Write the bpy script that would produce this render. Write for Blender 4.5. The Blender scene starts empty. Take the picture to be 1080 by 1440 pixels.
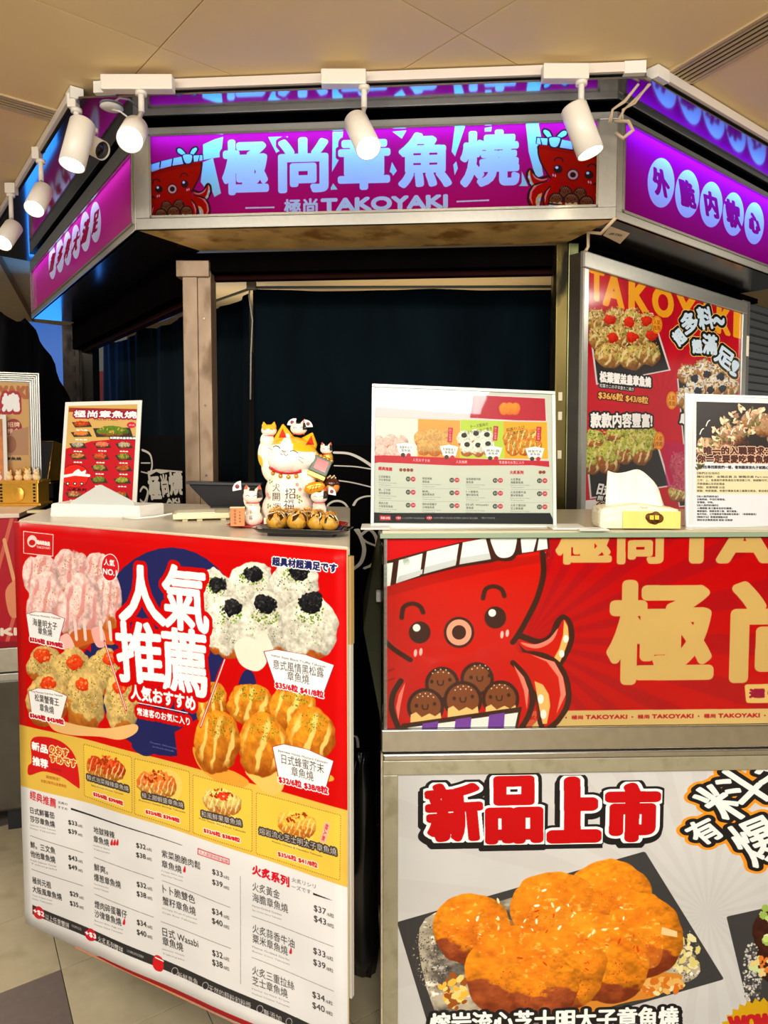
import bpy, bmesh, math, random
import numpy as np
from mathutils import Vector, Matrix

# ------------------------------------------------------------------ camera
F, CX, CY, PITCH, EYE = 957.0, 540.0, 664.0, math.atan(50/957.0), 1.5
scene = bpy.context.scene
COL = scene.collection
cam_d = bpy.data.cameras.new('camera')
cam = bpy.data.objects.new('camera', cam_d)
COL.objects.link(cam)
cam.location = (0, 0, EYE)
cam.rotation_euler = (math.pi/2 - PITCH, 0, 0)
cam_d.sensor_fit = 'VERTICAL'
cam_d.sensor_height = 36.0
cam_d.lens = F/1440*36.0
cam_d.shift_y = -(720-CY)/1440
cam_d.clip_start = 0.05
scene.camera = cam

# ------------------------------------------------------------------ world, exposure
world = bpy.data.worlds.new('world')
scene.world = world
world.use_nodes = True
world.node_tree.nodes['Background'].inputs[0].default_value = (0.94, 0.90, 0.83, 1)
world.node_tree.nodes['Background'].inputs[1].default_value = 0.55
vs = scene.view_settings
vs.view_transform = 'Standard'
vs.look = 'None'
vs.gamma = 1
vs.use_curve_mapping = False
vs.exposure = 0.0

def area_light(name, loc, target, size, energy, color, size_y=None):
    d = bpy.data.lights.new(name, 'AREA')
    d.energy = energy; d.color = color; d.size = size
    if size_y: d.shape = 'RECTANGLE'; d.size_y = size_y
    o = bpy.data.objects.new(name, d); COL.objects.link(o)
    o.location = loc
    o.rotation_euler = (Vector(target)-Vector(loc)).to_track_quat('-Z', 'Y').to_euler()
    return o

# mall ceiling light panels behind and beside the camera
area_light('ceiling_light_panel', (-1.3, -0.6, 2.5), (-0.9, 0.6, 0), 1.2, 52, (1.0, 0.96, 0.9), 0.5)
area_light('ceiling_light_panel', (0.22, -0.55, 2.5), (0.6, 0.9, 0), 0.9, 42, (1.0, 0.96, 0.9), 0.5)
area_light('ceiling_light_panel', (2.2, -0.9, 2.5), (1.3, 1.2, 0.4), 1.2, 42, (1.0, 0.96, 0.9), 0.5)
area_light('added_front_fill', (-0.3, -4.5, 1.35), (-0.1, 1.7, 0.9), 4.5, 130, (0.97, 0.98, 1.0), 0.9)  # fill light added opposite the stall to brighten its front faces
area_light('ceiling_light_panel', (-3.3, 3.0, 2.5), (-3.2, 3.2, 0), 1.2, 50, (1.0, 0.92, 0.80), 0.5)
area_light('ceiling_light_panel', (3.2, 2.4, 2.5), (3.0, 2.6, 0), 1.2, 50, (1.0, 0.92, 0.80), 0.5)

# ------------------------------------------------------------------ pixel <-> place
def ray(px, py):
    x = (px-CX)/F; y = -(py-CY)/F
    c, s = math.cos(PITCH), math.sin(PITCH)
    return Vector((x, c+y*s, -s+y*c))
def at_y(px, py, Y):
    r = ray(px, py); return Vector((0, 0, EYE))+r*(Y/r.y)
def at_z(px, py, z):
    r = ray(px, py); return Vector((0, 0, EYE))+r*((z-EYE)/r.z)
def at_plane(px, py, p, n):
    r = ray(px, py); o = Vector((0, 0, EYE)); n = Vector(n)
    return o+r*((Vector(p)-o).dot(n)/r.dot(n))

# ------------------------------------------------------------------ colours and materials
def lin(c):
    return tuple(((v/255)/12.92 if v/255 <= .04045 else ((v/255+.055)/1.055)**2.4) for v in c)
MATS = {}
def mat(name, rgb, rough=.5, metal=0, noise=0, nscale=30, emit=0, bump=0, trans=0, spec=.5, dirt=None, dscale=6, coat=0, stretch=None):
    if name in MATS: return MATS[name]
    m = bpy.data.materials.new(name); m.use_nodes = True
    nt = m.node_tree; b = nt.nodes['Principled BSDF']
    c = lin(rgb)+(1,)
    b.inputs['Base Color'].default_value = c
    b.inputs['Roughness'].default_value = rough
    b.inputs['Metallic'].default_value = metal
    b.inputs['Specular IOR Level'].default_value = spec
    b.inputs['Coat Weight'].default_value = coat
    if trans: b.inputs['Transmission Weight'].default_value = trans
    if emit:
        b.inputs['Emission Color'].default_value = c
        b.inputs['Emission Strength'].default_value = emit
    tc = nt.nodes.new('ShaderNodeTexCoord'); mp = nt.nodes.new('ShaderNodeMapping')
    nt.links.new(tc.outputs['Object'], mp.inputs[0])
    if stretch: mp.inputs['Scale'].default_value = stretch
    if noise:
        n = nt.nodes.new('ShaderNodeTexNoise'); n.inputs['Scale'].default_value = nscale
        n.inputs['Detail'].default_value = 4
        nt.links.new(mp.outputs[0], n.inputs[0])
        mr = nt.nodes.new('ShaderNodeMapRange')
        mr.inputs[1].default_value = .3; mr.inputs[2].default_value = .7
        mr.inputs[3].default_value = 1-noise; mr.inputs[4].default_value = 1+noise
        nt.links.new(n.outputs[0], mr.inputs[0])
        mx = nt.nodes.new('ShaderNodeVectorMath'); mx.operation = 'SCALE'
        mx.inputs[0].default_value = c[:3]
        nt.links.new(mr.outputs[0], mx.inputs['Scale'])
        last = mx.outputs[0]
        if dirt:
            n2 = nt.nodes.new('ShaderNodeTexNoise'); n2.inputs['Scale'].default_value = dscale
            n2.inputs['Detail'].default_value = 6
            nt.links.new(mp.outputs[0], n2.inputs[0])
            r2 = nt.nodes.new('ShaderNodeMapRange'); r2.inputs[1].default_value = .52; r2.inputs[2].default_value = .66
            nt.links.new(n2.outputs[0], r2.inputs[0])
            mm = nt.nodes.new('ShaderNodeMix'); mm.data_type = 'RGBA'
            nt.links.new(r2.outputs[0], mm.inputs[0]); nt.links.new(last, mm.inputs[6])
            mm.inputs[7].default_value = lin(dirt)+(1,)
            last = mm.outputs[2]
            rr = nt.nodes.new('ShaderNodeMapRange'); rr.inputs[3].default_value = rough; rr.inputs[4].default_value = min(1, rough+.25)
            nt.links.new(r2.outputs[0], rr.inputs[0]); nt.links.new(rr.outputs[0], b.inputs['Roughness'])
        nt.links.new(last, b.inputs['Base Color'])
        if bump:
            bp = nt.nodes.new('ShaderNodeBump'); bp.inputs['Strength'].default_value = bump
            bp.inputs['Distance'].default_value = .01
            nt.links.new(n.outputs[0], bp.inputs['Height']); nt.links.new(bp.outputs[0], b.inputs['Normal'])
    MATS[name] = m
    return m
def pane_mat(name, tint, k=.06, haze=0):
    if name in MATS: return MATS[name]
    m = bpy.data.materials.new(name); m.use_nodes = True; nt = m.node_tree; nt.nodes.remove(nt.nodes['Principled BSDF'])
    t = nt.nodes.new('ShaderNodeBsdfTransparent'); t.inputs[0].default_value = lin(tint)+(1,)
    g = nt.nodes.new('ShaderNodeBsdfGlossy'); g.inputs['Roughness'].default_value = .03
    f = nt.nodes.new('ShaderNodeFresnel'); f.inputs[0].default_value = 1.28
    mx = nt.nodes.new('ShaderNodeMixShader'); nt.links.new(f.outputs[0], mx.inputs[0]); nt.links.new(t.outputs[0], mx.inputs[1]); nt.links.new(g.outputs[0], mx.inputs[2])
    last = mx
    if haze:
        d = nt.nodes.new('ShaderNodeBsdfDiffuse'); d.inputs[0].default_value = lin(tint)+(1,)
        m2 = nt.nodes.new('ShaderNodeMixShader'); m2.inputs[0].default_value = haze; nt.links.new(mx.outputs[0], m2.inputs[1]); nt.links.new(d.outputs[0], m2.inputs[2]); last = m2
    nt.links.new(last.outputs[0], nt.nodes['Material Output'].inputs[0])
    MATS[name] = m
    return m
def attr_mat(name, rough=.3, spec=.5, coat=0):
    if name in MATS: return MATS[name]
    m = bpy.data.materials.new(name); m.use_nodes = True
    nt = m.node_tree; b = nt.nodes['Principled BSDF']
    a = nt.nodes.new('ShaderNodeAttribute'); a.attribute_name = 'glaze'
    nt.links.new(a.outputs['Color'], b.inputs['Base Color'])
    b.inputs['Roughness'].default_value = rough; b.inputs['Specular IOR Level'].default_value = spec
    b.inputs['Coat Weight'].default_value = coat
    MATS[name] = m
    return m

# ------------------------------------------------------------------ mesh helpers
def obj(name, bm, m=None, parent=None, smooth=False, kind=None):
    me = bpy.data.meshes.new(name)
    bmesh.ops.recalc_face_normals(bm, faces=bm.faces)
    if smooth:
        for f in bm.faces: f.smooth = True
    bm.to_mesh(me); bm.free()
    o = bpy.data.objects.new(name, me); COL.objects.link(o)
    for x in (m if isinstance(m, (list, tuple)) else [m]):
        if x: me.materials.append(x)
    if parent: o.parent = parent
    if kind: o['kind'] = kind
    return o
def tag(o, label=None, cat=None, group=None, kind=None):
    if label: o['label'] = label
    if cat: o['category'] = cat
    if group: o['group'] = group
    if kind: o['kind'] = kind
    return o
def thing(name, label, cat, loc=(0, 0, 0), rotz=0, group=None):
    o = bpy.data.objects.new(name, None); COL.objects.link(o)
    o.empty_display_size = .05
    o.location = loc; o.rotation_euler = (0, 0, rotz)
    return tag(o, label, cat, group)
def NB(): return bmesh.new()
def add_geo(bm, verts, faces, mi=0):
    vv = [bm.verts.new(v) for v in verts]
    for f in faces:
        try: bm.faces.new([vv[i] for i in f]).material_index = mi
        except ValueError: pass
    return vv
def box(bm, lo, hi, M=None, bev=0, mi=0):
    x0, y0, z0 = lo; x1, y1, z1 = hi
    b2 = bmesh.new()
    add_geo(b2, [(x0,y0,z0),(x1,y0,z0),(x1,y1,z0),(x0,y1,z0),(x0,y0,z1),(x1,y0,z1),(x1,y1,z1),(x0,y1,z1)],
            [(0,3,2,1),(4,5,6,7),(0,1,5,4),(1,2,6,5),(2,3,7,6),(3,0,4,7)])
    if bev: bmesh.ops.bevel(b2, geom=b2.edges[:], offset=bev, segments=2, affect='EDGES', profile=.6)
    merge(bm, b2, M, mi)
def merge(bm, b2, M=None, mi=0):
    if M is not None: bmesh.ops.transform(b2, matrix=M, verts=b2.verts)
    b2.verts.index_update()
    vv = [bm.verts.new(v.co) for v in b2.verts]
    for f in b2.faces:
        nf = bm.faces.new([vv[v.index] for v in f.verts]); nf.material_index = mi; nf.smooth = f.smooth
    b2.free()
def tube(bm, pts, r, seg=10, cap=True, mi=0):
    pts = [Vector(p) for p in pts]; rr = r if isinstance(r, (list, tuple)) else [r]*len(pts)
    rings = []; up = None
    for i, p in enumerate(pts):
        d = (pts[min(i+1, len(pts)-1)]-pts[max(i-1, 0)]).normalized()
        if up is None:
            up = Vector((0, 0, 1)) if abs(d.z) < .9 else Vector((1, 0, 0))
        a = d.cross(up).normalized(); b = a.cross(d).normalized(); up = b
        rings.append([bm.verts.new(p+a*math.cos(t)*rr[i]+b*math.sin(t)*rr[i]) for t in [2*math.pi*k/seg for k in range(seg)]])
    for i in range(len(rings)-1):
        for k in range(seg):
            f = bm.faces.new((rings[i][k], rings[i][(k+1)%seg], rings[i+1][(k+1)%seg], rings[i+1][k])); f.smooth = True; f.material_index = mi
    if cap:
        for rg in (rings[0][::-1], rings[-1]): bm.faces.new(rg).material_index = mi
def lathe(bm, prof, seg=24, M=None, mi=0, smooth=True):
    b2 = bmesh.new(); rings = []
    for r, z in prof:
        rings.append([b2.verts.new((r*math.cos(2*math.pi*k/seg), r*math.sin(2*math.pi*k/seg), z)) for k in range(seg)] if r > 1e-6 else [b2.verts.new((0, 0, z))])
    for a, b in zip(rings, rings[1:]):
        for k in range(seg):
            q = [a[k%len(a)], a[(k+1)%len(a)], b[(k+1)%len(b)], b[k%len(b)]]
            q = [v for i, v in enumerate(q) if v not in q[:i]]
            if len(q) > 2:
                f = b2.faces.new(q); f.smooth = smooth
    for rg in (rings[0][::-1], rings[-1]):
        if len(rg) > 2: b2.faces.new(rg)
    merge(bm, b2, M, mi)
def ball(bm, c, r, M=None, seg=16, rings=10, mi=0):
    r = r if isinstance(r, (tuple, list)) else (r, r, r)
    b2 = bmesh.new()
    bmesh.ops.create_uvsphere(b2, u_segments=seg, v_segments=rings, radius=1)
    for f in b2.faces: f.smooth = True
    T = Matrix.Translation(c) @ (M or Matrix()) @ Matrix.Diagonal((r[0], r[1], r[2], 1))
    merge(bm, b2, T, mi)
def prism(bm, poly, y0, y1, M=None, mi=0):
    """poly in x,z ; extruded along y"""
    n = len(poly); b2 = bmesh.new()
    add_geo(b2, [(p[0], y0, p[1]) for p in poly]+[(p[0], y1, p[1]) for p in poly],
            [tuple(range(n)), tuple(range(2*n-1, n-1, -1))]+[(i, (i+1)%n, n+(i+1)%n, n+i) for i in range(n)])
    merge(bm, b2, M, mi)
def face_frame(A, B):
    """matrix: local x from A to B (horizontal), local y inward (away from the viewer), z up, origin A"""
    A = Vector(A); B = Vector(B); x = (B-A); x.z = 0; L = x.length; x.normalize()
    z = Vector((0, 0, 1)); y = z.cross(x)
    return Matrix(((x.x, y.x, z.x, A.x), (x.y, y.y, z.y, A.y), (x.z, y.z, z.z, A.z), (0, 0, 0, 1))), L
def projpx(p):
    q = Vector(p)-Vector((0, 0, EYE)); c, s = math.cos(PITCH), math.sin(PITCH)
    d = q.y*c-q.z*s
    return (CX+F*q.x/d, CY-F*(q.y*s+q.z*c)/d)
# blue lamp glow under the receding sign, a blue lit shop sheet behind
area_light('blue_sheet_light', (-1.95, 4.75, 1.95), (-1.5, 3.5, 2.2), .9, 9, (.03, .27, 1.0))
area_light('back_room_lamp', (.3, 4.9, 2.2), (.3, 4.95, 2.6), 1.6, 3.2, (1.0, .82, .58), .4)
area_light('back_room_lamp', (-1.2, 5.2, 2.2), (-1.2, 5.25, 2.6), .8, 2.2, (1.0, .9, .78), .4)
# ------------------------------------------------------------------ flat print: numpy drawing of posters and signs
TXT = {}
def glyphs(s):
    if s in TXT: return TXT[s]
    c = bpy.data.curves.new('lettering', 'FONT'); c.body = s; c.resolution_u = 4
    o = bpy.data.objects.new('lettering', c); COL.objects.link(o)
    dg = bpy.context.evaluated_depsgraph_get()
    me = bpy.data.meshes.new_from_object(o.evaluated_get(dg))
    co = np.zeros(len(me.vertices)*3); me.vertices.foreach_get('co', co); co = co.reshape(-1, 3)[:, :2]
    me.calc_loop_triangles()
    tr = np.zeros(len(me.loop_triangles)*3, int); me.loop_triangles.foreach_get('vertices', tr)
    bpy.data.objects.remove(o); bpy.data.curves.remove(c); bpy.data.meshes.remove(me)
    TXT[s] = (co.min(0), co.max(0), co[tr.reshape(-1, 3)])
    return TXT[s]
def raster_tris(T, W, H):
    """T (n,3,2) in pixels -> bool grid"""
    out = np.zeros((H, W), bool)
    lo = np.clip(np.floor(T.min(1)).astype(int), 0, [W, H]); hi = np.clip(np.ceil(T.max(1)).astype(int)+1, 0, [W, H])
    wh = np.maximum(hi-lo, 0); n = wh[:, 0]*wh[:, 1]
    keep = n > 0; T = T[keep]; lo = lo[keep]; wh = wh[keep]; n = n[keep]
    s = 0
    while s < len(n):
        e = s+max(1, int(np.searchsorted(np.cumsum(n[s:]), 3_000_000)))
        nn = n[s:e]; idx = np.repeat(np.arange(s, e), nn)
        k = np.arange(nn.sum())-np.repeat(np.cumsum(nn)-nn, nn)
        x = lo[idx, 0]+k % wh[idx, 0]; y = lo[idx, 1]+k//wh[idx, 0]
        px = x+.5; py = y+.5; A = T[idx]
        def ed(a, b): return (A[:, b, 0]-A[:, a, 0])*(py-A[:, a, 1])-(A[:, b, 1]-A[:, a, 1])*(px-A[:, a, 0])
        e0, e1, e2 = ed(0, 1), ed(1, 2), ed(2, 0)
        ins = ((e0 >= 0) & (e1 >= 0) & (e2 >= 0)) | ((e0 <= 0) & (e1 <= 0) & (e2 <= 0))
        out[y[ins], x[ins]] = True
        s = e
    return out
def dilate(m, r):
    if r <= .3: return m
    R = int(math.ceil(r))+1
    yy, xx = np.mgrid[-R:R+1, -R:R+1]; k = np.clip(r+.5-np.hypot(xx, yy), 0, 1)
    sh = (m.shape[0]+2*R, m.shape[1]+2*R)
    c = np.fft.irfft2(np.fft.rfft2(m, sh)*np.fft.rfft2(k, sh), sh)[R:R+m.shape[0], R:R+m.shape[1]]
    return np.clip(c*.9, 0, 1)
def vnoise(h, w, cell, seed, oct=3):
    rs = np.random.RandomState(seed); out = np.zeros((h, w)); amp = 1; tot = 0
    for o in range(oct):
        c = max(cell/2**o, 1.5); gh, gw = int(h/c)+3, int(w/c)+3
        g = rs.rand(gh, gw); y = np.arange(h)/c; x = np.arange(w)/c
        yi = y.astype(int); xi = x.astype(int); fy = (y-yi)[:, None]; fx = (x-xi)[None]
        fy = fy*fy*(3-2*fy); fx = fx*fx*(3-2*fx)
        a = g[yi][:, xi]; b = g[yi][:, xi+1]; cc = g[yi+1][:, xi]; d = g[yi+1][:, xi+1]
        out += amp*((a*(1-fx)+b*fx)*(1-fy)+(cc*(1-fx)+d*fx)*fy); tot += amp; amp *= .55
    return out/tot
def homog(src, dst):
    A = []; b = []
    for (x, y), (u, v) in zip(src, dst):
        A += [[x, y, 1, 0, 0, 0, -u*x, -u*y], [0, 0, 0, x, y, 1, -v*x, -v*y]]; b += [u, v]
    return np.append(np.linalg.solve(np.array(A, float), np.array(b, float)), 1).reshape(3, 3)
def K(ox, oy, s, pts): return [(ox+x/s, oy+y/s) for x, y in pts]
class Print:
    """a flat printed sheet; positions are given on the photograph and mapped on to the sheet"""
    def __init__(s, quad, W, H, bg=(255, 255, 255)):
        s.W, s.H = W, H; s.M = homog(quad, [(0, 0), (W, 0), (W, H), (0, H)]); s.I = np.linalg.inv(s.M)
        s.a = np.zeros((H, W, 3)); s.a[:] = np.array(bg, float)/255; s.f = None
    def to(s, p):
        p = np.asarray(p, float).reshape(-1, 2)
        if s.f: p = np.array([s.f(x, y) for x, y in p])
        q = np.c_[p, np.ones(len(p))] @ s.M.T
        return q[:, :2]/q[:, 2:]
    def sc(s, p):
        q = s.to([p, (p[0]+.5, p[1]), (p[0], p[1]+.5)]); a, b = q[1]-q[0], q[2]-q[0]; return math.sqrt(abs(a[0]*b[1]-a[1]*b[0]))*2
    def put(s, m, x0, y0, col, al=1):
        h, w = m.shape; a = s.a[y0:y0+h, x0:x0+w]; k = (m*al)[..., None]
        c = np.asarray(col, float)/255
        a[:] = a*(1-k)+c*k
    def poly(s, pts, col, al=1, grow=0, raw=False):
        q = np.asarray(pts, float) if raw else s.to(pts)
        pad = int(grow)+2
        x0, y0 = np.clip(np.floor(q.min(0)).astype(int)-pad, 0, [s.W, s.H]); x1, y1 = np.clip(np.ceil(q.max(0)).astype(int)+pad, 0, [s.W, s.H])
        w, h = x1-x0, y1-y0
        if w <= 0 or h <= 0: return
        ys = (np.arange(h*3)+.5)/3+y0; xs = (np.arange(w*3)+.5)/3+x0
        m = np.zeros((h*3, w*3), bool)
        for (ax, ay), (bx, by) in zip(q, np.roll(q, -1, 0)):
            if ay == by: continue
            r = (ys >= min(ay, by)) & (ys < max(ay, by))
            xc = ax+(ys[r]-ay)*(bx-ax)/(by-ay)
            m[r] ^= xs[None] < xc[:, None]
        m = m.reshape(h, 3, w, 3).mean((1, 3))
        if grow: m = dilate(m, grow)
        s.put(m, x0, y0, col, al)
    def smooth(s, pts, n=6, closed=True):
        p = np.asarray(pts, float); N = len(p); out = []
        for i in range(N if closed else N-1):
            g = (lambda k: p[k % N]) if closed else (lambda k: p[min(max(k, 0), N-1)])
            a, b, c, d = g(i-1), g(i), g(i+1), g(i+2)
            for t in np.arange(n)/n:
                out.append(.5*((2*b)+(-a+c)*t+(2*a-5*b+4*c-d)*t*t+(-a+3*b-3*c+d)*t**3))
        if not closed: out.append(p[-1])
        return out
    def blob(s, pts, col, al=1, grow=0): s.poly(s.smooth(pts), col, al, grow)
    def ell(s, cx, cy, rx, ry, col, rot=0, al=1):
        t = np.linspace(0, 2*math.pi, 40, endpoint=False); c, n = math.cos(rot), math.sin(rot)
        s.poly([(cx+rx*math.cos(k)*c-ry*math.sin(k)*n, cy+rx*math.cos(k)*n+ry*math.sin(k)*c) for k in t], col, al)
    def line(s, pts, w, col, al=1, curve=False):
        """w in photo px (scaled on to the sheet)"""
        if curve: pts = s.smooth(pts, 5, False)
        q = s.to(pts); k = s.sc(pts[0])*w/2*(1 if not s.f else 1)
        d = np.gradient(q, axis=0); d /= np.maximum(np.hypot(d[:, 0], d[:, 1]), 1e-6)[:, None]; n = np.c_[-d[:, 1], d[:, 0]]*k
        s.poly(np.r_[q+n, (q-n)[::-1]], col, al, raw=True)
        if k > 3:
            for e in (q[0], q[-1]):
                t = np.linspace(0, 2*math.pi, 16, endpoint=False)
                s.poly(np.c_[e[0]+k*np.cos(t), e[1]+k*np.sin(t)], col, al, raw=True)
    def text(s, st, p0, p1, h, col, bold=0, outs=(), al=1, shift=(0, 0), vert=False):
        """p0/p1: photo points at mid height of the left and right end; h: glyph height in photo px at p0; outs [(radius, colour)] largest first"""
        q0, q1 = s.to([p0, p1]); hh = s.to([(p0[0], p0[1]-h/2), (p0[0], p0[1]+h/2)]); hh = np.hypot(*(hh[1]-hh[0]))
        lo, hi, T = glyphs(st)
        ux = q1-q0; L = np.hypot(*ux); ux = ux/L; uy = np.array([-ux[1], ux[0]])
        k = s.sc(p0); B = bold*k
        t = (T-[lo[0], (lo[1]+hi[1])/2])/(hi-lo)
        P = q0+ux*B+t[..., :1]*ux*(L-2*B)-t[..., 1:]*uy*max(hh-2*B, 1)
        pad = int(max([B]+[o[0]*k for o in outs]))+3
        f = P.reshape(-1, 2); x0, y0 = np.clip(np.floor(f.min(0)).astype(int)-pad, 0, [s.W, s.H]); x1, y1 = np.clip(np.ceil(f.max(0)).astype(int)+pad, 0, [s.W, s.H])
        w, hgt = x1-x0, y1-y0
        if w <= 0 or hgt <= 0: return
        m = raster_tris((P-[x0, y0])*3, w*3, hgt*3).reshape(hgt, 3, w, 3).mean((1, 3))
        core = dilate(m, B)
        for o in outs: s.put(dilate(m, B+o[0]*k), x0, y0, o[1], al)
        s.put(core, x0, y0, col, al)
    def field(s, cx, cy, rx, ry):
        """normalised ellipse coordinates of the sheet's pixels around a photo ellipse"""
        q = s.to([(cx-rx*1.3, cy-ry*1.3), (cx+rx*1.3, cy-ry*1.3), (cx+rx*1.3, cy+ry*1.3), (cx-rx*1.3, cy+ry*1.3)])
        x0, y0 = np.clip(np.floor(q.min(0)).astype(int), 0, [s.W, s.H]); x1, y1 = np.clip(np.ceil(q.max(0)).astype(int), 0, [s.W, s.H])
        if x1 <= x0 or y1 <= y0: return None
        X, Y = np.meshgrid(np.arange(x0, x1)+.5, np.arange(y0, y1)+.5)
        w = s.I[2, 0]*X+s.I[2, 1]*Y+s.I[2, 2]
        px = (s.I[0, 0]*X+s.I[0, 1]*Y+s.I[0, 2])/w; py = (s.I[1, 0]*X+s.I[1, 1]*Y+s.I[1, 2])/w
        return x0, y0, (px-cx)/rx, (py-cy)/ry
    def dough(s, cx, cy, rx, ry, col, dark, top=None, tl=.2, seed=0, rough=.12, drip=.25, bands=None):
        """a photographed round dumpling with shading, an optional sauce over its upper part"""
        r = s.field(cx, cy, rx, ry)
        if r is None: return
        x0, y0, u, v = r; h, w = u.shape; sz = max(h, w)
        n1 = vnoise(h, w, sz/5, seed); n2 = vnoise(h, w, sz/14, seed+9); n3 = vnoise(h, w, max(sz/40, 1.6), seed+3)
        d = np.hypot(u, v)+(n1-.5)*rough*1.6
        m = np.clip((1-d)*min(rx, ry)*.5*s.sc((cx, cy)), 0, 1)
        sh = np.clip(.62-.35*v-.18*u-.35*d**3+(n2-.5)*.7+(n3-.5)*.25, 0, 1)[..., None]
        c = np.array(dark)*(1-sh)+np.array(col)*sh
        if top is not None:
            tm = np.clip((tl+drip*(vnoise(h, w, sz/6, seed+5)-.5)*3-v+(n2-.5)*.2)*12, 0, 1)[..., None]
            ts = np.clip(.93-.14*v-.08*u-.12*d**4+(n3-.5)*.3+(n2-.5)*.4, .45, 1.12)[..., None]
            c = c*(1-tm)+np.clip(np.array(top)*ts, 0, 255)*tm
        if bands:
            bc, nb, ang = bands; ph = (u*math.cos(ang)+v*math.sin(ang))*nb+(n1-.5)*1.6
            bm_ = (np.clip((np.cos(ph*math.pi)-.45)*3, 0, 1)*np.clip((.9-d)*5, 0, 1))[..., None]*.8
            c = c*(1-bm_)+np.array(bc)*bm_
        k = m[..., None]; a = s.a[y0:y0+h, x0:x0+w]; a[:] = a*(1-k)+np.clip(c, 0, 255)/255*k
    def melt(s, pts, cols, cell, seed, al=.9):
        q = s.to(s.smooth(pts)); x0, y0 = np.clip(np.floor(q.min(0)).astype(int), 0, [s.W, s.H]); x1, y1 = np.clip(np.ceil(q.max(0)).astype(int), 0, [s.W, s.H])
        keep = s.a.copy(); s.poly(q, (0, 0, 0), raw=True); m = np.clip(1-s.a.sum(2)/np.maximum(keep.sum(2), 1e-3), 0, 1)[y0:y1, x0:x1]; s.a = keep
        h, w = m.shape; n = vnoise(h, w, cell, seed, 4); f = vnoise(h, w, cell/4, seed+2, 3); k = np.clip((n-.22)/.56+(f-.5)*.5, 0, .999)*(len(cols)-1); i = k.astype(int); t = (k-i)[..., None]; C = np.array(cols, float)
        c = C[i]*(1-t)+C[np.minimum(i+1, len(cols)-1)]*t; g = vnoise(h, w, cell/3, seed+5, 3); c = c+(np.clip((g-.66)*9, 0, 1)*90)[..., None]
        mm = (m*al)[..., None]; s.a[y0:y1, x0:x1] = s.a[y0:y1, x0:x1]*(1-mm)+np.clip(c, 0, 255)/255*mm
    def specks(s, cx, cy, rx, ry, n, cols, size, seed=0, long=1):
        rs = random.Random(seed)
        for i in range(n):
            t = rs.random()*6.28; r = math.sqrt(rs.random()); sz = size*rs.uniform(.5, 1.3)
            x = cx+rx*r*math.cos(t); y = cy+ry*r*math.sin(t); a = rs.random()*3.14; q = []
            for k in range(6):
                b = k*1.047; ex = sz*long*math.cos(b); ey = sz*math.sin(b); q.append((x+ex*math.cos(a)-ey*math.sin(a), y+ex*math.sin(a)+ey*math.cos(a)))
            s.poly(q, rs.choice(cols))
    def soil(s, amp=.05, seed=1):
        s.a *= (1+(vnoise(s.H, s.W, s.W/6, seed)-.5)*amp*2)[..., None]
    def material(s, name, rough=.3, spec=.5, glow=0, coat=0, bump=0):
        im = bpy.data.images.new(name, s.W, s.H)
        px = np.ones((s.H, s.W, 4), np.float32); px[..., :3] = np.clip(s.a[::-1], 0, 1)
        im.pixels.foreach_set(px.ravel()); im.update(); im.pack()
        m = bpy.data.materials.new(name); m.use_nodes = True; nt = m.node_tree; b = nt.nodes['Principled BSDF']
        t = nt.nodes.new('ShaderNodeTexImage'); t.image = im; t.extension = 'EXTEND'
        nt.links.new(t.outputs[0], b.inputs['Base Color'])
        b.inputs['Roughness'].default_value = rough; b.inputs['Specular IOR Level'].default_value = spec*.6; b.inputs['Coat Weight'].default_value = coat
        b.inputs['Coat Roughness'].default_value = .05
        if bump:
            n = nt.nodes.new('ShaderNodeTexNoise'); n.inputs['Scale'].default_value = 7; n.inputs['Detail'].default_value = 1
            tc = nt.nodes.new('ShaderNodeTexCoord'); nt.links.new(tc.outputs['Object'], n.inputs[0])
            bp = nt.nodes.new('ShaderNodeBump'); bp.inputs['Strength'].default_value = bump; bp.inputs['Distance'].default_value = .02
            nt.links.new(n.outputs[0], bp.inputs['Height']); nt.links.new(bp.outputs[0], b.inputs['Normal'])
        if glow:
            tl = nt.nodes.new('ShaderNodeBsdfTranslucent'); nt.links.new(t.outputs[0], tl.inputs[0])
            mx = nt.nodes.new('ShaderNodeMixShader'); mx.inputs[0].default_value = glow
            nt.links.new(b.outputs[0], mx.inputs[1]); nt.links.new(tl.outputs[0], mx.inputs[2])
            nt.links.new(mx.outputs[0], nt.nodes['Material Output'].inputs[0])
        return m
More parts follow.
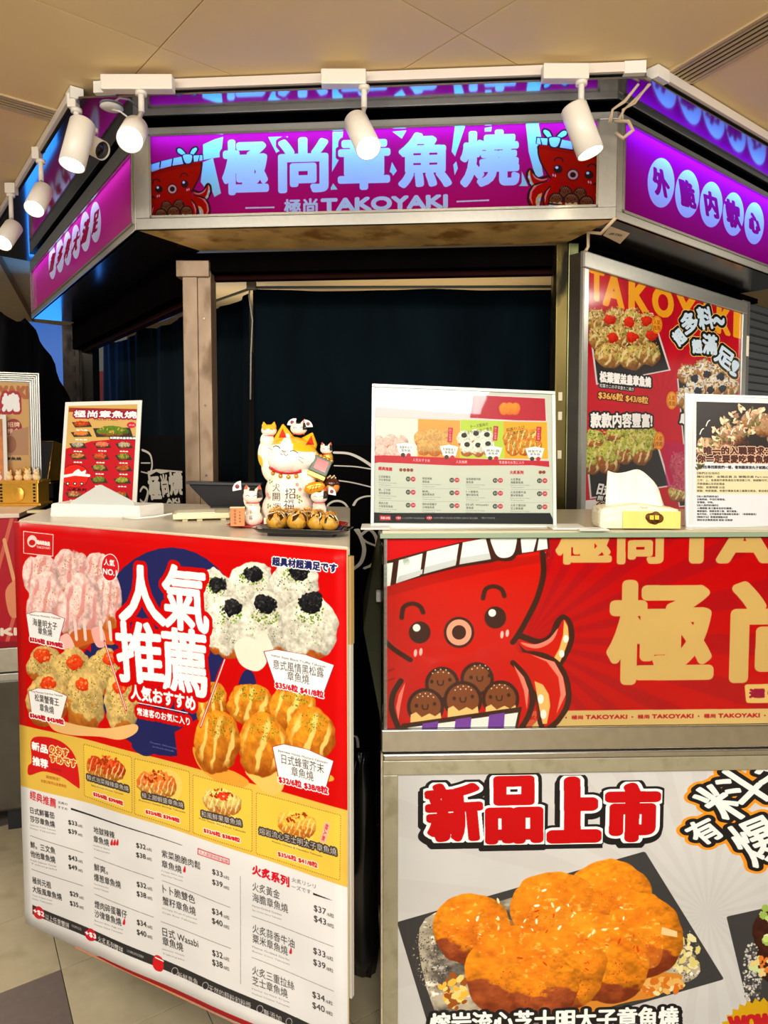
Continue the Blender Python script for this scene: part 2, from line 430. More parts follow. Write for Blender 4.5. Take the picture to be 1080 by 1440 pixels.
def sheet(name, TL, TR, BR, BL, m, parent=None, thick=0, nx=1, ny=1, wave=None):
    """printed sheet with uv 0-1; optional thickness behind it"""
    TL, TR, BR, BL = map(Vector, (TL, TR, BR, BL))
    bm = bmesh.new(); uv = bm.loops.layers.uv.new('uv')
    n = (TR-TL).cross(TL-BL).normalized()
    g = []
    for j in range(ny+1):
        row = []
        for i in range(nx+1):
            u, v = i/nx, j/ny
            p = (BL*(1-u)+BR*u)*(1-v)+(TL*(1-u)+TR*u)*v
            if wave: p = p+n*wave(u, v)
            row.append((bm.verts.new(p), (u, v)))
        g.append(row)
    for j in range(ny):
        for i in range(nx):
            q = [g[j][i], g[j][i+1], g[j+1][i+1], g[j+1][i]]
            f = bm.faces.new([a[0] for a in q]); f.smooth = nx > 1
            for l, a in zip(f.loops, q): l[uv].uv = a[1]
    if thick:
        ring = [g[0][i] for i in range(nx+1)]+[g[j][nx] for j in range(1, ny+1)]+[g[ny][i] for i in range(nx-1, -1, -1)]+[g[j][0] for j in range(ny-1, 0, -1)]
        bk = [bm.verts.new(a[0].co-n*thick) for a in ring]
        for k in range(len(ring)):
            k2 = (k+1) % len(ring)
            f = bm.faces.new((ring[k][0], bk[k], bk[k2], ring[k2][0])); f.material_index = 1
        f = bm.faces.new(bk); f.material_index = 1
    me = bpy.data.meshes.new(name); bm.to_mesh(me); bm.free()
    o = bpy.data.objects.new(name, me); COL.objects.link(o)
    for x in (m if isinstance(m, (list, tuple)) else [m]): me.materials.append(x)
    if parent: o.parent = parent
    return o
# ------------------------------------------------------------------ what is printed on each sheet
WHT = (245, 243, 238); RED = (190, 2, 3); NAVY = (30, 32, 84); BLK = (28, 26, 26)
def octopus(P, f, w, big=True):
    """cartoon octopus with a headband holding a striped tray of dumplings; drawing units of about a quarter pixel, f maps them on the photo"""
    P.f = f; D = (62, 30, 20); R = (202, 17, 3); W = (235, 234, 228) if big else (170, 215, 240)
    if not big:
        P.blob([(600, 60), (500, 10), (490, -70), (560, -80), (650, 10)], D); P.blob([(600, 40), (520, 0), (512, -52), (560, -58), (630, 15)], (150, 205, 235))
        P.blob([(680, 40), (720, -70), (800, -100), (830, -40), (760, 50)], D); P.blob([(700, 30), (735, -50), (792, -76), (805, -40), (745, 35)], (150, 205, 235))
    P.blob([(735, 560), (850, 590), (905, 560), (930, 500), (975, 462), (1022, 500), (1034, 590), (1000, 680), (955, 735), (880, 700), (780, 680)], D)
    P.blob([(740, 590), (850, 622), (925, 575), (975, 490), (1000, 520), (1005, 590), (985, 650), (950, 715), (880, 670), (780, 650)], R)
    P.poly([(980, 490), (1000, 525), (1006, 590), (985, 650), (955, 720), (925, 695), (955, 640), (975, 570)], (240, 180, 100))
    for x, y in ((990, 590), (968, 668)): P.ell(x, y, 14, 20, W)
    P.blob([(770, 655), (880, 665), (965, 720), (1012, 820), (1015, 930), (975, 1005), (930, 1050), (850, 1050), (820, 900), (700, 700)], D)
    P.blob([(740, 660), (870, 690), (945, 745), (985, 830), (985, 925), (945, 1000), (900, 1040), (875, 1040), (850, 900), (730, 720)], R)
    P.poly([(825, 810), (870, 830), (900, 880), (908, 940), (890, 1035), (868, 1035), (850, 950)], (240, 180, 100))
    for x, y in ((858, 905), (872, 985)): P.ell(x, y, 16, 25, W)
    P.poly([(800, 670), (890, 710), (950, 790), (962, 880), (940, 985), (990, 880), (975, 790), (930, 710)], (250, 130, 110))
    P.blob([(755, 608), (830, 618), (900, 590), (948, 535), (920, 600), (850, 638), (790, 632)], (250, 130, 110))
    P.poly([(-80, 340)]+P.smooth([(50, 300), (300, 240), (600, 175), (868, 140), (872, 250), (840, 370), (790, 470), (720, 600), (800, 760), (810, 900), (780, 1000), (740, 1060)], 5, False)+[(-80, 1060), (-120, 700)], R)
    P.poly([(-80, 330), (50, 300), (300, 240), (600, 180), (860, 150), (860, 190), (600, 235), (300, 300), (50, 370), (-80, 390)], (180, 14, 6))
    P.poly(P.smooth([(60, 1060), (100, 900), (190, 790), (400, 700), (620, 640), (700, 760), (780, 800), (800, 1060)], 4), (196, 8, 4), .55)
    P.line([(868, 140), (872, 250), (842, 370), (795, 470), (745, 560), (712, 608)], w, D, curve=True)
    P.line([(712, 715), (780, 790), (815, 900), (795, 990), (760, 1050)], w, D, curve=True)
    P.line([(125, 810), (85, 880), (78, 960), (110, 1050)], w, D, curve=True)
    P.line([(30, 590), (90, 645), (175, 700)], w*.9, D, curve=True)
    P.poly([(715, 725), (770, 790), (795, 860), (785, 960), (770, 860), (745, 790)], (250, 130, 110))
    P.poly([(150, 815), (115, 880), (100, 950), (112, 1020), (125, 930)], (250, 130, 110))
    P.poly([(-60, 690), (-10, 740), (0, 1050), (-80, 1050)], (240, 180, 100))
    for y in (0, 50): P.line([(30, 770+y), (95, 745+y)], w*.3, (150, 10, 10))
    # headband
    P.poly([(-60, 225), (60, 180), (250, 130), (430, 85), (600, 55), (760, 30), (900, 20), (905, 120), (740, 150), (600, 190), (430, 215), (245, 262), (90, 305), (-60, 345)], D)
    for q in ([(-60, 235), (50, 195), (85, 190), (70, 312), (-60, 335)], [(115, 178), (240, 142), (225, 258), (100, 300)], [(262, 132), (430, 92), (412, 205), (245, 250)], [(450, 85), (570, 62), (597, 172), (432, 200)],
              [(750, 45), (845, 38), (820, 132), (760, 140)], [(852, 38), (888, 38), (895, 118), (838, 128)]): P.poly(q, W)
    P.blob([(585, 30), (740, 25), (745, 110), (715, 175), (640, 180), (600, 140)], D); P.blob([(598, 38), (722, 35), (728, 105), (705, 155), (650, 165), (615, 130)], W)
    P.poly([(115, 262), (240, 225), (238, 250), (103, 298)], (200, 200, 200)); P.poly([(250, 215), (420, 170), (412, 205), (245, 250)], (200, 200, 200)); P.poly([(437, 165), (590, 140), (597, 172), (432, 200)], (200, 200, 200))
    # face
    for cx, cy in ((224, 556), (620, 478)): P.ell(cx, cy, 57, 58, D); P.ell(cx-16 if f(1, 0)[0] > f(0, 0)[0] else cx+16, cy-24, 20, 20, WHT)
    P.line([(130, 480), (140, 425), (185, 405), (225, 420), (242, 452)], w*.8, D, curve=True)
    P.line([(556, 378), (570, 330), (612, 315), (652, 330), (668, 366)], w*.8, D, curve=True)
    P.ell(430, 556, 80, 82, D); P.ell(430, 556, 66, 68, (250, 160, 130)); P.ell(430, 556, 37, 38, D)
    for x, y in ((202, 664), (230, 658), (655, 568), (683, 560)): P.ell(x, y, 9, 20, (255, 190, 180), .1)
    # dumplings and tray
    for cx, cy, r in ((342, 825, 90), (525, 800, 88)): P.ell(cx, cy, r, r, D); P.ell(cx, cy, r-18, r-18, (128, 66, 30))
    for cx, cy, r in ((255, 945, 98), (648, 905, 98), (450, 912, 102)):
        P.ell(cx, cy, r, r, D); P.ell(cx, cy, r-18, r-18, (128, 66, 30))
        P.poly([(cx-78, cy+42), (cx-50, cy+28), (cx-20, cy+55), (cx+20, cy+35), (cx+50, cy+50), (cx+78, cy+30), (cx+84, cy+75), (cx-80, cy+90)], (243, 195, 120))
    for cx, cy in ((332, 812), (538, 790), (252, 938), (450, 900), (640, 892)):
        P.ell(cx-45, cy+2, 9, 10, D); P.ell(cx+50, cy-8, 9, 10, D); P.line([(cx-15, cy-5), (cx-10, cy+18), (cx+12, cy+18), (cx+16, cy-6)], w*.25, D, curve=True)
        for k in range(7): P.ell(cx-40+k*14, cy-42-(k % 2)*14-6*math.sin(k/2), 3.5, 3.5, (255, 230, 190))
    P.poly([(120, 1070), (130, 1035), (760, 945), (735, 1070)], D)
    P.poly([(150, 1070), (160, 1055), (740, 975), (720, 1070)], W)
    for x in (232, 405, 580): P.poly([(x, 1070), (x+8, 1044-(x-150)*.13), (x+90, 1032-(x-150)*.13), (x+84, 1070)], (120, 60, 160))
    P.f = None
def fan(P, q, t1, t2, pr, en=None):
    c = [(sum(a[0] for a in q)/len(q)), (sum(a[1] for a in q)/len(q))]
    P.poly([(c[0]+(x-c[0])*1.03, c[1]+(y-c[1])*1.03) for x, y in q], (150, 20, 20)); P.poly(q, (236, 234, 230))
    for t in (t1, t2): P.text(t[0], t[1], t[2], t[3], BLK, .25)
    P.text(pr[0], pr[1], pr[2], pr[3], (186, 12, 34), .6, [(1.2, WHT)])
    if en: P.text(en[0], en[1], en[2], en[3], (60, 60, 60))

def print_menu_poster(Q):
    P = Print(Q, 1010, 1130, RED)
    A = lambda *p: K(20, 730, 3.857, p); B = lambda *p: K(250, 740, 3.79, p); C = lambda *p: K(20, 1010, 4.5, p); D = lambda *p: K(240, 1080, 4.154, p)
    Ee = lambda *p: K(20, 1230, 4.5, p); G = lambda *p: K(240, 1240, 4.154, p)
    P.poly([(20, 1017), (130, 1042), (300, 1087), (495, 1141), (495, 1520), (20, 1320)], (214, 176, 70))
    P.poly([(20, 1102), (130, 1131), (300, 1185), (495, 1249), (495, 1520), (20, 1320)], (216, 215, 213))
    # navy moon
    P.ell(240, 917, 112, 147, NAVY); P.ell(332, 962, 30, 62, RED, .3); P.poly([(296, 1000), (330, 1030), (340, 1080), (300, 1086), (250, 1070), (245, 1030)], RED)
    P.blob([(121, 914), (131, 922), (128, 940), (116, 935)], NAVY); P.blob(C((880, 20), (1020, 60), (960, 150), (850, 240), (760, 200), (750, 150), (830, 120)), NAVY)
    P.poly([(180, 1015), (215, 1008), (245, 1014), (240, 1032), (200, 1030)], RED, 0)
    P.blob([(340, 948), (348, 942), (357, 950), (358, 968), (336, 966)], NAVY)
    P.text('Dreams deliciously', (211, 1044), (248, 1053), 3, (120, 130, 190)); P.text('handmade takoyaki', (214, 1050), (244, 1057), 3, (120, 130, 190))
    # food 1: pink sauce
    pk = (238, 196, 186)
    for i, (x, y, rx, ry) in enumerate(((137, 806, 20, 26), (98, 806, 24, 30), (58, 812, 22, 32), (154, 846, 18, 38), (64, 856, 24, 46), (114, 860, 28, 46))):
        P.dough(x, y, rx*1.14, ry*1.12, (226, 150, 60), (150, 70, 20), pk, .62, 20+i, .26, .3, ((205, 130, 125), 3.4, .2))
        P.specks(x, y-ry*.3, rx*.7, ry*.5, 46, ((190, 120, 60), (215, 150, 90), (160, 110, 80)), .8, i)
    P.blob(A((300, 640), (350, 600), (560, 620), (540, 680), (440, 670), (320, 700)), (190, 90, 30)); P.blob(A((420, 600), (480, 590), (500, 680), (450, 690)), (232, 160, 150)); P.blob(A((230, 660), (290, 620), (330, 700), (290, 718), (250, 690)), (235, 180, 170))
    for x in (330, 380, 470, 520): P.line(A((x, 560), (x+8, 650)), 5, (238, 196, 186))
    # food 2: crab roe
    for i, (x, y, rx, ry) in enumerate(((62, 935, 22, 25), (102, 945, 24, 30), (148, 944, 24, 32), (66, 985, 26, 34), (119, 985, 26, 42), (172, 990, 22, 42))):
        P.dough(x, y, rx*1.12, ry*1.1, (224, 150, 50), (140, 70, 20), (212, 178, 104), .5, 50+i, .26, .5)
        P.specks(x, y-4, rx*.9, ry*.6, 150, ((120, 115, 40), (150, 130, 50), (95, 90, 30), (215, 200, 140)), .8, 40+i)
    P.blob([(70, 1010), (110, 1020), (150, 1024), (190, 1018), (192, 1030), (170, 1040), (140, 1036), (100, 1034), (75, 1026)], (220, 175, 110))
    for x, y, r in ((60, 922, 12), (68, 960, 11), (106, 932, 12), (116, 962, 10), (156, 926, 10), (170, 966, 11)):
        P.dough(x, y, r, r*.95, (240, 90, 30), (190, 40, 10), None, 0, int(x), .35); P.specks(x, y, r*.7, r*.7, 20, ((255, 130, 70), (215, 50, 15)), 1.5, int(y))
    # food 3: truffle
    for i, (x, y, rx, ry) in enumerate(((305, 838, 26, 34), (354, 826, 30, 34), (416, 822, 32, 34), (322, 882, 30, 40), (373, 884, 32, 44), (436, 882, 36, 46))):
        P.dough(x, y, rx*1.14, ry*1.1, (226, 130, 40), (150, 70, 20), (226, 221, 200), .78, 80+i, .26, .25)
        P.specks(x, y, rx*.85, ry*.6, 50, ((90, 130, 40), (120, 150, 60), (60, 70, 50)), .9, 70+i)
        P.specks(x, y-ry*.45, rx*.6, ry*.35, 70, ((80, 120, 30), (125, 160, 50)), 1.3, 90+i)
    P.blob([(330, 905), (350, 896), (372, 912), (374, 932), (362, 944), (345, 940), (334, 928)], (222, 216, 196)); P.blob([(360, 900), (372, 890), (384, 915), (378, 930)], (222, 216, 196))
    for x, y, r in ((307, 822, 13), (355, 808, 14), (420, 804, 15), (326, 855, 14), (373, 850, 16), (437, 848, 18)):
        P.dough(x, y, r, r*.85, (38, 38, 40), (8, 8, 10), None, 0, int(x), .5); P.specks(x, y, r, r*.8, 60, ((20, 20, 22), (60, 60, 60), (10, 10, 12)), 1.5, int(x))
    # food 4: honey mustard
    P.blob([(272, 1050), (300, 1075), (330, 1085), (350, 1100), (330, 1110), (300, 1095), (278, 1075)], (222, 150, 50))
    P.blob([(345, 1083), (380, 1080), (398, 1095), (396, 1112), (380, 1118), (362, 1105)], (226, 180, 90)); P.blob([(440, 1085), (466, 1090), (468, 1098), (445, 1098)], (222, 160, 50))
    for i, (x, y, rx, ry) in enumerate(((298, 992, 22, 32), (352, 990, 30, 30), (412, 998, 32, 34), (436, 1036, 34, 40), (368, 1048, 34, 44), (306, 1044, 31, 44))):
        P.dough(x, y, rx*1.06, ry*1.06, (228, 150, 36), (140, 66, 10), (226, 138, 30), .1, 120+i, .18, .8, ((236, 208, 120), 3.2, .25))
        P.specks(x+3, y-ry*.5, rx*.6, ry*.4, 90, ((120, 130, 30), (150, 155, 50), (90, 100, 20)), 1.0, 130+i)
    # headline
    T = (('人', (166, 833), (233, 840), 82), ('氣', (227, 838), (293, 845), 92), ('推', (164, 915), (229, 921), 86), ('薦', (226, 927), (292, 935), 92))
    for k in range(2):
        for ch, a, b, h in T: P.text(ch, a, b, h, (232, 232, 232), 2.2, [(5.5, RED)] if k == 0 else ())
    P.text('人気おすすめ', (184, 972), (275, 990), 22, (232, 232, 232), .9, [(4, RED)]); P.line([(194, 988), (264, 1003)], 1, WHT)
    P.text('常連客のお気に入り', (193, 1000), (267, 1015), 12, (232, 232, 232), .5, [(4, RED)])
    P.ell(155, 798, 12.5, 19.5, WHT); P.ell(155, 798, 11.6, 18.4, (200, 20, 30)); P.text('人氣', (146, 790), (162, 792), 10, WHT, .4); P.text('NO.1', (145, 803), (165, 806), 9, WHT, .5)
    P.text('超具材超満足です', (382, 789), (475, 799), 13, NAVY, .7, [(1.3, WHT)])
    for a, b in (((148, 902), (178, 998)), ((316, 927), (282, 1022))): P.line([a, b], 3.4, (190, 20, 30)); P.line([a, b], 1.6, (250, 210, 200))
    P.poly(K(20, 730, 3.857, [(51, 63), (214, 82), (213, 203), (52, 186)]), (236, 200, 190)); P.poly(K(20, 730, 3.857, [(55, 68), (210, 86), (209, 198), (56, 182)]), (190, 20, 20))
    P.ell(46, 761, 7, 8.5, (235, 200, 190)); P.ell(46, 763, 4.5, 4, (190, 20, 20)); P.text('極尚章魚燒', (52, 762), (71, 765), 7, (240, 215, 205), .6); P.text('TAKOYAKI', (52, 769), (71, 771), 4, (240, 215, 205), .3)
    fan(P, [(37.6, 863.5), (51, 860), (72, 862), (91, 870), (81, 909), (43, 901)], ('海量明太子', (46.5, 874), (81, 881), 11), ('章魚燒', (54, 886), (74, 890), 11), ('$33/6粒 $39/8粒', (42, 898), (89, 908), 8), ('Generous Mentaiko Takoyaki', (42, 864), (86, 870), 3))
    fan(P, [(40.6, 972), (54, 967.5), (74, 970), (94, 979), (83.5, 1018), (46, 1010)], ('松葉蟹膏王', (49, 980), (83, 988), 11), ('章魚燒', (56, 994), (76, 999), 11), ('$36/6粒 $43/8粒', (42, 1005), (90, 1016), 8), ('King Matsuba Crab Roe Takoyaki', (44, 972), (88, 979), 3))
    fan(P, [(371, 917), (388, 914), (430, 921), (470, 935), (453, 980), (389, 969)], ('意式風情黑松露', (383, 934), (456, 946), 14), ('章魚燒', (403, 950), (435, 956), 14), ('$35/6粒 $41/8粒', (386, 963), (456, 977), 11), ('Italian Style Black Truffle Takoyaki', (381, 922), (459, 938), 4))
    fan(P, [(383, 1051), (398, 1047), (432, 1054), (469, 1070), (456, 1115), (393, 1101)], ('日式蜂蜜芥末', (395, 1067), (456, 1081), 14), ('章魚燒', (409, 1084), (441, 1092), 14), ('$32/6粒 $38/8粒', (391, 1096), (462, 1112), 11), ('Japanese Honey Mustard Takoyaki', (390, 1056), (461, 1073), 4))
    # yellow band
    P.blob(C((110, 140), (180, 115), (300, 150), (385, 250), (412, 430), (385, 430), (300, 370), (190, 335), (98, 358), (92, 300), (115, 270)), (196, 22, 24))
    for s, a, b, h in (('新品', (112, 170), (216, 198), 58), ('推荐', (118, 265), (218, 292), 60)): a, b = C(a, b); P.text(s, a, b, h/4.5, WHT, .7, [(1.6, (196, 22, 24))])
    for s, a, b, h in (('のおす', (225, 190), (342, 222), 48), ('すめです', (228, 250), (392, 292), 48)): a, b = C(a, b); P.text(s, a, b, h/4.5, (196, 60, 20), .5, [(1.3, (240, 214, 140))])
    for s, a, b, h in (('最新推薦', (236, 318), (300, 334), 20), ('期間限定！', (205, 368), (290, 388), 20), ('全部口味可以走章魚粒', (172, 392), (330, 432), 20)): a, b = C(a, b); P.text(s, a, b, h/4.5, (150, 30, 10), .1)
    for i, q in enumerate((C((437, 165), (743, 245), (745, 600), (442, 492)), C((762, 255), (1080, 332), (1108, 340), (1108, 720), (762, 606)), D((130, 40), (475, 130), (475, 488), (130, 380)), D((500, 145), (995, 275), (990, 652), (500, 500)))):
        P.poly(q, (222, 186, 66)); cx = sum(a[0] for a in q)/len(q); cy = sum(a[1] for a in q)/len(q)
        P.ell(cx, cy-4, 22, 24, (230, 200, 110), al=.6)
        n = len(q)
        for k in range(n):
            (x0, y0), (x1, y1) = q[k], q[(k+1) % n]; L = math.hypot(x1-x0, y1-y0); N = int(L/3.2)
            for j in range(N): t = (j+.2)/N; t2 = (j+.7)/N; P.line([(x0+(x1-x0)*t, y0+(y1-y0)*t), (x0+(x1-x0)*t2, y0+(y1-y0)*t2)], .9, (120, 90, 20))
    for cx, cy, c, top in ((149, 1078, (214, 150, 60), (196, 62, 20)), (220, 1100, (226, 190, 100), (224, 110, 40)), (312, 1124, (226, 200, 130), (220, 190, 100)), (417, 1156, (236, 150, 40), (240, 170, 60))):
        for k in range(5): P.dough(cx-16+k*8, cy+(k % 2)*4+k*1.5, 12, 15, c, (150, 80, 20), top, .25, int(cx)+k, .3, .5, ((240, 215, 150), 4, .4))
        P.specks(cx, cy-7, 16, 8, 60, (top, (min(255, top[0]+40), top[1]+30, top[2]+20), (150, 50, 10)), 1.6, int(cx), 2)
    P.specks(314, 1119, 8, 5, 50, ((210, 40, 20), (230, 70, 40)), 1.5, 6)
    def item(o, s, a, b, h, e, ea, eb, p, pa, pb, ph):
        a, b, ea, eb, pa, pb = o(a, b, ea, eb, pa, pb); P.text(s, a, b, h, WHT, .2, [(1.8, (60, 50, 44))]); P.text(e, ea, eb, 3, (60, 50, 40), .1); P.text(p, pa, pb, ph, (190, 30, 24), .55, [(1.0, (245, 225, 215))])
    item(C, '韓式泡菜辣辣章魚燒', (457, 372), (725, 448), 7.8, 'Spicy Korean Kimchi Takoyaki', (485, 425), (690, 482), '$35/6粒 $39/8粒', (497, 478), (690, 540), 7)
    item(C, '極上甜蝦盛章魚燒', (805, 485), (1068, 553), 8, 'Premium Sweet Shrimp Takoyaki', (788, 520), (1080, 600), '$32/6粒 $39/8粒', (828, 590), (1045, 652), 7)
    item(D, '和風鮮果章魚燒', (178, 265), (416, 322), 9, 'Fresh Sweet Wind Fruit Takoyaki', (165, 295), (438, 376), '$32/6粒 $38/8粒', (192, 362), (408, 422), 7.5)
    item(D, '熔岩流心芝士明太子章魚燒', (516, 365), (972, 488), 10, 'Molten Cheese & Mentaiko Takoyaki', (592, 430), (888, 515), '$35/6粒 $41/8粒', (625, 500), (862, 567), 8.5)
    q = D((903, 310), (935, 325), (908, 440), (872, 425)); P.poly(q, (220, 170, 150)); a, b = D((918, 325), (890, 425)); P.text('超人氣', a, b, 5, (190, 20, 30), .4)
    # price list
    for s, a, b, h in (('經典推薦', (103, 480), (268, 540), 58),): a, b = C(a, b); P.text(s, a, b, h/4.5, (186, 6, 24), .3)
    for s, a, b in (('古典の', (278, 530), (338, 545)), ('すすめ', (278, 560), (338, 576))): a, b = C(a, b); P.text(s, a, b, 4, BLK, .2)
    a, b = C((358, 572), (1060, 806)); P.poly([(a[0], a[1]-1), (b[0], b[1]), (b[0], b[1]+.6), (a[0], a[1]+1.6)], BLK)
    def dish(o, s, l1, l2, e1, e2, x, y1, y2, w1, w2, sl, p1, p2, px, yp1, yp2, pw, h, fire=0):
        """sl: slope of the text lines"""
        for t, y, w, hh in ((l1, y1, w1, h), (l2, y2, w2, h)): a, b = o((x, y), (x+w, y+w*sl)); P.text(t, a, b, hh/s, (30, 28, 28), .28)
        for t, dy in ((e1, h*.95), (e2, h*1.45)):
            a, b = o((x, y2+dy), (x+min(w2, w1)*1.05, y2+dy+min(w2, w1)*sl)); P.text(t, a, b, 2.6, (110, 108, 108))
        for t, y in ((p1, yp1), (p2, yp2)):
            a, b, c, d = o((px, y), (px+pw*.62, y+pw*.62*sl), (px+pw*.64, y+6+pw*.64*sl), (px+pw, y+6+pw*sl)); P.text(t, a, b, h*.8/s, (40, 38, 38), .35); P.text('/6粒' if t is p1 else '/8粒', c, d, h*.45/s, (40, 38, 38), .1)
        for k in range(fire):
            a, = o((x+w2+16+k*18, y2+w2*sl-2)); P.blob([(a[0]-1.6, a[1]+3), (a[0]-1, a[1]-1), (a[0]+1.2, a[1]-5), (a[0]+2, a[1]+1), (a[0]+1, a[1]+4)], (200, 20, 40))
    sc_, sd = 4.5, 4.154
    dish(C, sc_, '日式鮮蕃茄', '莎莎章魚燒', 'Japanese Fresh Tomato', 'Salsa Takoyaki', 105, 578, 632, 153, 156, .25, '$33', '$39', 342, 658, 714, 90, 42)
    dish(C, sc_, '鮮。三文魚', '他他章魚燒', 'Fresh Salmon Tartar', 'Takoyaki', 106, 795, 852, 158, 158, .27, '$43', '$49', 344, 880, 938, 90, 44)
    dish(Ee, sc_, '極尚元祖', '大阪風章魚燒', 'Classic Original Osaka', 'Style Takoyaki', 117, 30, 86, 120, 186, .3, '$29', '$35', 352, 118, 180, 88, 44)
    dish(C, sc_, '地獄辣辣', '章魚燒', 'Hellfire Spicy', 'Takoyaki', 500, 705, 762, 136, 100, .27, '$32', '$38', 770, 805, 865, 98, 46, 3)
    dish(C, sc_, '鮮爽。', '爆葱章魚燒', 'Fresh & Satisfying Scallion', 'Loaded Takoyaki', 504, 940, 1003, 90, 172, .3, '$32', '$38', 774, 1050, 1110, 98, 48)
    dish(Ee, sc_, '煙肉碎蛋薯仔', '沙律章魚燒', 'Bacon Bits, Egg and', 'Potato Salad Takoyaki', 508, 185, 243, 208, 172, .33, '$34', '$40', 776, 300, 362, 98, 50, 1)
    dish(D, sd, '紫菜脆脆肉鬆', '章魚燒', 'Crispy Nori and', 'Meat Floss Takoyaki', -58, 500, 560, 232, 118, .32, '$33', '$39', 242, 605, 665, 102, 46, 1)
    dish(D, sd, '卜卜脆雙色', '蟹籽章魚燒', 'Crispy Dual-Colored', 'Crab Roe Takoyaki', -52, 708, 775, 192, 196, .34, '$34', '$40', 240, 835, 892, 104, 50)
    dish(G, sd, '日式 Wasabi', '章魚燒', 'Japanese Wasabi', 'Takoyaki', -52, 292, 345, 212, 122, .34, '$32', '$38', 242, 415, 470, 102, 52)
    a, b = D((475, 590), (695, 668)); P.text('火炙系列', a, b, 15, (196, 10, 30), .7)
    for s, a, b in (('火炙リシリ', (707, 650), (850, 690)), ('ーズです', (707, 690), (822, 722))): a, b = D(a, b); P.text(s, a, b, 6.5, BLK, .2)
    a, b = D((835, 730), (945, 768)); P.poly([(a[0], a[1]-1), b, (b[0], b[1]+.4), (a[0], a[1]+1.8)], BLK)
    dish(D, sd, '火炙黃金', '海膽章魚燒', 'Flame-Grilled Golden', 'Sea Urchin Sauce Takoyaki', 476, 688, 752, 162, 210, .34, '$37', '$43', 838, 815, 875, 120, 54)
    dish(G, sd, '火炙蒜香牛油', '粟米章魚燒', 'Flame Grilled Garlic', 'Butter Corn Takoyaki', 476, 270, 328, 248, 208, .38, '$33', '$39', 834, 398, 465, 120, 54, 1)
    dish(G, sd, '火炙三重拉絲', '芝士章魚燒', 'Flame Grilled Triple', 'Melted Cheese Takoyaki', 474, 515, 575, 248, 208, .39, '$34', '$40', 828, 655, 718, 122, 54)
    for o, l in ((C, ((105, 740), (435, 852))), (C, ((112, 952), (435, 1062))), (C, ((505, 880), (880, 1018))), (Ee, ((508, 122), (880, 272))), (D, ((-55, 660), (348, 815))), (G, ((-60, 235), (352, 390))), (G, ((472, 200), (955, 375))), (G, ((472, 442), (955, 635))), (D, ((408, 630), (408, 1262)))):
        P.line(o(*l), .7, (120, 118, 116))
    q = D((157, 468), (345, 530), (345, 565), (155, 505)); P.poly(q, (200, 40, 50)); q2 = D((161, 475), (341, 534), (341, 559), (160, 502)); P.poly(q2, (210, 205, 200)); a, b = D((166, 490), (336, 547)); P.text('人人都愛的安全牌', a, b, 5, (196, 20, 40), .2)
    # black strip along the bottom
    P.poly([(46, 1272), (246, 1357), (260, 1363), (430, 1437), (500, 1468), (500, 1484), (430, 1453), (246, 1371), (46, 1285)], (44, 42, 42))
    for s, o, a, b, h in (('以上任意雙拼', Ee, (200, 262), (348, 325), 38), ('火炙系列雙拼', Ee, (528, 402), (692, 480), 42), ('新鮮章魚', G, (38, 545), (160, 592), 44), ('天然的麵粉和粉漿', G, (222, 618), (470, 730), 46), ('無添加', G, (540, 762), (645, 808), 46)):
        a, b = o(a, b); P.text(s, a, b, h/4.4, (225, 222, 218), .25)
    for s, o, a, b in (('另有章魚滋味', Ee, (362, 322), (424, 348)), ('另有章魚滋味任意雙拼', Ee, (715, 478), (820, 522))): a, b = o(a, b); P.text(s, a, b, 4, (200, 198, 195))
    for o, c in ((G, (22, 525)), (G, (203, 608)), (G, (520, 745)), (G, (690, 820))):
        a, = o(c); P.ell(a[0], a[1], 4.6, 5.4, (200, 200, 198)); P.ell(a[0], a[1], 3.9, 4.6, (44, 42, 42))
    for c, s in (((158, 240), '+$2'), ((482, 382), '+$3')):
        a, = Ee(c); P.blob([(a[0]-7, a[1]-3), (a[0]-2, a[1]-9), (a[0]+4, a[1]-7), (a[0]+8, a[1]+1), (a[0]+5, a[1]+8), (a[0]-2, a[1]+8), (a[0]-7, a[1]+3)], (190, 20, 40)); P.text(s, (a[0]-8, a[1]-3), (a[0]+8, a[1]+3), 8, WHT, .5, [(.8, (190, 20, 40))])
    a, = Ee((912, 560)); P.blob([(a[0]-7, a[1]-8), (a[0]-2, a[1]-11), (a[0]+5, a[1]-6), (a[0]+7, a[1]+5), (a[0]+4, a[1]+12), (a[0]-4, a[1]+10), (a[0]-8, a[1]+3)], (200, 20, 30)); P.line([(a[0]-5, a[1]-8), (a[0]+7, a[1]-2)], 1.6, WHT)
    P.poly([(140, 1345), (500, 1503), (500, 1512), (130, 1345)], (190, 20, 30))
    P.soil(.05)
    return P.material('printed_poster_menu', .35, .2, bump=.25)

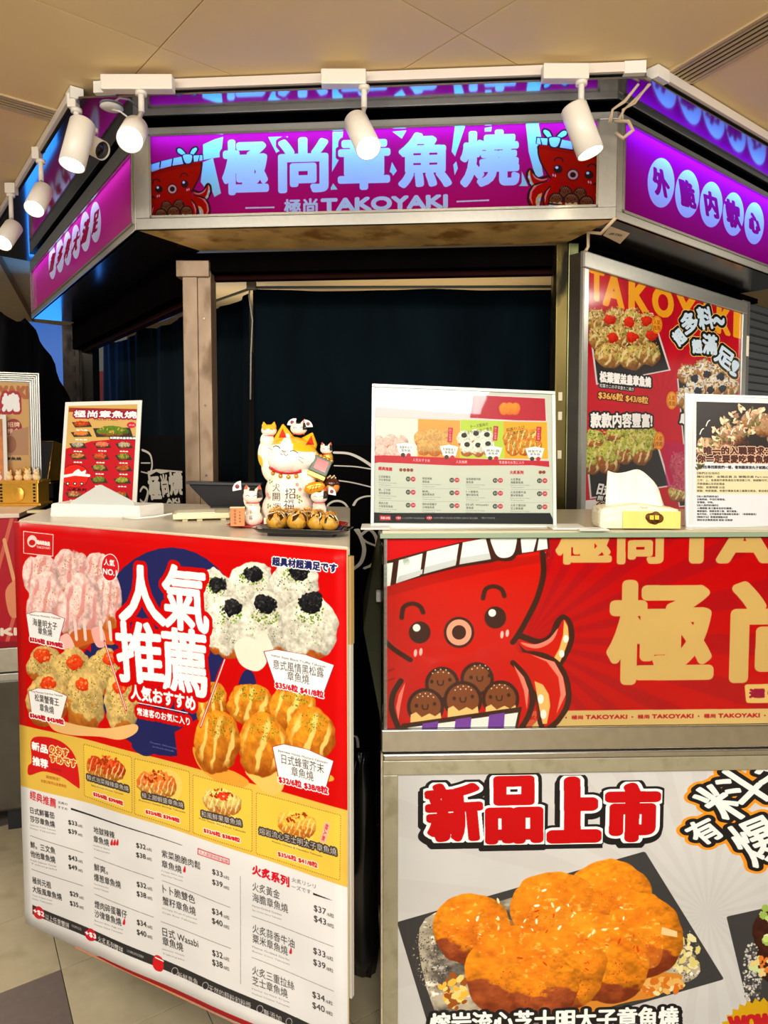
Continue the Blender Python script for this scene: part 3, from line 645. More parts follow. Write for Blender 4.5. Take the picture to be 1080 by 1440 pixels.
def print_main_sign(Q):
    P = Print(Q, 1300, 250, (205, 12, 92))
    A = lambda *p: K(180, 80, 2.842, p); B = lambda *p: K(540, 80, 3, p)
    gr = (176, 226, 205)
    # pale letters behind
    for q in (A((345, 330), (380, 320), (372, 400), (300, 412), (300, 350)), A((300, 420), (340, 405), (372, 545), (345, 560), (330, 520), (305, 520), (290, 500)), A((560, 320), (640, 318), (600, 400), (575, 350)),
              B((35, 315), (95, 310), (75, 345)), B((300, 290), (345, 285), (300, 420), (285, 400)), B((598, 280), (650, 272), (668, 360), (650, 372), (672, 500), (640, 512), (610, 400)), B((425, 300), (455, 295), (450, 325), (425, 330)), A((818, 300), (860, 298), (850, 400), (815, 460)), B((292, 455), (305, 440), (312, 470), (298, 500)), B((580, 480), (608, 545), (560, 545)), A((1055, 420), (1075, 455), (1060, 475), (1045, 460)), A((820, 505), (838, 530), (805, 532))):
        P.poly(q, gr)
    for c in (True, False):
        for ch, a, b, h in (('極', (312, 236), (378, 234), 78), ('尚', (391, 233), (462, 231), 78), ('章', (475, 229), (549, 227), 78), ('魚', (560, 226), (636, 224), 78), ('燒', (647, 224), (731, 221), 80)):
            P.text(ch, a, b, h, (205, 226, 240), 3.2, [(4.4, (200, 20, 90))] if c else ())  # white letters tinted pale blue for the tube light behind
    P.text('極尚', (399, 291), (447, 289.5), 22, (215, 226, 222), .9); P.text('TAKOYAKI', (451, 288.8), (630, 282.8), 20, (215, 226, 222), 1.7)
    P.line([(345, 292.5), (386, 291.5)], 2.2, (225, 225, 215)); P.line([(642, 283.5), (688, 281.5)], 2.2, (225, 225, 215))
    octopus(P, lambda x, y: (180+(177+(x-430)*.262)/2.842, 80+(528+(y-555)*.262)/2.842), 22, False)
    octopus(P, lambda x, y: (540+(797-(x-430)*.33)/3, 80+(497+(y-555)*.30)/3), 22, False)
    return P.material('printed_sign_main', .12, .5, glow=.84)
def chars(P, cs, ink=(175, 20, 110)):
    for ch, x, y, rx, ry, w, h in cs:
        P.ell(x, y, rx, ry, (222, 236, 236)); P.text(ch, (x-w, y-w*0), (x+w, y), h, ink, 1.5)
def print_right_sign(Q):
    P = Print(Q, 700, 330, (206, 12, 120))
    C = lambda x, y: (800+x/3.857, 60+y/3.857)
    for ch, x, y, rx, ry, w, h, s in (('外', 500, 760, 73, 135, 46, 150, 14), ('脆', 642, 820, 66, 130, 44, 150, 14), ('内', 772, 878, 62, 124, 38, 140, 12), ('軟', 892, 930, 57, 118, 42, 150, 12), ('心', 1005, 980, 53, 114, 32, 110, 10)):
        a = C(x, y); P.ell(a[0], a[1], rx/3.857, ry/3.857, (222, 238, 238), -.0)
        P.text(ch, C(x-w, y-s), C(x+w, y+s), h/3.857, (186, 16, 120), 1.6)
    return P.material('printed_sign_right', .12, .5, glow=.84)
def print_left_sign(Q):
    P = Print(Q, 600, 330, (205, 40, 140))
    C = lambda x, y: (x/3, 80+y/3)
    for ch, x, y, rx, ry, w, h, s in (('超', 221, 868, 16, 70, 10, 72, 8), ('多', 253, 838, 17, 72, 11, 70, 8), ('料', 285, 808, 17, 72, 11, 72, 8), ('大', 320, 780, 18, 72, 13, 72, 10), ('滿', 360, 737, 22, 84, 15, 84, 12), ('足', 403, 697, 23, 86, 13, 84, 12)):
        a = C(x, y); P.ell(a[0], a[1], rx/3, ry/3, (232, 240, 240))
        P.text(ch, C(x-w, y+s), C(x+w, y-s), h/3, (170, 20, 60), 1.0)
    return P.material('printed_sign_left', .14, .5, glow=.4)

def print_right_poster(Q):
    P = Print(Q, 900, 1180, (190, 12, 30))
    A = lambda *p: K(780, 340, 3.43, p)
    Y = (236, 160, 30)
    for i in range(9):
        a = -2.6+i*.35; P.poly([(930, 560), (930+300*math.cos(a), 560+300*math.sin(a)), (930+300*math.cos(a+.14), 560+300*math.sin(a+.14))], (172, 10, 34), .6)
    for ch, x0, x1, y, h in (('T', 165, 240, 205, 168), ('A', 232, 338, 235, 170), ('K', 356, 460, 262, 168), ('O', 470, 575, 292, 150), ('Y', 585, 680, 330, 150), ('A', 690, 770, 355, 140), ('K', 780, 850, 380, 140), ('I', 862, 905, 400, 130)):
        a, b = A((x0, y-(x1-x0)*.13), (x1, y+(x1-x0)*.13)); P.text(ch, a, b, h/3.43, Y, 2.4 if ch != 'I' else 2)
    def tray(q, balls, sp, seed, c=(206, 160, 80), top=(196, 176, 90)):
        q = A(*q); P.poly(q, (210, 204, 200)); cx = sum(a[0] for a in q)/4; cy = sum(a[1] for a in q)/4; P.poly([(cx+(x-cx)*.95, cy+(y-cy)*.95) for x, y in q], (44, 38, 36))
        for i, (x, y, rx, ry) in enumerate(balls):
            (a,) = A((x, y)); P.dough(a[0], a[1], rx/3.43, ry/3.43, c, (110, 66, 24), top, .2, seed+i, .2, .5, ((232, 214, 160), 3, .4))
            P.specks(a[0], a[1]-ry/7, rx/3.8, ry/5, 60, sp, 1.0, seed+i, 2.0)
    fl = ((190, 130, 70), (206, 160, 100), (150, 84, 40), (110, 108, 44), (226, 200, 150), (170, 120, 60))
    tray([(165, 400), (500, 430), (560, 620), (200, 690)], [(200, 380, 50, 55), (290, 370, 55, 52), (370, 380, 55, 55), (440, 400, 50, 55), (215, 470, 55, 60), (300, 460, 60, 60), (400, 450, 60, 60), (265, 550, 70, 62), (370, 560, 65, 60), (450, 540, 60, 60)], fl, 5)
    for x, y in ((265, 375), (360, 390), (445, 382), (280, 460), (375, 460), (470, 452)): (a,) = A((x, y)); P.dough(a[0], a[1], 8.5, 7.5, (232, 56, 30), (170, 20, 10), None, 0, x, .5)
    tray([(590, 660), (850, 640), (880, 800), (620, 980)], [(640, 640, 50, 45), (720, 620, 50, 50), (800, 630, 50, 50), (690, 700, 55, 60), (780, 700, 60, 60), (640, 760, 60, 55), (850, 700, 40, 50)], fl, 25, (206, 150, 80), (214, 218, 216))
    for x, y in ((675, 660), (735, 640), (800, 650), (750, 715), (690, 720), (810, 710)): (a,) = A((x, y)); P.dough(a[0], a[1], 5.5, 5.5, (44, 48, 60), (20, 20, 30), None, 0, x, .5)
    tray([(145, 960), (480, 910), (560, 1180), (170, 1240)], [(200, 960, 55, 55), (300, 930, 55, 50), (400, 940, 60, 55), (460, 960, 50, 55), (180, 1060, 55, 70), (260, 1040, 60, 80), (340, 1010, 50, 70), (420, 1010, 55, 70)], ((150, 160, 50), (190, 190, 80), (110, 120, 40), (220, 200, 120)), 45, (200, 110, 50), (180, 180, 70))
    tray([(560, 1080), (760, 1000), (900, 1250), (600, 1280)], [(600, 1080, 50, 60), (620, 1150, 50, 60), (600, 1210, 50, 50)], fl, 65)
    P.poly(A((120, 1250), (340, 1230), (500, 1260), (560, 1370), (110, 1370)), (226, 222, 216)); P.poly(A((520, 960), (650, 980), (650, 1210), (540, 1180)), (176, 10, 90), .6)
    for s, a, b, h, bo, o in (('松葉蟹羔皇章魚燒', (216, 650), (466, 678), 58, .8, 2.6), ('松葉カニの子羊皇たこ焼き', (216, 692), (382, 712), 20, .2, 1.4), ('款款内容豐富!', (172, 860), (472, 862), 78, .9, 2.6), ('日式照燒章魚燒', (206, 1190), (430, 1220), 60, .8, 2.6), ('照り焼きたこ焼き', (206, 1235), (420, 1260), 24, .3, 1.6), ('鳥香蒜黑松露章魚燒', (604, 850), (820, 885), 52, .8, 2.6)):
        a, b = A(a, b); P.text(s, a, b, h/3.43, WHT, bo, [(o, BLK)])
    for s, a, b, h in (('$36/6粒 $43/8粒', (210, 738), (452, 766), 42), ('$34/6粒 $40/8粒', (204, 1275), (430, 1300), 46)): a, b = A(a, b); P.text(s, a, b, h/3.43, (236, 180, 80), .5, [(1.6, (90, 20, 10))])
    for s, a, b, h in (('超', (580, 480), (622, 440), 76), ('多', (612, 405), (690, 375), 100), ('料', (690, 372), (765, 365), 110), ('~', (765, 380), (820, 385), 40), ('超', (662, 505), (712, 505), 70), ('滿', (712, 490), (785, 500), 100), ('足', (780, 530), (860, 590), 96), ('!', (850, 600), (885, 620), 80)):
        a, b = A(a, b); P.text(s, a, b, h/3.43, (206, 226, 240), 1.2, [(4.4, (240, 190, 90)), (3.4, BLK)])
    for s, a, b, h in (('超', (580, 480), (622, 440), 76), ('多', (612, 405), (690, 375), 100), ('料', (690, 372), (765, 365), 110), ('超', (662, 505), (712, 505), 70), ('滿', (712, 490), (785, 500), 100), ('足', (780, 530), (860, 590), 96)):
        a, b = A(a, b); P.text(s, a, b, h/3.43, (206, 226, 240), 1.2)
    for x, y in ((493, 400), (565, 765), (503, 960)):
        (a,) = A((x, y)); P.ell(a[0], a[1], 7.5, 12.5, (236, 150, 30)); P.ell(a[0], a[1], 6.6, 11.5, (180, 60, 10)); P.ell(a[0], a[1], 6, 11, (236, 160, 40)); P.text('人氣', (a[0]-5, a[1]-4), (a[0]+5, a[1]-3), 7, (150, 50, 10)); P.text('推薦', (a[0]-5, a[1]+4), (a[0]+5, a[1]+5), 7, (150, 50, 10))
    P.soil(.06, 4)
    return P.material('printed_poster_takoyaki', .12, .35)

def print_banner(Q):
    P = Print(Q, 1750, 490, (188, 2, 6))
    A = lambda *p: K(530, 740, 3.724, p); B = lambda *p: K(780, 740, 3.6, p)
    for i in range(14):
        a = -1.35+i*.22; P.poly([(740, 900), (740+900*math.cos(a), 900+900*math.sin(a)), (740+900*math.cos(a+.1), 900+900*math.sin(a+.1))], (162, 6, 20), .7)
    T = (206, 166, 98)
    P.text('極尚', (781, 763), (934, 762), 63, T, 3.2); P.text('TAKOYAKI', (944, 762), (1465, 760), 63, T, 5)
    for ch, x0, x1, y in (('極', 853, 1005, 890), ('尚', 1027, 1180, 887), ('章', 1200, 1340, 884), ('魚', 1355, 1490, 882)): P.text(ch, (x0, y), (x1, y-1), 148, T, 6.2)
    P.poly([(535, 1002), (1500, 992), (1500, 1014), (535, 1025)], (212, 176, 112))
    x = 710
    while x < 1480:
        P.text('極尚', (x, 1010-(x-700)*.011), (x+17, 1009.8-(x-700)*.011), 6.5, (176, 20, 30), .5); P.text('TAKOYAKI', (x+20, 1009.7-(x-700)*.011), (x+79, 1009-(x-700)*.011), 6.5, (176, 20, 30), .55); P.ell(x+86, 1009.3-(x-700)*.011, 1.1, 1.1, (176, 20, 30))
        x += 93.2
    P.poly([(1050, 965), (1240, 962), (1240, 984), (1052, 986)], (222, 180, 104), grow=5); P.text('選り抜きたこ焼き', (1053, 975), (1230, 973), 14, (150, 10, 50), 1.2)
    P.poly(A((40, 40), (200, 60), (60, 100)), (222, 210, 200)); P.poly(A((20, 60), (240, 30), (580, 40), (560, 62), (60, 190)), (206, 14, 18))
    octopus(P, lambda x, y: (530+x/3.724, 740+y/3.724), 29)
    P.soil(.06, 8)
    return P.material('printed_banner_octopus', .35, .12)

def print_lower_poster(Q):
    P = Print(Q, 1500, 1000, (198, 198, 194))
    A = lambda *p: K(530, 1050, 3.693, p); B = lambda *p: K(790, 1050, 3.693, p)
    for i in range(26):
        a = i*.242; P.poly([(995, 1285), (995+700*math.cos(a), 1285+700*math.sin(a)), (995+700*math.cos(a+.11), 1285+700*math.sin(a+.11))], (190, 187, 184), .5)
    Hd = (('新', (598, 1145), (680, 1140), 84, 4.4), ('品', (682, 1140), (764, 1138), 96, 5), ('上', (768, 1140), (846, 1138), 94, 7.5), ('市', (850, 1143), (929, 1142), 84, 6))
    for k in range(3):
        for ch, a, b, h, bo in Hd:
            if k == 0: P.text(ch, (a[0]-2, a[1]+5), (b[0]-2, b[1]+5), h, BLK, bo, [(9, BLK)]); P.text(ch, a, b, h, BLK, bo, [(8.5, BLK)])
            if k == 1: P.text(ch, a, b, h, WHT, bo, [(4.4, WHT)])
            if k == 2: P.text(ch, a, b, h, (184, 4, 10), bo, ())
    # stone plate
    P.poly([(562, 1298), (905, 1200), (1014, 1376), (620, 1490)], (58, 57, 56), grow=6)
    P.melt([(590, 1305), (700, 1268), (880, 1225), (930, 1290), (985, 1366), (900, 1400), (760, 1440), (640, 1470)], ((60, 58, 56), (120, 112, 100), (184, 172, 148), (200, 190, 165)), 60, 33, .9)
    P.specks(606, 1345, 26, 46, 330, ((60, 58, 54), (190, 178, 150), (110, 100, 90), (70, 66, 60)), 1.0, 3); P.specks(955, 1345, 30, 42, 330, ((60, 58, 54), (180, 168, 140), (90, 84, 76), (70, 66, 60)), 1.0, 4)
    P.blob([(840, 1400), (900, 1370), (960, 1372), (925, 1400), (880, 1410), (800, 1430)], (204, 130, 44)); P.specks(900, 1385, 60, 14, 90, ((222, 170, 90), (230, 210, 150), (206, 110, 30)), 3.6, 9, 1.6)
    P.specks(965, 1345, 18, 30, 26, ((226, 216, 160), (214, 200, 120)), 4, 19, 1.8); P.specks(640, 1395, 22, 24, 40, ((232, 180, 60), (226, 206, 120), (150, 80, 30)), 4, 29, 1.6)
    for i, (x, y, rx, ry, tl) in enumerate(((856, 1260, 62, 52, .6), (781, 1282, 64, 56, .6), (664, 1306, 56, 50, .5), (905, 1315, 56, 62, .3), (830, 1345, 72, 62, .7), (860, 1355, 52, 56, .5), (720, 1368, 66, 66, .3), (790, 1365, 62, 60, .7), (766, 1390, 50, 46, .1))):
        P.dough(x, y, rx, ry, (206, 106, 50), (110, 44, 18), (238, 138, 24), tl, 200+i, .12, .3)
        P.specks(x, y+ry*.35, rx*.7, ry*.45, 90, ((130, 50, 26), (160, 66, 34)), .8, 210+i)
    P.melt(A((700, 900), (740, 760), (840, 670), (960, 690), (1020, 740), (1080, 690), (1180, 650), (1300, 690), (1340, 800), (1440, 860), (1485, 990), (1470, 1120), (1400, 1150), (1330, 1060), (1200, 1090), (1120, 1180), (1040, 1120), (980, 1060), (900, 1110), (870, 1250), (780, 1260), (720, 1140), (600, 1150), (520, 1060), (420, 1010), (330, 960), (380, 820), (470, 790), (600, 820)), ((206, 92, 20), (228, 120, 20), (238, 140, 28), (242, 156, 44)), 44, 7, .5)
    P.specks(770, 1290, 120, 40, 26, ((252, 226, 170), (255, 240, 210)), 1.8, 78, 2.4); P.specks(780, 1330, 130, 50, 20, ((200, 70, 16),), 1.4, 79, 3)
    P.poly(B((520, 935), (600, 960), (600, 990), (515, 975)), (236, 200, 140))
    for k in (0, 1): P.text('熔岩流心芝士明太子章魚燒', (604, 1440), (955, 1430), 32, WHT if k else BLK, 1.2, () if k else [(4.5, BLK)])
    OR = (226, 140, 30)
    S = (('有', (972, 1178), (1008, 1160), 36), ('料', (998, 1140), (1062, 1096), 62), ('多', (1066, 1100), (1130, 1080), 62), ('爆', (1038, 1195), (1100, 1170), 66), ('滿', (1106, 1178), (1170, 1160), 66))
    for r, c in ((9.5, OR), (5.5, BLK), (0, (228, 230, 226))):
        for ch, a, b, h in S: P.text(ch, a, b, h, c, 1.5, [(r, c)] if r else ())
    P.poly([(1024, 1290), (1180, 1255), (1260, 1400), (1060, 1440)], (60, 58, 58), grow=4); P.specks(1058, 1370, 14, 44, 200, ((180, 178, 170), (210, 205, 190), (90, 86, 80)), 1.8, 31)
    for i, (x, y) in enumerate(((1095, 1310), (1150, 1300), (1100, 1350), (1170, 1350))): P.dough(x, y, 38, 36, (90, 44, 26), (40, 18, 12), (60, 28, 20), .3, 300+i); P.specks(x, y-28, 26, 14, 30, ((190, 214, 120), (226, 236, 190), (150, 180, 80)), 5, 33+i)
    P.specks(1070, 1360, 14, 14, 30, ((222, 200, 130), (220, 120, 40), (200, 214, 150)), 3.5, 61)
    st = []
    for k in range(72): a = k*math.pi/36; r = 62 if k % 2 else 68; st.append((1074+r*math.cos(a), 1472+r*math.sin(a)*1.02))
    P.poly(st, (204, 158, 20)); P.text('WOW', (1024, 1442), (1090, 1436), 26, (186, 30, 34), 2)
    P.soil(.04, 12)
    return P.material('printed_poster_new', .35, .3)

def print_menu_board(Q):
    P = Print(Q, 900, 640, (196, 196, 184))
    A = lambda *p: K(500, 520, 3.6, p)
    P.poly(A((60, 95), (960, 140), (970, 260), (70, 235)), (226, 200, 205)); P.poly(A((605, 128), (960, 145), (965, 258), (590, 240)), (176, 14, 44))
    for q, c in ((A((80, 240), (322, 248), (320, 440), (85, 430)), (236, 214, 206)), (A((325, 248), (540, 254), (540, 440), (322, 440)), (232, 150, 60)), (A((543, 250), (757, 256), (762, 445), (540, 440)), (176, 196, 60)), (A((757, 256), (970, 264), (975, 450), (762, 445)), (226, 160, 30))): P.poly(q, c)
    for o, c, d, t in (((180, 400), (226, 170, 130), (160, 80, 60), (232, 190, 180)), ((400, 370), (226, 140, 50), (160, 80, 20), (214, 160, 90)), ((620, 370), (220, 130, 60), (150, 70, 20), (228, 224, 208)), ((850, 370), (232, 150, 40), (150, 70, 10), None)):
        for i, (dx, dy) in enumerate(((-60, -25), (0, -35), (55, -30), (-45, 20), (10, 22), (60, 15))):
            (a,) = A((o[0]+dx, o[1]+dy)); P.dough(a[0], a[1], 10.5, 12, c, d, t, .5, i+o[0], .15, .2, ((240, 214, 140), 3, .3) if t is None else None)
            if o[0] == 620: P.ell(a[0], a[1]-5, 4, 3.4, (26, 26, 30))
            if o[0] == 850: P.specks(a[0], a[1]-4, 5, 4, 14, ((130, 140, 40), (100, 110, 30)), .9, i)
    for dx in (0, 14, 28): (a,) = A((760+dx*2, 195+(dx % 2)*5)); P.dough(a[0], a[1], 7, 9, (240, 150, 30), (200, 90, 10), None, 0, dx)
    P.poly(A((85, 435), (150, 432), (540, 440), (980, 462), (982, 492), (900, 482), (540, 478), (120, 468), (85, 475)), (186, 20, 48))
    for s, a, b, h in (('人気おすすめ', (296, 452), (386, 455), 17), ('人気推薦', (518, 458), (576, 460), 17), ('常連客のお気に入り', (735, 464), (858, 468), 17)): a, b = A(a, b); P.text(s, a, b, h/3.6, WHT, .15)
    for x, y, s in ((260, 395, '海量明太子'), (485, 402, '松葉蟹膏王'), (705, 408, '黑松露'), (912, 415, '蜂蜜芥末')):
        P.poly(A((x-48, y-20), (x, y-28), (x+46, y-18), (x+32, y+30), (x-32, y+28)), (236, 240, 240)); a, b = A((x-34, y-6), (x+34, y-2)); P.text(s, a, b, 4, BLK, .1); a, b = A((x-24, y+10), (x+24, y+12)); P.text('章魚燒', a, b, 4, BLK, .1)
        (c,) = A((x-14, y+34)); P.ell(c[0], c[1], 3, 3, (50, 50, 50)); (c,) = A((x+16, y+35)); P.ell(c[0], c[1], 3, 3, (180, 30, 50))
    for x, y in ((490, 325), (718, 315), (930, 322)):
        P.poly(A((x-10, y-36), (x+14, y-34), (x+8, y+38), (x-14, y+36)), (186, 20, 48)); a, b = A((x, y-30), (x-2, y+32)); P.text('超人氣推薦', a, b, 4, WHT, .1)
    for s, a, b, h in (('チーズ風味の', (590, 285), (680, 270), 18), ('まろやかなたこ焼き', (560, 318), (700, 292), 20), ('和風わさび', (770, 300), (862, 285), 18), ('たこ焼きです', (775, 320), (860, 308), 18)): a, b = A(a, b); P.text(s, a, b, h/3.6, (60, 50, 20), .15)
    a, b = A((116, 498), (190, 502)); P.text('經典推薦', a, b, 5.5, (180, 20, 40), .3)
    a, b = A((788, 516), (856, 518)); P.text('火炙系列', a, b, 5.5, (180, 20, 40), .3)
    for x in (235, 254, 273, 291): (c,) = A((x, 504)); P.ell(c[0], c[1], 2.4, 2.4, (130, 60, 40))
    for x in (938, 955): (c,) = A((x, 518)); P.ell(c[0], c[1], 2.4, 2.4, (130, 60, 40))
    N = ((('日式鮮蕃茄', '莎莎章魚燒'), ('鮮。三文魚', '他他章魚燒'), ('極尚元祖', '大阪風章魚燒')), (('地獄辣辣', '章魚燒'), ('鮮爽。', '爆葱章魚燒'), ('煙肉碎蛋薯仔', '沙律章魚燒')), (('紫菜脆脆肉鬆', '章魚燒'), ('卜卜脆雙色', '蟹籽章魚燒'), ('日式 Wasabi', '章魚燒')), (('火炙黃金', '海膽章魚燒'), ('火炙蒜香牛油', '粟米章魚燒'), ('火炙三重拉絲', '芝士章魚燒')))
    for ci, (x, px) in enumerate(((118, 285), (346, 510), (570, 728), (792, 946))):
        for ri, y in enumerate((540, 606, 673)):
            y2 = y+ci*4
            for k, s in enumerate(N[ci][ri]): a, b = A((x, y2+k*16), (x+12.5*len(s), y2+k*16+1)); P.text(s, a, b, 3.8, (50, 48, 44), .15)
            for k, s in enumerate(('Flavoured Crispy', 'Takoyaki')): a, b = A((x, y2+31+k*11), (x+95-30*k, y2+32+k*11)); P.text(s, a, b, 1.8, (110, 108, 100))
            for k, c in ((0, (60, 70, 60)), (26, (190, 40, 60))): (e,) = A((px-12+k, y2+9)); P.ell(e[0], e[1], 3.4, 3.4, c); P.text('33' if k == 0 else '39', (e[0]-2, e[1]), (e[0]+2, e[1]), 2.6, (230, 225, 215))
            if ri: P.line(A((x, y2-14), (x+190, y2-12)), .4, (150, 148, 138))
    P.poly(A((85, 722), (985, 725), (1010, 782), (85, 775)), (26, 24, 26)); P.poly(A((124, 736), (182, 736), (182, 762), (124, 762)), (180, 30, 50)); a, b = A((128, 748), (178, 749)); P.text('極尚', a, b, 4, WHT, .2)
    for x, s in ((212, '+$2'), (372, '+$3')): (c,) = A((x+10, 749)); P.ell(c[0], c[1], 4.4, 3.2, (180, 30, 50)); P.text(s, (c[0]-3.4, c[1]), (c[0]+3.4, c[1]), 3, WHT, .2)
    for s, x0, x1 in (('以上任意雙拼 另有章魚滋味', 240, 358), ('火炙系列雙拼 另有滋味 任意雙拼 滋味多多 歡迎選購', 402, 628), ('*圖片只供參考', 645, 715)): a, b = A((x0, 749), (x1, 751)); P.text(s, a, b, 3, (220, 218, 210), .1)
    return P.material('printed_menu_card', .3, .3)

def print_left_menu(Q):
    P = Print(Q, 480, 640, (206, 168, 96))
    A = lambda *p: K(0, 480, 3.273, p)
    P.poly(A((285, 500), (420, 460), (650, 440), (610, 760), (250, 760)), (188, 28, 40)); P.poly(A((318, 305), (655, 312), (652, 330), (316, 325)), (150, 60, 30))
    P.text('極尚章魚燒', *A((340, 333), (630, 338)), 10.5, WHT, .45, [(2, (150, 20, 60))]); P.text('TAKOYAKI', *A((430, 360), (540, 362)), 2.4, (120, 40, 20))
    def dish(x, y, w, h, cs, cap, sd):
        q = A((x, y), (x+w, y-3), (x+w+14, y+h), (x+16, y+h+3)); P.poly(q, (60, 52, 46)); (c,) = A((x+w/2+6, y+h*.35)); P.dough(c[0], c[1], w/7.4, h/5.2, cs[0], (100, 60, 30), cs[1], .3, sd, .4, .5); P.specks(c[0], c[1]-1, w/9, h/8, 30, cs, 1.1, sd, 2)
        if cap: P.text('章魚燒', *A((x+20, y+h+14), (x+w-8, y+h+15)), 2.4, WHT, .2)
    dish(428, 400, 170, 38, ((200, 150, 60), (90, 130, 40)), 0, 3); P.text('松葉蟹羔皇章魚燒', *A((505, 444), (625, 446)), 3.6, WHT, .3, [(.8, BLK)])
    P.ell(*A((605, 385))[0], 6.4, 4.2, (200, 30, 60)); P.text('推薦', *A((592, 385), (620, 386)), 3, WHT, .1)
    dish(330, 372, 80, 22, ((214, 120, 50), (190, 60, 30)), 1, 5); dish(325, 418, 85, 20, ((214, 140, 70), (220, 120, 60)), 1, 7)
    for i, (x, y, a, b) in enumerate(((318, 470, (150, 140, 120), (190, 180, 160)), (430, 468, (210, 110, 80), (226, 130, 90)), (530, 470, (140, 120, 90), (180, 170, 140)), (318, 520, (200, 140, 80), (150, 90, 40)), (422, 522, (200, 90, 50), (180, 60, 30)), (528, 524, (150, 150, 60), (90, 110, 40)), (418, 574, (160, 150, 70), (120, 120, 50)), (528, 576, (200, 110, 50), (170, 80, 30)), (415, 630, (130, 140, 60), (90, 120, 40)), (522, 632, (170, 180, 70), (130, 150, 50)), (300, 696, (200, 150, 100), (150, 90, 60)), (515, 700, (190, 130, 60), (150, 90, 40)))): dish(x, y, 68, 22, (a, b), 1, 11+i)
    (c,) = A((345, 620)); P.ell(c[0], c[1], 20, 17, (120, 20, 20)); P.ell(c[0], c[1], 19, 16, (216, 40, 30)); P.line(A((290, 622), (345, 612), (410, 618)), 3.6, WHT); P.blob(A((335, 610), (360, 588), (375, 600), (395, 592), (385, 615)), WHT)
    for x in (312, 345, 376): (e,) = A((x, 655)); P.ell(e[0], e[1], 2.4, 2.4, BLK); P.ell(e[0], e[1], 1.3, 1.3, WHT)
    P.text('火炙系列', *A((308, 682), (398, 684)), 4.5, (60, 20, 20), .3)
    return P.material('printed_menu_small', .3, .3)

def print_notice(Q):
    P = Print(Q, 660, 640, (208, 210, 212))
    A = lambda *p: K(780, 340, 3.43, p)
    P.poly(A((684, 770), (1400, 782), (1400, 1045), (682, 1062)), (40, 32, 28))
    rs = random.Random(4)
    for i in range(26):
        x = rs.uniform(700, 1300); y = 1000-rs.uniform(0, 1)*min(170, (x-680)*.55) if x < 900 else rs.uniform(840, 1000); (a,) = A((x, y))
        P.dough(a[0], a[1], 12, 12, (200, 140, 60), (70, 40, 20), (170, 130, 90), .2, i, .3, .5)
    for i in range(90):
        x = rs.uniform(690, 1300); y = max(990-(x-680)*.9, 800)+rs.uniform(0, 130); (a,) = A((x, y)); P.specks(a[0], a[1], 5, 4, 5, ((206, 170, 130), (232, 206, 170), (150, 110, 80), (90, 96, 40)), 2, i, 2.6)
    for x, y in ((700, 930), (730, 890), (800, 930), (890, 910), (930, 880), (850, 930)): P.line(A((x, y), (x+9, y-22), (x+20, y-30)), 1.4, (240, 232, 214), curve=True)
    P.text('【熱鬧招募中】', *A((798, 968), (935, 970)), 5.5, (90, 40, 20), .2); P.text('唯一的入職要求：', *A((718, 1007), (1028, 1009)), 12.5, (70, 34, 26), .6, [(1.2, (206, 170, 140))]); P.text('你一定要愛吃章魚燒！', *A((686, 1046), (1060, 1049)), 12, (70, 34, 26), .6, [(1.2, (206, 170, 140))])
    P.text('我們在尋找跟我們一樣，看到圓滾滾丸子就開心的你加入', *A((686, 1086), (1100, 1090)), 5, (50, 50, 50), .3)
    P.poly(A((684, 1104), (1400, 1104), (1400, 1220), (682, 1214)), (212, 202, 160))
    L = ('【我們正在找你】', '職位空缺：全職店員 及 兼職店員 Part time', '工作：上、負責製作章魚燒及日常店務工作，無經驗均可，有心的', '月薪面議以及花紅獎金', '地點：就業時間 分店', '薪酬：時薪面議，有晉升機會及員工優惠及獎金，歡迎查詢，誠邀你')
    for i, s in enumerate(L): P.text(s, *A((686, 1116+i*17), (686+min(13.5*len(s), 420), 1117+i*17)), 3.6, (70, 66, 56), .2)
    L = ('【加入我們請符合】', '主動熱誠，不怕忙碌環境。', '有禮貌，守時。', '【加入我們的福利】', '入職獎勵 員工膳食及折扣優惠。', '醫療福利、例假及勞工假、晉升機會。', '每月花紅，工作優異者可獲加薪及獎金！（有經驗優先）', '【聯絡方法】致電或親臨本店', '請向本店職員查詢 謝謝 店務部')
    for i, s in enumerate(L): P.text(s, *A((686, 1228+i*14.2), (686+min(11.5*len(s), 300), 1229+i*14.2)), 3.2, (60, 60, 62), .25)
    return P.material('printed_notice', .3, .3)

def print_far_poster(Q):
    P = Print(Q, 300, 360, (206, 160, 92))
    P.text('TAKOYAKI', (-58, 551), (41, 552), 20, (176, 96, 40), 2); P.text('燒', (2, 566), (28, 566), 27, WHT, 2, [(3.5, (170, 20, 30))]); P.text('魚', (-26, 566), (0, 566), 27, WHT, 2, [(3.5, (170, 20, 30))])
    P.ell(19, 602, 12, 13, (150, 30, 30)); P.text('招牌', (10, 597), (28, 597), 8, (232, 200, 160), .4); P.text('推介', (10, 606), (28, 606), 8, (232, 200, 160), .4)
    P.poly([(-20, 640), (20, 605), (40, 600), (40, 640)], (176, 130, 90)); P.ell(15, 625, 8, 12, (150, 90, 50)); P.text('章魚燒', (8, 645), (30, 645), 5, BLK, .4)
    return P.material('printed_poster_beige', .3, .3)
def print_far_banner(Q):
    P = Print(Q, 500, 340, (176, 22, 36))
    for k in range(8): P.line([(-200+k*40, 940), (-140+k*40, 716)], 6, (222, 130, 90), .7)
    P.text('TAKOYAKI', (-120, 893), (24, 888), 12, (236, 220, 200), 1.4); P.poly([(-260, 905), (28, 902), (28, 916), (-260, 940)], (140, 20, 34)); P.line([(6, 760), (26, 842)], 6, (226, 160, 110)); P.blob([(8, 830), (28, 815), (28, 862), (14, 866)], (226, 140, 100))
    return P.material('printed_banner_far', .35, .3)

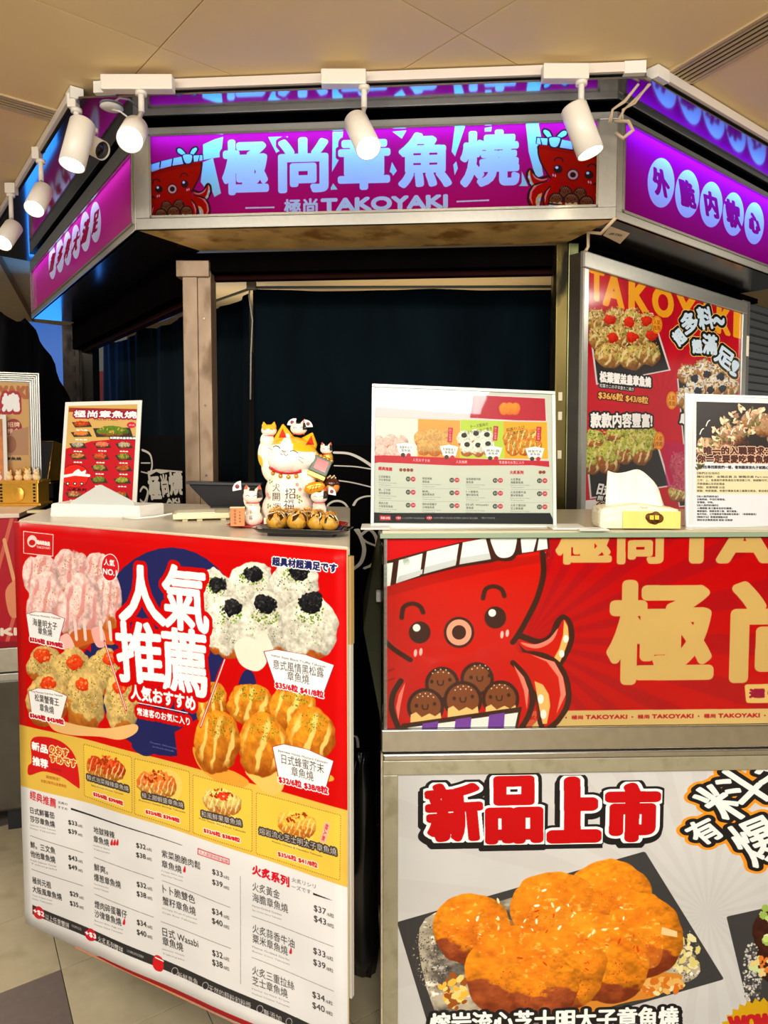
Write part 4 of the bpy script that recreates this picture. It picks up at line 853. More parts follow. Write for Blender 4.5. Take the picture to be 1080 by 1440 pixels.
def print_cloth(front, Q):
    """black cloth with the shop's white line drawing"""
    if front:
        P = Print(Q, 400, 1760, (6, 6, 7)); W = (226, 222, 210)
        B = lambda *p: K(290, 560, 4.32, p)
        P.line(B((780, 330), (880, 340), (990, 400), (1080, 480)), 4.4, W, curve=True); P.line(B((780, 410), (900, 415), (1000, 430), (1080, 440)), 2.2, W, curve=True); P.line(B((800, 500), (900, 515), (1080, 560)), 2.4, W, curve=True)
        P.ell(*B((795, 682))[0], 17, 15, W); P.ell(*B((795, 682))[0], 14, 12, (6, 6, 7)); P.ell(*B((795, 682))[0], 4, 4, W)
        P.line(B((895, 650), (920, 615), (980, 595), (1080, 600)), 3, W, curve=True)
        P.line([(497, 800), (508, 790), (512, 770), (503, 745)], 4.5, W, curve=True); P.line([(513, 799), (526, 790), (530, 760), (520, 745), (508, 752)], 4, W, curve=True); P.line([(500, 745), (512, 760), (530, 768)], 3.5, W, curve=True); P.line([(495, 1035), (502, 1038), (503, 1060), (495, 1085)], 3, W, curve=True); P.ell(496, 1074, 5, 8, W); P.ell(496, 1074, 3.5, 6, (6, 6, 7))
        return P.material('printed_cloth_front', .9, .1)
    P = Print(Q, 420, 580, (6, 6, 7)); W = (222, 218, 206)
    A = lambda *p: K(0, 480, 3.273, p)
    P.line(A((655, 500), (690, 520), (700, 570), (690, 620), (700, 660)), 2.6, W, curve=True); P.line(A((650, 560), (690, 560)), 1.4, W); P.line(A((650, 600), (690, 610)), 1.4, W); P.line(A((645, 690), (660, 670), (680, 690), (665, 740), (645, 730)), 2.6, W, curve=True)
    P.poly(A((680, 600), (720, 590), (848, 600), (848, 780), (665, 780), (690, 680)), W, grow=3)
    P.poly(A((684, 620), (720, 600), (740, 610), (780, 600), (842, 606), (842, 760), (800, 765), (672, 765), (690, 680)), (8, 8, 9))
    P.text('極', *A((682, 675), (740, 672)), 34, W, 1.2); P.text('尚', *A((742, 665), (775, 662)), 32, W, .8); P.text('燒', *A((776, 655), (845, 650)), 33, W, 1.2); P.text('AKI', *A((765, 735), (828, 732)), 7, W, .7)
    return P.material('printed_cloth_side', .9, .1)
# ------------------------------------------------------------------ key places of the stall
ZC = 2.60                                   # ceiling
ZS = 2.556                                  # underside of the canopy soffit
ZB = 2.204                                  # underside of the sign boxes
A = Vector((-.840, 2.350, 0)); B = Vector((.746, 2.230, 0)); C = Vector((1.905, 3.178, 0)); D = Vector((-2.089, 4.081, 0))
ZF = -.15                                    # floor
ZT = 1.262                                  # counter tops
PL = Vector((-1.048, 1.936, 0)); PR = Vector((-.074, 1.457, 0))      # front of the left counter
RL = Vector((-.004, 1.712, 0)); RR = Vector((1.90, 1.770, 0))        # front of the right counter

steel = mat('brushed_steel', (176, 172, 160), .24, .9, .06, 40, bump=.02)
steel_dark = mat('dark_steel', (92, 88, 80), .25, .85, .1, 20)
steel_warm_lit = mat('stained_warm_lit_steel', (246, 206, 132), .3, .12, .25, 10, dirt=(170, 120, 62), dscale=8)  # gold base also holds the warm reflections from the counters below
mirror = mat('polished_soffit', (150, 150, 156), .09, 1.0, .05, 9, bump=.012)
alu = mat('aluminium_frame', (172, 170, 160), .3, .75, .04, 60)
alu_worn = mat('worn_aluminium_frame', (176, 172, 148), .34, .6, .06, 25, dirt=(158, 152, 122), dscale=16)
post_m = mat('scuffed_post', (158, 134, 108), .5, .35, .16, 16, dirt=(140, 116, 90), dscale=13, stretch=(1, 1, .5))
black = mat('matt_black', (16, 16, 17), .6)
black_gloss = mat('black_plastic', (14, 14, 15), .25)
white_pl = mat('white_plastic', (232, 228, 218), .35)
white_track = mat('white_track_paint', (226, 214, 200), .4)
acrylic = pane_mat('clear_acrylic', (250, 252, 250))
glass_g = mat('green_glass_edge', (96, 150, 126), .08, trans=.6)
cream_top = mat('cream_table_top', (206, 196, 174), .3, 0, .04, 6)
gold = mat('gold', (236, 180, 66), .25, .55, .06, 30)

# ------------------------------------------------------------------ ceiling
nodeP = at_z(225, 67, ZC); ANG = math.radians(-4.5+45)
ceil = NB(); box(ceil, (-9, -5, ZC+.022), (9, 12, ZC+.12))
ceiling = obj('ceiling', ceil, mat('ceiling_backing', (52, 40, 26), .8), kind='structure')
pan = mat('tan_ceiling_panel', (242, 214, 160), .6, 0, .035, 2.2)
pb = NB(); box(pb, (.0015, .0015, 0), (.5985, .5985, .018), bev=.0015)
proto = obj('ceiling_panel', pb, pan, ceiling)
proto.rotation_euler = (0, 0, ANG); proto.location = nodeP
ca, sa = math.cos(ANG), math.sin(ANG)
for i in range(-15, 16):
    for j in range(-15, 16):
        x = nodeP.x+.6*(i*ca-j*sa); y = nodeP.y+.6*(i*sa+j*ca)
        if (i or j) and abs(x) < 6 and .9 < y < 8.6 and abs(x+.3) < y*.66+1.5:
            c = proto.copy(); COL.objects.link(c); c.parent = ceiling; c.location = (x, y, ZC)
bm = NB(); box(bm, (-8.6, -4.6, ZC+.012), (8.6, 1.1, ZC+.02)); obj('ceiling_surface', bm, pan, ceiling)

def diffuser(p, ang, length, width, slots, label):
    t = thing('air_diffuser', label, 'vent', (p.x, p.y, ZC), ang)
    b = NB(); e = .012
    for y in (-width/2, width/2-e): box(b, (0, y, -.006), (length, y+e, .0))
    for x in (0, length-e): box(b, (x, -width/2, -.006), (x+e, width/2, 0))
    obj('frame', b, mat('vent_cream_metal', (196, 172, 130), .4), t)
    b = NB(); box(b, (e, -width/2+e, -.0012), (length-e, width/2-e, 0)); obj('backing', b, mat('vent_dark', (20, 16, 12), .8), t)
    n = slots
    for k in range(n):
        y = -width/2+e+(width-2*e)*(k+.5)/n
        b = NB(); box(b, (e, y-.004, -.0055), (length-e, y+.004, -.0014)); obj('slat', b, mat('vent_cream_metal', (196, 172, 130), .4), t)
diffuser(at_z(951, 112, ZC), math.atan2(-.9, .43), 2.0, .125, 5, 'long slotted air diffuser in the ceiling above the outer crisp inside sign')
diffuser(at_z(80, 163, ZC), math.radians(40+180), 2.0, .10, 4, 'long slotted air diffuser in the ceiling near the cylinder lamps on the receding track')

# ------------------------------------------------------------------ floor
fl = NB(); box(fl, (-9, -5, ZF-.1), (9, 12, ZF-.009))
floor = obj('floor', fl, mat('floor_grout', (112, 101, 80), .8, 0, .1, 30), kind='structure')
tb = NB(); box(tb, (.0012, .0012, -.009), (.3288, .3288, 0), bev=.0012)
tileA = mat('beige_floor_tile', (178, 166, 136), .42, 0, .07, 18, dirt=(160, 148, 118), dscale=5); tileB = mat('grey_floor_tile', (104, 92, 86), .45, 0, .08, 40)
t1 = obj('tile', tb, tileA, floor); g2 = t1.data.copy(); g2.materials.clear(); g2.materials.append(tileB)
FA = math.radians(33); n0 = at_z(86, 1363, ZF); ca, sa = math.cos(FA), math.sin(FA); first = True
for i in range(-9, 9):
    for j in range(-8, 9):
        x = n0.x+.33*(i*ca-j*sa); y = n0.y+.33*(i*sa+j*ca)
        if not (-2.2 < x < .6 and 1.0 < y < 3.6): continue
        c = t1 if first else t1.copy()
        if not first: COL.objects.link(c); c.parent = floor
        first = False
        if (i, j) == (-1, -1) or ((i+1) % 4 == 0 and (j+1) % 4 == 0): c.data = g2
        c.location = (x, y, ZF); c.rotation_euler = (0, 0, FA)
bm = NB(); box(bm, (-8.8, -4.8, ZF-.0088), (8.8, .7, ZF-.004)); obj('floor_surface', bm, tileA, floor)

# far walls of the mall, dark behind the stall
bm = NB(); box(bm, (-9, 9, ZF), (9, 9.2, ZC+.02)); obj('wall_back', bm, mat('far_wall', (74, 66, 58), .7), kind='structure')
bm = NB(); box(bm, (-9, -5, ZF), (9, -4.8, ZC+.02)); obj('wall_front', bm, mat('mall_wall_behind', (170, 150, 124), .6), kind='structure')

# ------------------------------------------------------------------ canopy: polished soffit and lamp tracks
T0 = Vector((-2.31, 3.965, 0)); T1 = Vector((-.955, 2.186, 0)); T2 = Vector((.775, 2.064, 0)); T3 = Vector((2.25, 3.20, 0))
I0 = Vector((-2.02, 4.30, 0)); I1 = Vector((-.62, 2.66, 0)); I2 = Vector((.55, 2.56, 0)); I3 = Vector((1.7, 3.6, 0))
canopy = thing('kiosk_canopy', 'polished steel canopy under the ceiling above the lit sign boxes', 'canopy', (-.1, 2.3, ZS))
def kid(name, bm, m, par):
    o = obj(name, bm, m, par); o.matrix_parent_inverse = Matrix.Translation(par.location).inverted() if par.rotation_euler.z == 0 else par.matrix_basis.inverted(); return o
for a, b, c, d in ((T0, T1, I1, I0), (T1, T2, I2, I1), (T2, T3, I3, I2)):
    bm = NB(); z = Vector((0, 0, ZS)); z2 = Vector((0, 0, ZS+.006))
    add_geo(bm, [a+z, b+z, c+z, d+z, a+z2, b+z2, c+z2, d+z2], [(0, 1, 2, 3), (7, 6, 5, 4), (0, 4, 5, 1), (1, 5, 6, 2), (2, 6, 7, 3), (3, 7, 4, 0)])
    kid('soffit_plate', bm, mirror, canopy)
def track(a, b, label, gap0, gap1):
    M, L = face_frame(a, b)
    t = thing('lamp_track', label, 'lamp track'); t.matrix_basis = M @ Matrix.Translation((0, 0, ZS-.006))
    bm = NB(); box(bm, (gap0, -.018, .018), (L-gap1, .018, .046), bev=.002); obj('rail', bm, white_track, t)
    bm = NB(); box(bm, (gap0+.02, -.006, .016), (L-gap1-.02, .006, .019)); obj('slot', bm, black, t)
    for e0, e1 in ((gap0-.002, gap0+.06), (L-gap1-.06, L-gap1+.002)):
        bm = NB(); box(bm, (e0, -.0195, .012), (e1, .0195, .0472)); obj('end_cap', bm, white_pl, t)
    return M, L
trackM, LM = track(T1, T2, 'white lamp track along the front edge of the canopy over the main sign', .06, .01)
trackL, LL = track(T0, T1, 'white lamp track receding along the side edge of the canopy', 0, .02)
trackR, LR = track(T2, T3, 'white empty lamp track above the crisp inside sign', .03, 0)

# ------------------------------------------------------------------ the three lit sign boxes
ZTOP = 2.536
def sign_box(a, b, label, x0, x1, z0, z1, printer, lc, lw, m0=0, m1=0, depth=.27):
    M, L = face_frame(a, b)
    t = thing('sign_lightbox', label, 'sign'); t.matrix_basis = M
    def local(name, bm, m): return obj(name, bm, m, t)
    if x1 is None: x1 = L-.03
    bm = NB()
    def plate(z0_, z1_):
        p = [(.001, .012), (L-.001, .012), (L-m1*depth-.001, depth), (m0*depth+.001, depth)]
        add_geo(bm, [(x, y, z0_) for x, y in p]+[(x, y, z1_) for x, y in p], [(3, 2, 1, 0), (4, 5, 6, 7)]+[(i, (i+1) % 4, 4+(i+1) % 4, 4+i) for i in range(4)])
    plate(ZTOP-.004, ZTOP); box(bm, (m0*depth+.001, depth-.004, ZB), (L-m1*depth-.001, depth, ZTOP-.004))
    for xa, xb in ((.002, m0*depth+.002), (L-.006, L-m1*depth-.006)): add_geo(bm, [(xa, .012, ZB), (xa+.003, .012, ZB), (xb+.003, depth-.004, ZB), (xb, depth-.004, ZB), (xa, .012, ZTOP-.004), (xa+.003, .012, ZTOP-.004), (xb+.003, depth-.004, ZTOP-.004), (xb, depth-.004, ZTOP-.004)], [(3, 2, 1, 0), (4, 5, 6, 7), (0, 1, 5, 4), (1, 2, 6, 5), (2, 3, 7, 6), (3, 0, 4, 7)])
    local('housing', bm, steel_dark)
    bm = NB(); box(bm, (.004+m0*.104, .10, ZB+.004), (L-.008-m1*.104, .104, ZTOP-.004)); local('reflector', bm, mat('white_reflector', (200, 200, 205), .7))
    bm = NB(); add_geo(bm, [(.001, 0, ZB-.004), (L-.001, 0, ZB-.004), (L-m1*depth-.001, depth, ZB-.004), (m0*depth+.001, depth, ZB-.004), (.001, 0, ZB), (L-.001, 0, ZB), (L-m1*depth-.001, depth, ZB), (m0*depth+.001, depth, ZB)], [(3, 2, 1, 0), (4, 5, 6, 7), (0, 1, 5, 4), (1, 2, 6, 5), (2, 3, 7, 6), (3, 0, 4, 7)]); local('underside', bm, steel_warm_lit if 'name' in label else mat('dark_underside', (40, 36, 36), .16, .5))
    for n_, p in (('lower_rail', ((0, -.004, ZB-.004), (L, .012, z0))), ('upper_rail', ((0, -.004, z1), (L, .012, ZTOP))), ('side_rail', ((0, -.0038, z0), (x0, .012, z1))), ('side_rail', ((x1, -.0038, z0), (L, .012, z1)))):
        bm = NB(); box(bm, *p, bev=.002); local(n_, bm, alu)
    bm = NB(); e = .007
    for p in (((x0, -.009, z0), (x1, -.003, z0+e)), ((x0, -.009, z1-e), (x1, -.003, z1)), ((x0, -.009, z0), (x0+e, -.003, z1)), ((x1-e, -.009, z0), (x1, -.003, z1))): box(bm, *p)
    local('bead', bm, steel)
    q = [(x0, .006, z1), (x1, .006, z1), (x1, .006, z0), (x0, .006, z0)]
    s = sheet('sign_face', *q, printer([projpx(M @ Vector(v)) for v in q]), t)
    l = area_light('sign_tube_light', (0, 0, 0), (0, 0, -1), L-.1, lw, lc, .03)
    l.matrix_basis = M @ Matrix.Translation((L/2, .034, z1+.004)) @ Matrix.Rotation(math.radians(-8), 4, 'X')
    return t, M, L
def zmean(p, q, a, b):
    M, L = face_frame(a, b); n = M.to_3x3() @ Vector((0, 1, 0))
    return [(at_plane(px, py, a, n)).z for px, py in (p, q)]
zb = zmean((211, 307), (838, 292), A, B); zt = zmean((212, 193), (841, 166), A, B)
print('main sign z', zb, zt)
zr = zmean((877, 300), (880, 172), B, C); print('right', zr); zl = zmean((187, 318), (187, 213), D, A); print('left', zl)
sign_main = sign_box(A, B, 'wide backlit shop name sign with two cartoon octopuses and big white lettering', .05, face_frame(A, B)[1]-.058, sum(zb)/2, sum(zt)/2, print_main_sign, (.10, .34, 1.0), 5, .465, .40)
sign_right = sign_box(B, C, 'angled backlit magenta sign with five characters in pale circles', .03, None, zr[0], zr[1], print_right_sign, (.08, .24, 1.0), 6, .40, 0)
sign_left = sign_box(D, A, 'receding backlit pink sign with six characters in white ovals', .03, face_frame(D, A)[1]-.02, zl[0], zl[1], print_left_sign, (.5, .45, 1.0), 3, 0, .465)

ta, tb2 = at_z(-6, 350, ZC-.004), at_z(47, 449, ZC-.004); bm = NB(); dv = (tb2-ta).normalized(); nv = Vector((-dv.y, dv.x, 0))*.012
add_geo(bm, [ta-nv, ta+nv, tb2+nv, tb2-nv, ta-nv+Vector((0, 0, -.02)), ta+nv+Vector((0, 0, -.02)), tb2+nv+Vector((0, 0, -.02)), tb2-nv+Vector((0, 0, -.02))], [(0, 1, 2, 3), (7, 6, 5, 4), (0, 4, 5, 1), (1, 5, 6, 2), (2, 6, 7, 3), (3, 7, 4, 0)])
obj('trim_1', bm, mat('brown_trim', (140, 104, 62), .5), kind='structure')
# ------------------------------------------------------------------ posts, header and cloths of the stall
def slab(a, b, z0, z1, d0, d1, name, m, label=None, cat=None, bev=0, par=None):
    M, L = face_frame(a, b); bm = NB(); box(bm, (0, d0, z0), (L, d1, z1), bev=bev)
    bmesh.ops.transform(bm, matrix=M, verts=bm.verts)
    o = obj(name, bm, m, par)
    if label: tag(o, label, cat)
    return o
ZH = ZB-.006
pa, pb2 = at_y(258, 500, 2.62), at_y(297, 500, 2.62)
post = thing('upright_post', 'scuffed beige metal post rising beside the black oblong tray', 'post', (pa.x, 2.62, ZF))
w = pb2.x-pa.x
for n_, x0, x1, y0 in (('post_flange', 0, w*.52, 0), ('post_channel', w*.52, w, .006)):
    bm = NB(); box(bm, (x0, y0, 0), (x1, .09, 2.13-ZF), bev=.003); obj(n_, bm, post_m, post)
bm = NB(); box(bm, (-.02, -.012, 2.105-ZF), (w*.98, .09, 2.165-ZF), bev=.003); obj('post_cap', bm, post_m, post)
bm = NB()
for z in (1.35, 1.62, 1.95): tube(bm, [(w*.75, .008, z-ZF), (w*.75, .002, z-ZF)], .004, 8)
obj('rivet', bm, steel_dark, post, kind='stuff')
pc = at_y(781, 500, 2.47)
post2 = thing('upright_post', 'oily dark steel post beside the takoyaki poster light box', 'post', (pc.x, 2.47, ZF))
bm = NB(); box(bm, (0, 0, 0), (.042, .08, 2.19-ZF), bev=.003); obj('post_channel', bm, mat('oily_steel', (96, 84, 44), .25, .85, .2, 9, dirt=(28, 24, 14), dscale=11, stretch=(1, 1, .35)), post2)
bm = NB(); box(bm, (.042, -.004, 0), (.078, .06, 2.19-ZF), bev=.003); obj('post_edge', bm, mat('green_tinted_steel', (122, 126, 84), .3, .8, .25, 14, dirt=(60, 64, 30), dscale=16, stretch=(1, 1, .4)), post2)
for z in (1.42, 1.56, 1.63):
    bm = NB(); box(bm, (.012, -.003, z-ZF), (.026, 0, z-ZF+.03)); obj('tape_scrap', bm, mat('masking_tape', (226, 214, 184), .7), post2)
p3 = at_y(88, 500, 4.25); p3b = at_y(128, 500, 4.25)
post3 = thing('upright_post', 'dark slotted steel post behind the draped black cloth', 'post', (p3.x, 4.25, ZF))
bm = NB(); box(bm, (0, 0, 0), (.10, .1, 2.19-ZF)); obj('post_channel', bm, mat('brown_steel', (58, 48, 40), .5, .4, .3, 12, dirt=(24, 20, 18), dscale=9), post3)
bm = NB(); box(bm, (.10, .02, 0), (p3b.x-p3.x, .12, 2.19-ZF)); obj('post_edge', bm, steel_dark, post3)
for k in range(9):
    bm = NB(); box(bm, (.06, -.003, 1.45+k*.1), (.075, 0, 1.49+k*.1)); obj('slot', bm, black, post3)

hdr = mat('black_header', (8, 6, 6), .9, 0, .2, 9, spec=.0); hdr2 = mat('maroon_header', (34, 10, 8), .8, 0, .2, 9, spec=.05)
for a, b, lab in ((Vector((-.78, 2.64, 0)), Vector((.72, 2.52, 0)), 'black header beam above the window opening over the teal curtain'),
                  (Vector((-1.95, 4.28, 0)), Vector((-.80, 2.66, 0)), 'dark header beam under the receding pink sign'),
                  (Vector((.76, 2.50, 0)), Vector((1.9, 3.50, 0)), 'dark header beam above the takoyaki poster light box')):
    M, L = face_frame(a, b); t = thing('header_beam', lab, 'beam'); t.matrix_basis = M
    lo = 2.125 if 'teal' in lab else (2.04 if 'pink' in lab else 2.175)
    bm = NB(); box(bm, (0, 0, lo), (L, .05, ZH)); obj('beam', bm, hdr, t)
    if 'crisp' not in lab: bm = NB(); box(bm, (0, .052, lo-.018), (L, .09, lo+.03)); obj('track_lip', bm, hdr2, t)
tp = obj('pale_sticker', (lambda b: (add_geo(b, [(*(at_z(x, y, ZB-.0045)-Vector((0, 0, 0))),) for x, y in ((848, 331), (872, 343), (886, 328), (858, 318))], [(0, 1, 2, 3)]), b)[1])(NB()), mat('paper_label', (250, 238, 215), .6))
tag(tp, 'small pale sticker with handwritten B75 stuck under the crisp inside sign', 'sticker')
def textmesh(s, size, m, parent, M, name='lettering', thick=.0008, bold=0):
    lo, hi, T = glyphs(s); h = hi[1]-lo[1]; bm = NB()
    for t in T:
        v = [bm.verts.new(M @ Vector(((p[0]-(lo[0]+hi[0])/2)*size/h, 0, (p[1]-(lo[1]+hi[1])/2)*size/h))) for p in t]
        try: bm.faces.new(v)
        except ValueError: pass
    bmesh.ops.remove_doubles(bm, verts=bm.verts, dist=1e-6)
    return obj(name, bm, m, parent)
c0 = at_z(867, 330, ZB-.0052); dx = (at_z(880, 332, ZB-.0052)-at_z(854, 328, ZB-.0052)).normalized(); nz = Vector((0, 0, -1)); dy = nz.cross(dx)
M4 = Matrix(((dx.x, nz.x, -dy.x, c0.x), (dx.y, nz.y, -dy.y, c0.y), (dx.z, nz.z, -dy.z, c0.z), (0, 0, 0, 1)))
dzv = (at_z(867, 322, ZB-.0052)-at_z(867, 338, ZB-.0052)).normalized(); dzv = (dzv-dx*dzv.dot(dx)).normalized()
M4 = Matrix(((dx.x, 0, dzv.x, c0.x), (dx.y, 0, dzv.y, c0.y), (dx.z, 1, dzv.z, c0.z), (0, 0, 0, 1)))
textmesh('B75a', .020, mat('pen_ink', (30, 26, 24), .6), tp, M4)

def cloth(name, line, z0, z1, m, label, folds=9, amp=.02, seed=0, sag=0, cat='curtain', skew=0):
    pts = [Vector(p) for p in line]; L = [0]
    for a, b in zip(pts, pts[1:]): L.append(L[-1]+(b-a).length)
    nx = max(24, int(L[-1]*60)); nz = 24; bm = NB(); g = []; rs = random.Random(seed); ph = [rs.uniform(0, 6) for _ in range(4)]
    for j in range(nz+1):
        row = []; v = j/nz
        for i in range(nx+1):
            s = i/nx*L[-1]; k = max(q for q in range(len(pts)-1) if L[q] <= s+1e-9); d = (pts[k+1]-pts[k]).normalized(); p = pts[k]+d*(s-L[k]); n = Vector((d.y, -d.x, 0))
            w_ = math.sin(s*folds*2+ph[0]+.5*math.sin(v*3+ph[1]))+.6*math.sin(s*folds*3.7+ph[2]+v)+.3*math.sin(s*folds*7+ph[3])
            z = z0+(z1-z0)*v
            if j == nz: z += sag*math.sin(s*9+ph[0])-.008*abs(math.sin(s*4))
            q = p+n*amp*w_*(.35+.65*(1-v)); row.append(bm.verts.new((q.x, q.y, z)))
        g.append(row)
    for j in range(nz):
        for i in range(nx): bm.faces.new((g[j][i], g[j][i+1], g[j+1][i+1], g[j+1][i])).smooth = True
    o = obj(name, bm, m, smooth=True); md = o.modifiers.new('thickness', 'SOLIDIFY'); md.thickness = .002
    return tag(o, label, cat) if label else o
teal = mat('dark_teal_cloth', (5, 17, 23), .85, 0, .35, 7, bump=.1, spec=.08, stretch=(1, 1, .25)); blk_cloth = mat('black_cloth', (4, 4, 5), .9, 0, .25, 12, spec=.08)
q1 = at_y(356, 405, 3.0); q2 = at_y(800, 402, 3.0)
cloth('curtain', [(q1.x, 3.0, 0), (q2.x, 2.98, 0)], .6, 2.14, teal, 'wide dark teal curtain hanging behind the window opening', 5, .014, 1)
q3 = at_z(148, 482, 2.13)
cloth('curtain', [(q3.x, q3.y, 0), (-1.2, 3.75, 0), (q1.x-.01, 3.0, 0)], .6, 2.12, teal, 'folded dark teal curtain hanging behind the scuffed post', 9, .03, 4, .012)
for a, b, lab in (((q1.x, 3.0), (q2.x, 2.98), 'thin pale curtain rail over the wide teal curtain'), ((q3.x, q3.y), (q1.x, 3.0), 'thin pale curtain rail over the folded teal curtain')):
    bm = NB(); tube(bm, [(a[0], a[1], 2.148), (b[0], b[1], 2.148)], .006, 8); o = obj('curtain_rail', bm, mat('rail_green_grey', (150, 160, 150), .4)); tag(o, lab, 'rail')
bm = NB(); tube(bm, [(q1.x-.005, 2.965, 2.16), (q1.x-.01, 2.955, 2.1), (q1.x+.005, 2.95, 2.0), (q1.x-.004, 2.955, 1.85), (q1.x-.008, 2.955, 1.66)], .0035, 6)
box(bm, (q1.x-.02, 2.95, 2.13), (q1.x+.02, 2.975, 2.165), bev=.004)
tag(obj('hanging_string', bm, mat('grey_cord', (170, 164, 150), .6)), 'pale knotted cord dangling where the two teal curtains meet', 'cord')
# black skirt cloth with the white drawing round the stall
sk = thing('stall_skirt', 'black cloth skirt with white line drawing, beneath the window opening', 'cloth', (0, 2.5, 0))
Ms, Ls = face_frame(Vector((-.80, 2.60, 0)), Vector((.75, 2.49, 0)))
blk = None
def sheet_in(par, M, x0, x1, z0, z1, y, printer, name, thick=0, back=None):
    q = [M @ Vector(v) for v in ((x0, y, z1), (x1, y, z1), (x1, y, z0), (x0, y, z0))]
    m = printer([projpx(v) for v in q])
    o = sheet(name, *q, [m, back] if back else m, None, thick)
    if par: o.parent = par; o.matrix_parent_inverse = par.matrix_basis.inverted()
    return o
bm = NB(); box(bm, (.09, .002, ZF+.01), (Ls, .012, 1.17)); bmesh.ops.transform(bm, matrix=Ms, verts=bm.verts); kid('cloth_panel', bm, blk_cloth, sk)
Ms2 = Matrix.Translation((0, 0, 0))
p_a = at_plane(430, 620, Ms @ Vector((0, 0, 0)), Ms.to_3x3() @ Vector((0, 1, 0))); p_b = at_plane(600, 620, Ms @ Vector((0, 0, 0)), Ms.to_3x3() @ Vector((0, 1, 0)))
xa = (Ms.inverted() @ p_a).x; xb = (Ms.inverted() @ p_b).x
sheet_in(sk, Ms, xa, xb, .3, 1.47, -.001, lambda Q: print_cloth(True, Q), 'printed_panel')
sk2 = thing('stall_skirt', 'black cloth skirt printed with bold white characters beside the cream adapter', 'cloth', (-1, 3, 0))
Mk, Lk = face_frame(Vector((-1.88, 4.2, 0)), Vector((-.80, 2.70, 0)))
nk = Mk.to_3x3() @ Vector((0, 1, 0)); pp = [Mk.inverted() @ at_plane(x, y, Vector((-.80, 2.70, 0)), nk) for x, y in ((196, 640), (262, 640))]
zz = at_plane(258, 612, Vector((-.80, 2.70, 0)), nk).z
bm = NB(); box(bm, (0, .002, ZF+.01), (Lk, .01, 1.36)); bmesh.ops.transform(bm, matrix=Mk, verts=bm.verts); kid('cloth_panel', bm, blk_cloth, sk2)
sheet_in(sk2, Mk, pp[0].x, Lk-.002, 1.12, zz, -.001, lambda Q: print_cloth(False, Q), 'printed_panel')
# draped black cloth at the far left
def drape(name, prof, Y0, Y1, label):
    bm = NB(); n = 30; m = 22; g = []
    for j in range(m+1):
        v = j/m; row = []
        for i in range(n+1):
            u = i/n; k = u*(len(prof)-1); a = min(int(k), len(prof)-2); f = k-a
            px = prof[a][0]*(1-f)+prof[a+1][0]*f; py = prof[a][1]*(1-f)+prof[a+1][1]*f
            Y = Y0*(1-u)+Y1*u
            top = at_y(px, py, Y); bot = Vector((top.x+.25*v*(1-u)+.10*v*u, Y, ZF+.02))
            p = top.lerp(bot, v**1.15); p.y += .035*math.sin(u*19+v*5)*min(1, v*4)+.02*math.sin(u*43+v*3); p.x += .02*math.sin(v*9+u*6)*v
            row.append(bm.verts.new(p))
        g.append(row)
    for j in range(m):
        for i in range(n): bm.faces.new((g[j][i], g[j][i+1], g[j+1][i+1], g[j+1][i])).smooth = True
    o = obj(name, bm, blk_cloth, smooth=True); md = o.modifiers.new('thickness', 'SOLIDIFY'); md.thickness = .003
    return tag(o, label, 'cloth')
drape('draped_cloth', [(-160, 420), (-60, 425), (0, 438), (22, 452), (38, 448), (52, 470), (70, 500), (86, 535), (100, 570), (128, 600), (150, 625)], 3.6, 3.95, 'big black cloth draped from the ceiling behind the gold framed black box')
# blue sheet with its own glow and striped panel seen through the gaps
def flat(name, px, Y, m, label, cat):
    bm = NB(); f = [at_y(x, y, Y) for x, y in px[:2]]; f = f+[Vector((f[1].x, Y, ZF)), Vector((f[0].x, Y, ZF))]; b = [v+Vector((0, .02, 0)) for v in f]; n = len(f)
    add_geo(bm, f+b, [tuple(range(n)), tuple(range(2*n-1, n-1, -1))]+[(i, (i+1) % n, n+(i+1) % n, n+i) for i in range(n)])
    return tag(obj(name, bm, m), label, cat)
flat('glowing_blue_tarpaulin', [(40, 452), (88, 458), (88, 545), (40, 545)], 5.2, mat('glowing_blue_tarpaulin', (20, 110, 220), .4, emit=.35), 'glowing blue sheet glimpsed beside the dark slotted post', 'tarpaulin')  # emission stands in for the blue light on the sheet
flat('pale_hoarding', [(122, 470), (178, 470), (178, 520), (122, 520)], 6.0, mat('pale_green_panel', (176, 190, 176), .5), 'pale grey panel glimpsed between dark post and curtain', 'panel')
flat('display_board', [(122, 522), (178, 522), (178, 590), (122, 590)], 5.9, mat('red_panel', (196, 66, 56), .5), 'red panel glimpsed low between dark post and curtain', 'board')

# ------------------------------------------------------------------ takoyaki poster light box, jamb and shutter on the right
E0 = at_y(820, 352, 2.42); E1 = at_y(1050, 425, 3.35); zt_ = E0.z
Mq, Lq = face_frame(Vector((E0.x, 2.42, 0)), Vector((E1.x, 3.35, 0)))
lb = thing('poster_lightbox', 'tall aluminium framed red poster with takoyaki trays and prices', 'poster frame'); lb.matrix_basis = Mq
fw = .052
bm = NB(); box(bm, (.004, .01, 1.115), (Lq-.004, .06, zt_-.004)); obj('case', bm, steel_dark, lb)
for n_, p in (('frame_rail', ((0, -.006, zt_-.058), (Lq, .012, zt_))), ('frame_rail', ((0, -.006, 1.11), (Lq, .012, 1.165))), ('frame_stile', ((0, -.0055, 1.165), (.034, .012, zt_-.058))), ('frame_stile', ((Lq-.05, -.0055, 1.165), (Lq, .012, zt_-.058)))):
    bm = NB(); box(bm, *p, bev=.004); obj(n_, bm, alu, lb)
def local_sheet(par, M, x0, x1, z0, z1, y, printer, name):
    q = [(x0, y, z1), (x1, y, z1), (x1, y, z0), (x0, y, z0)]
    return sheet(name, *q, printer([projpx(M @ Vector(v)) for v in q]), par)
local_sheet(lb, Mq, .034, Lq-.05, 1.165, zt_-.058, .004, print_right_poster, 'poster_print')
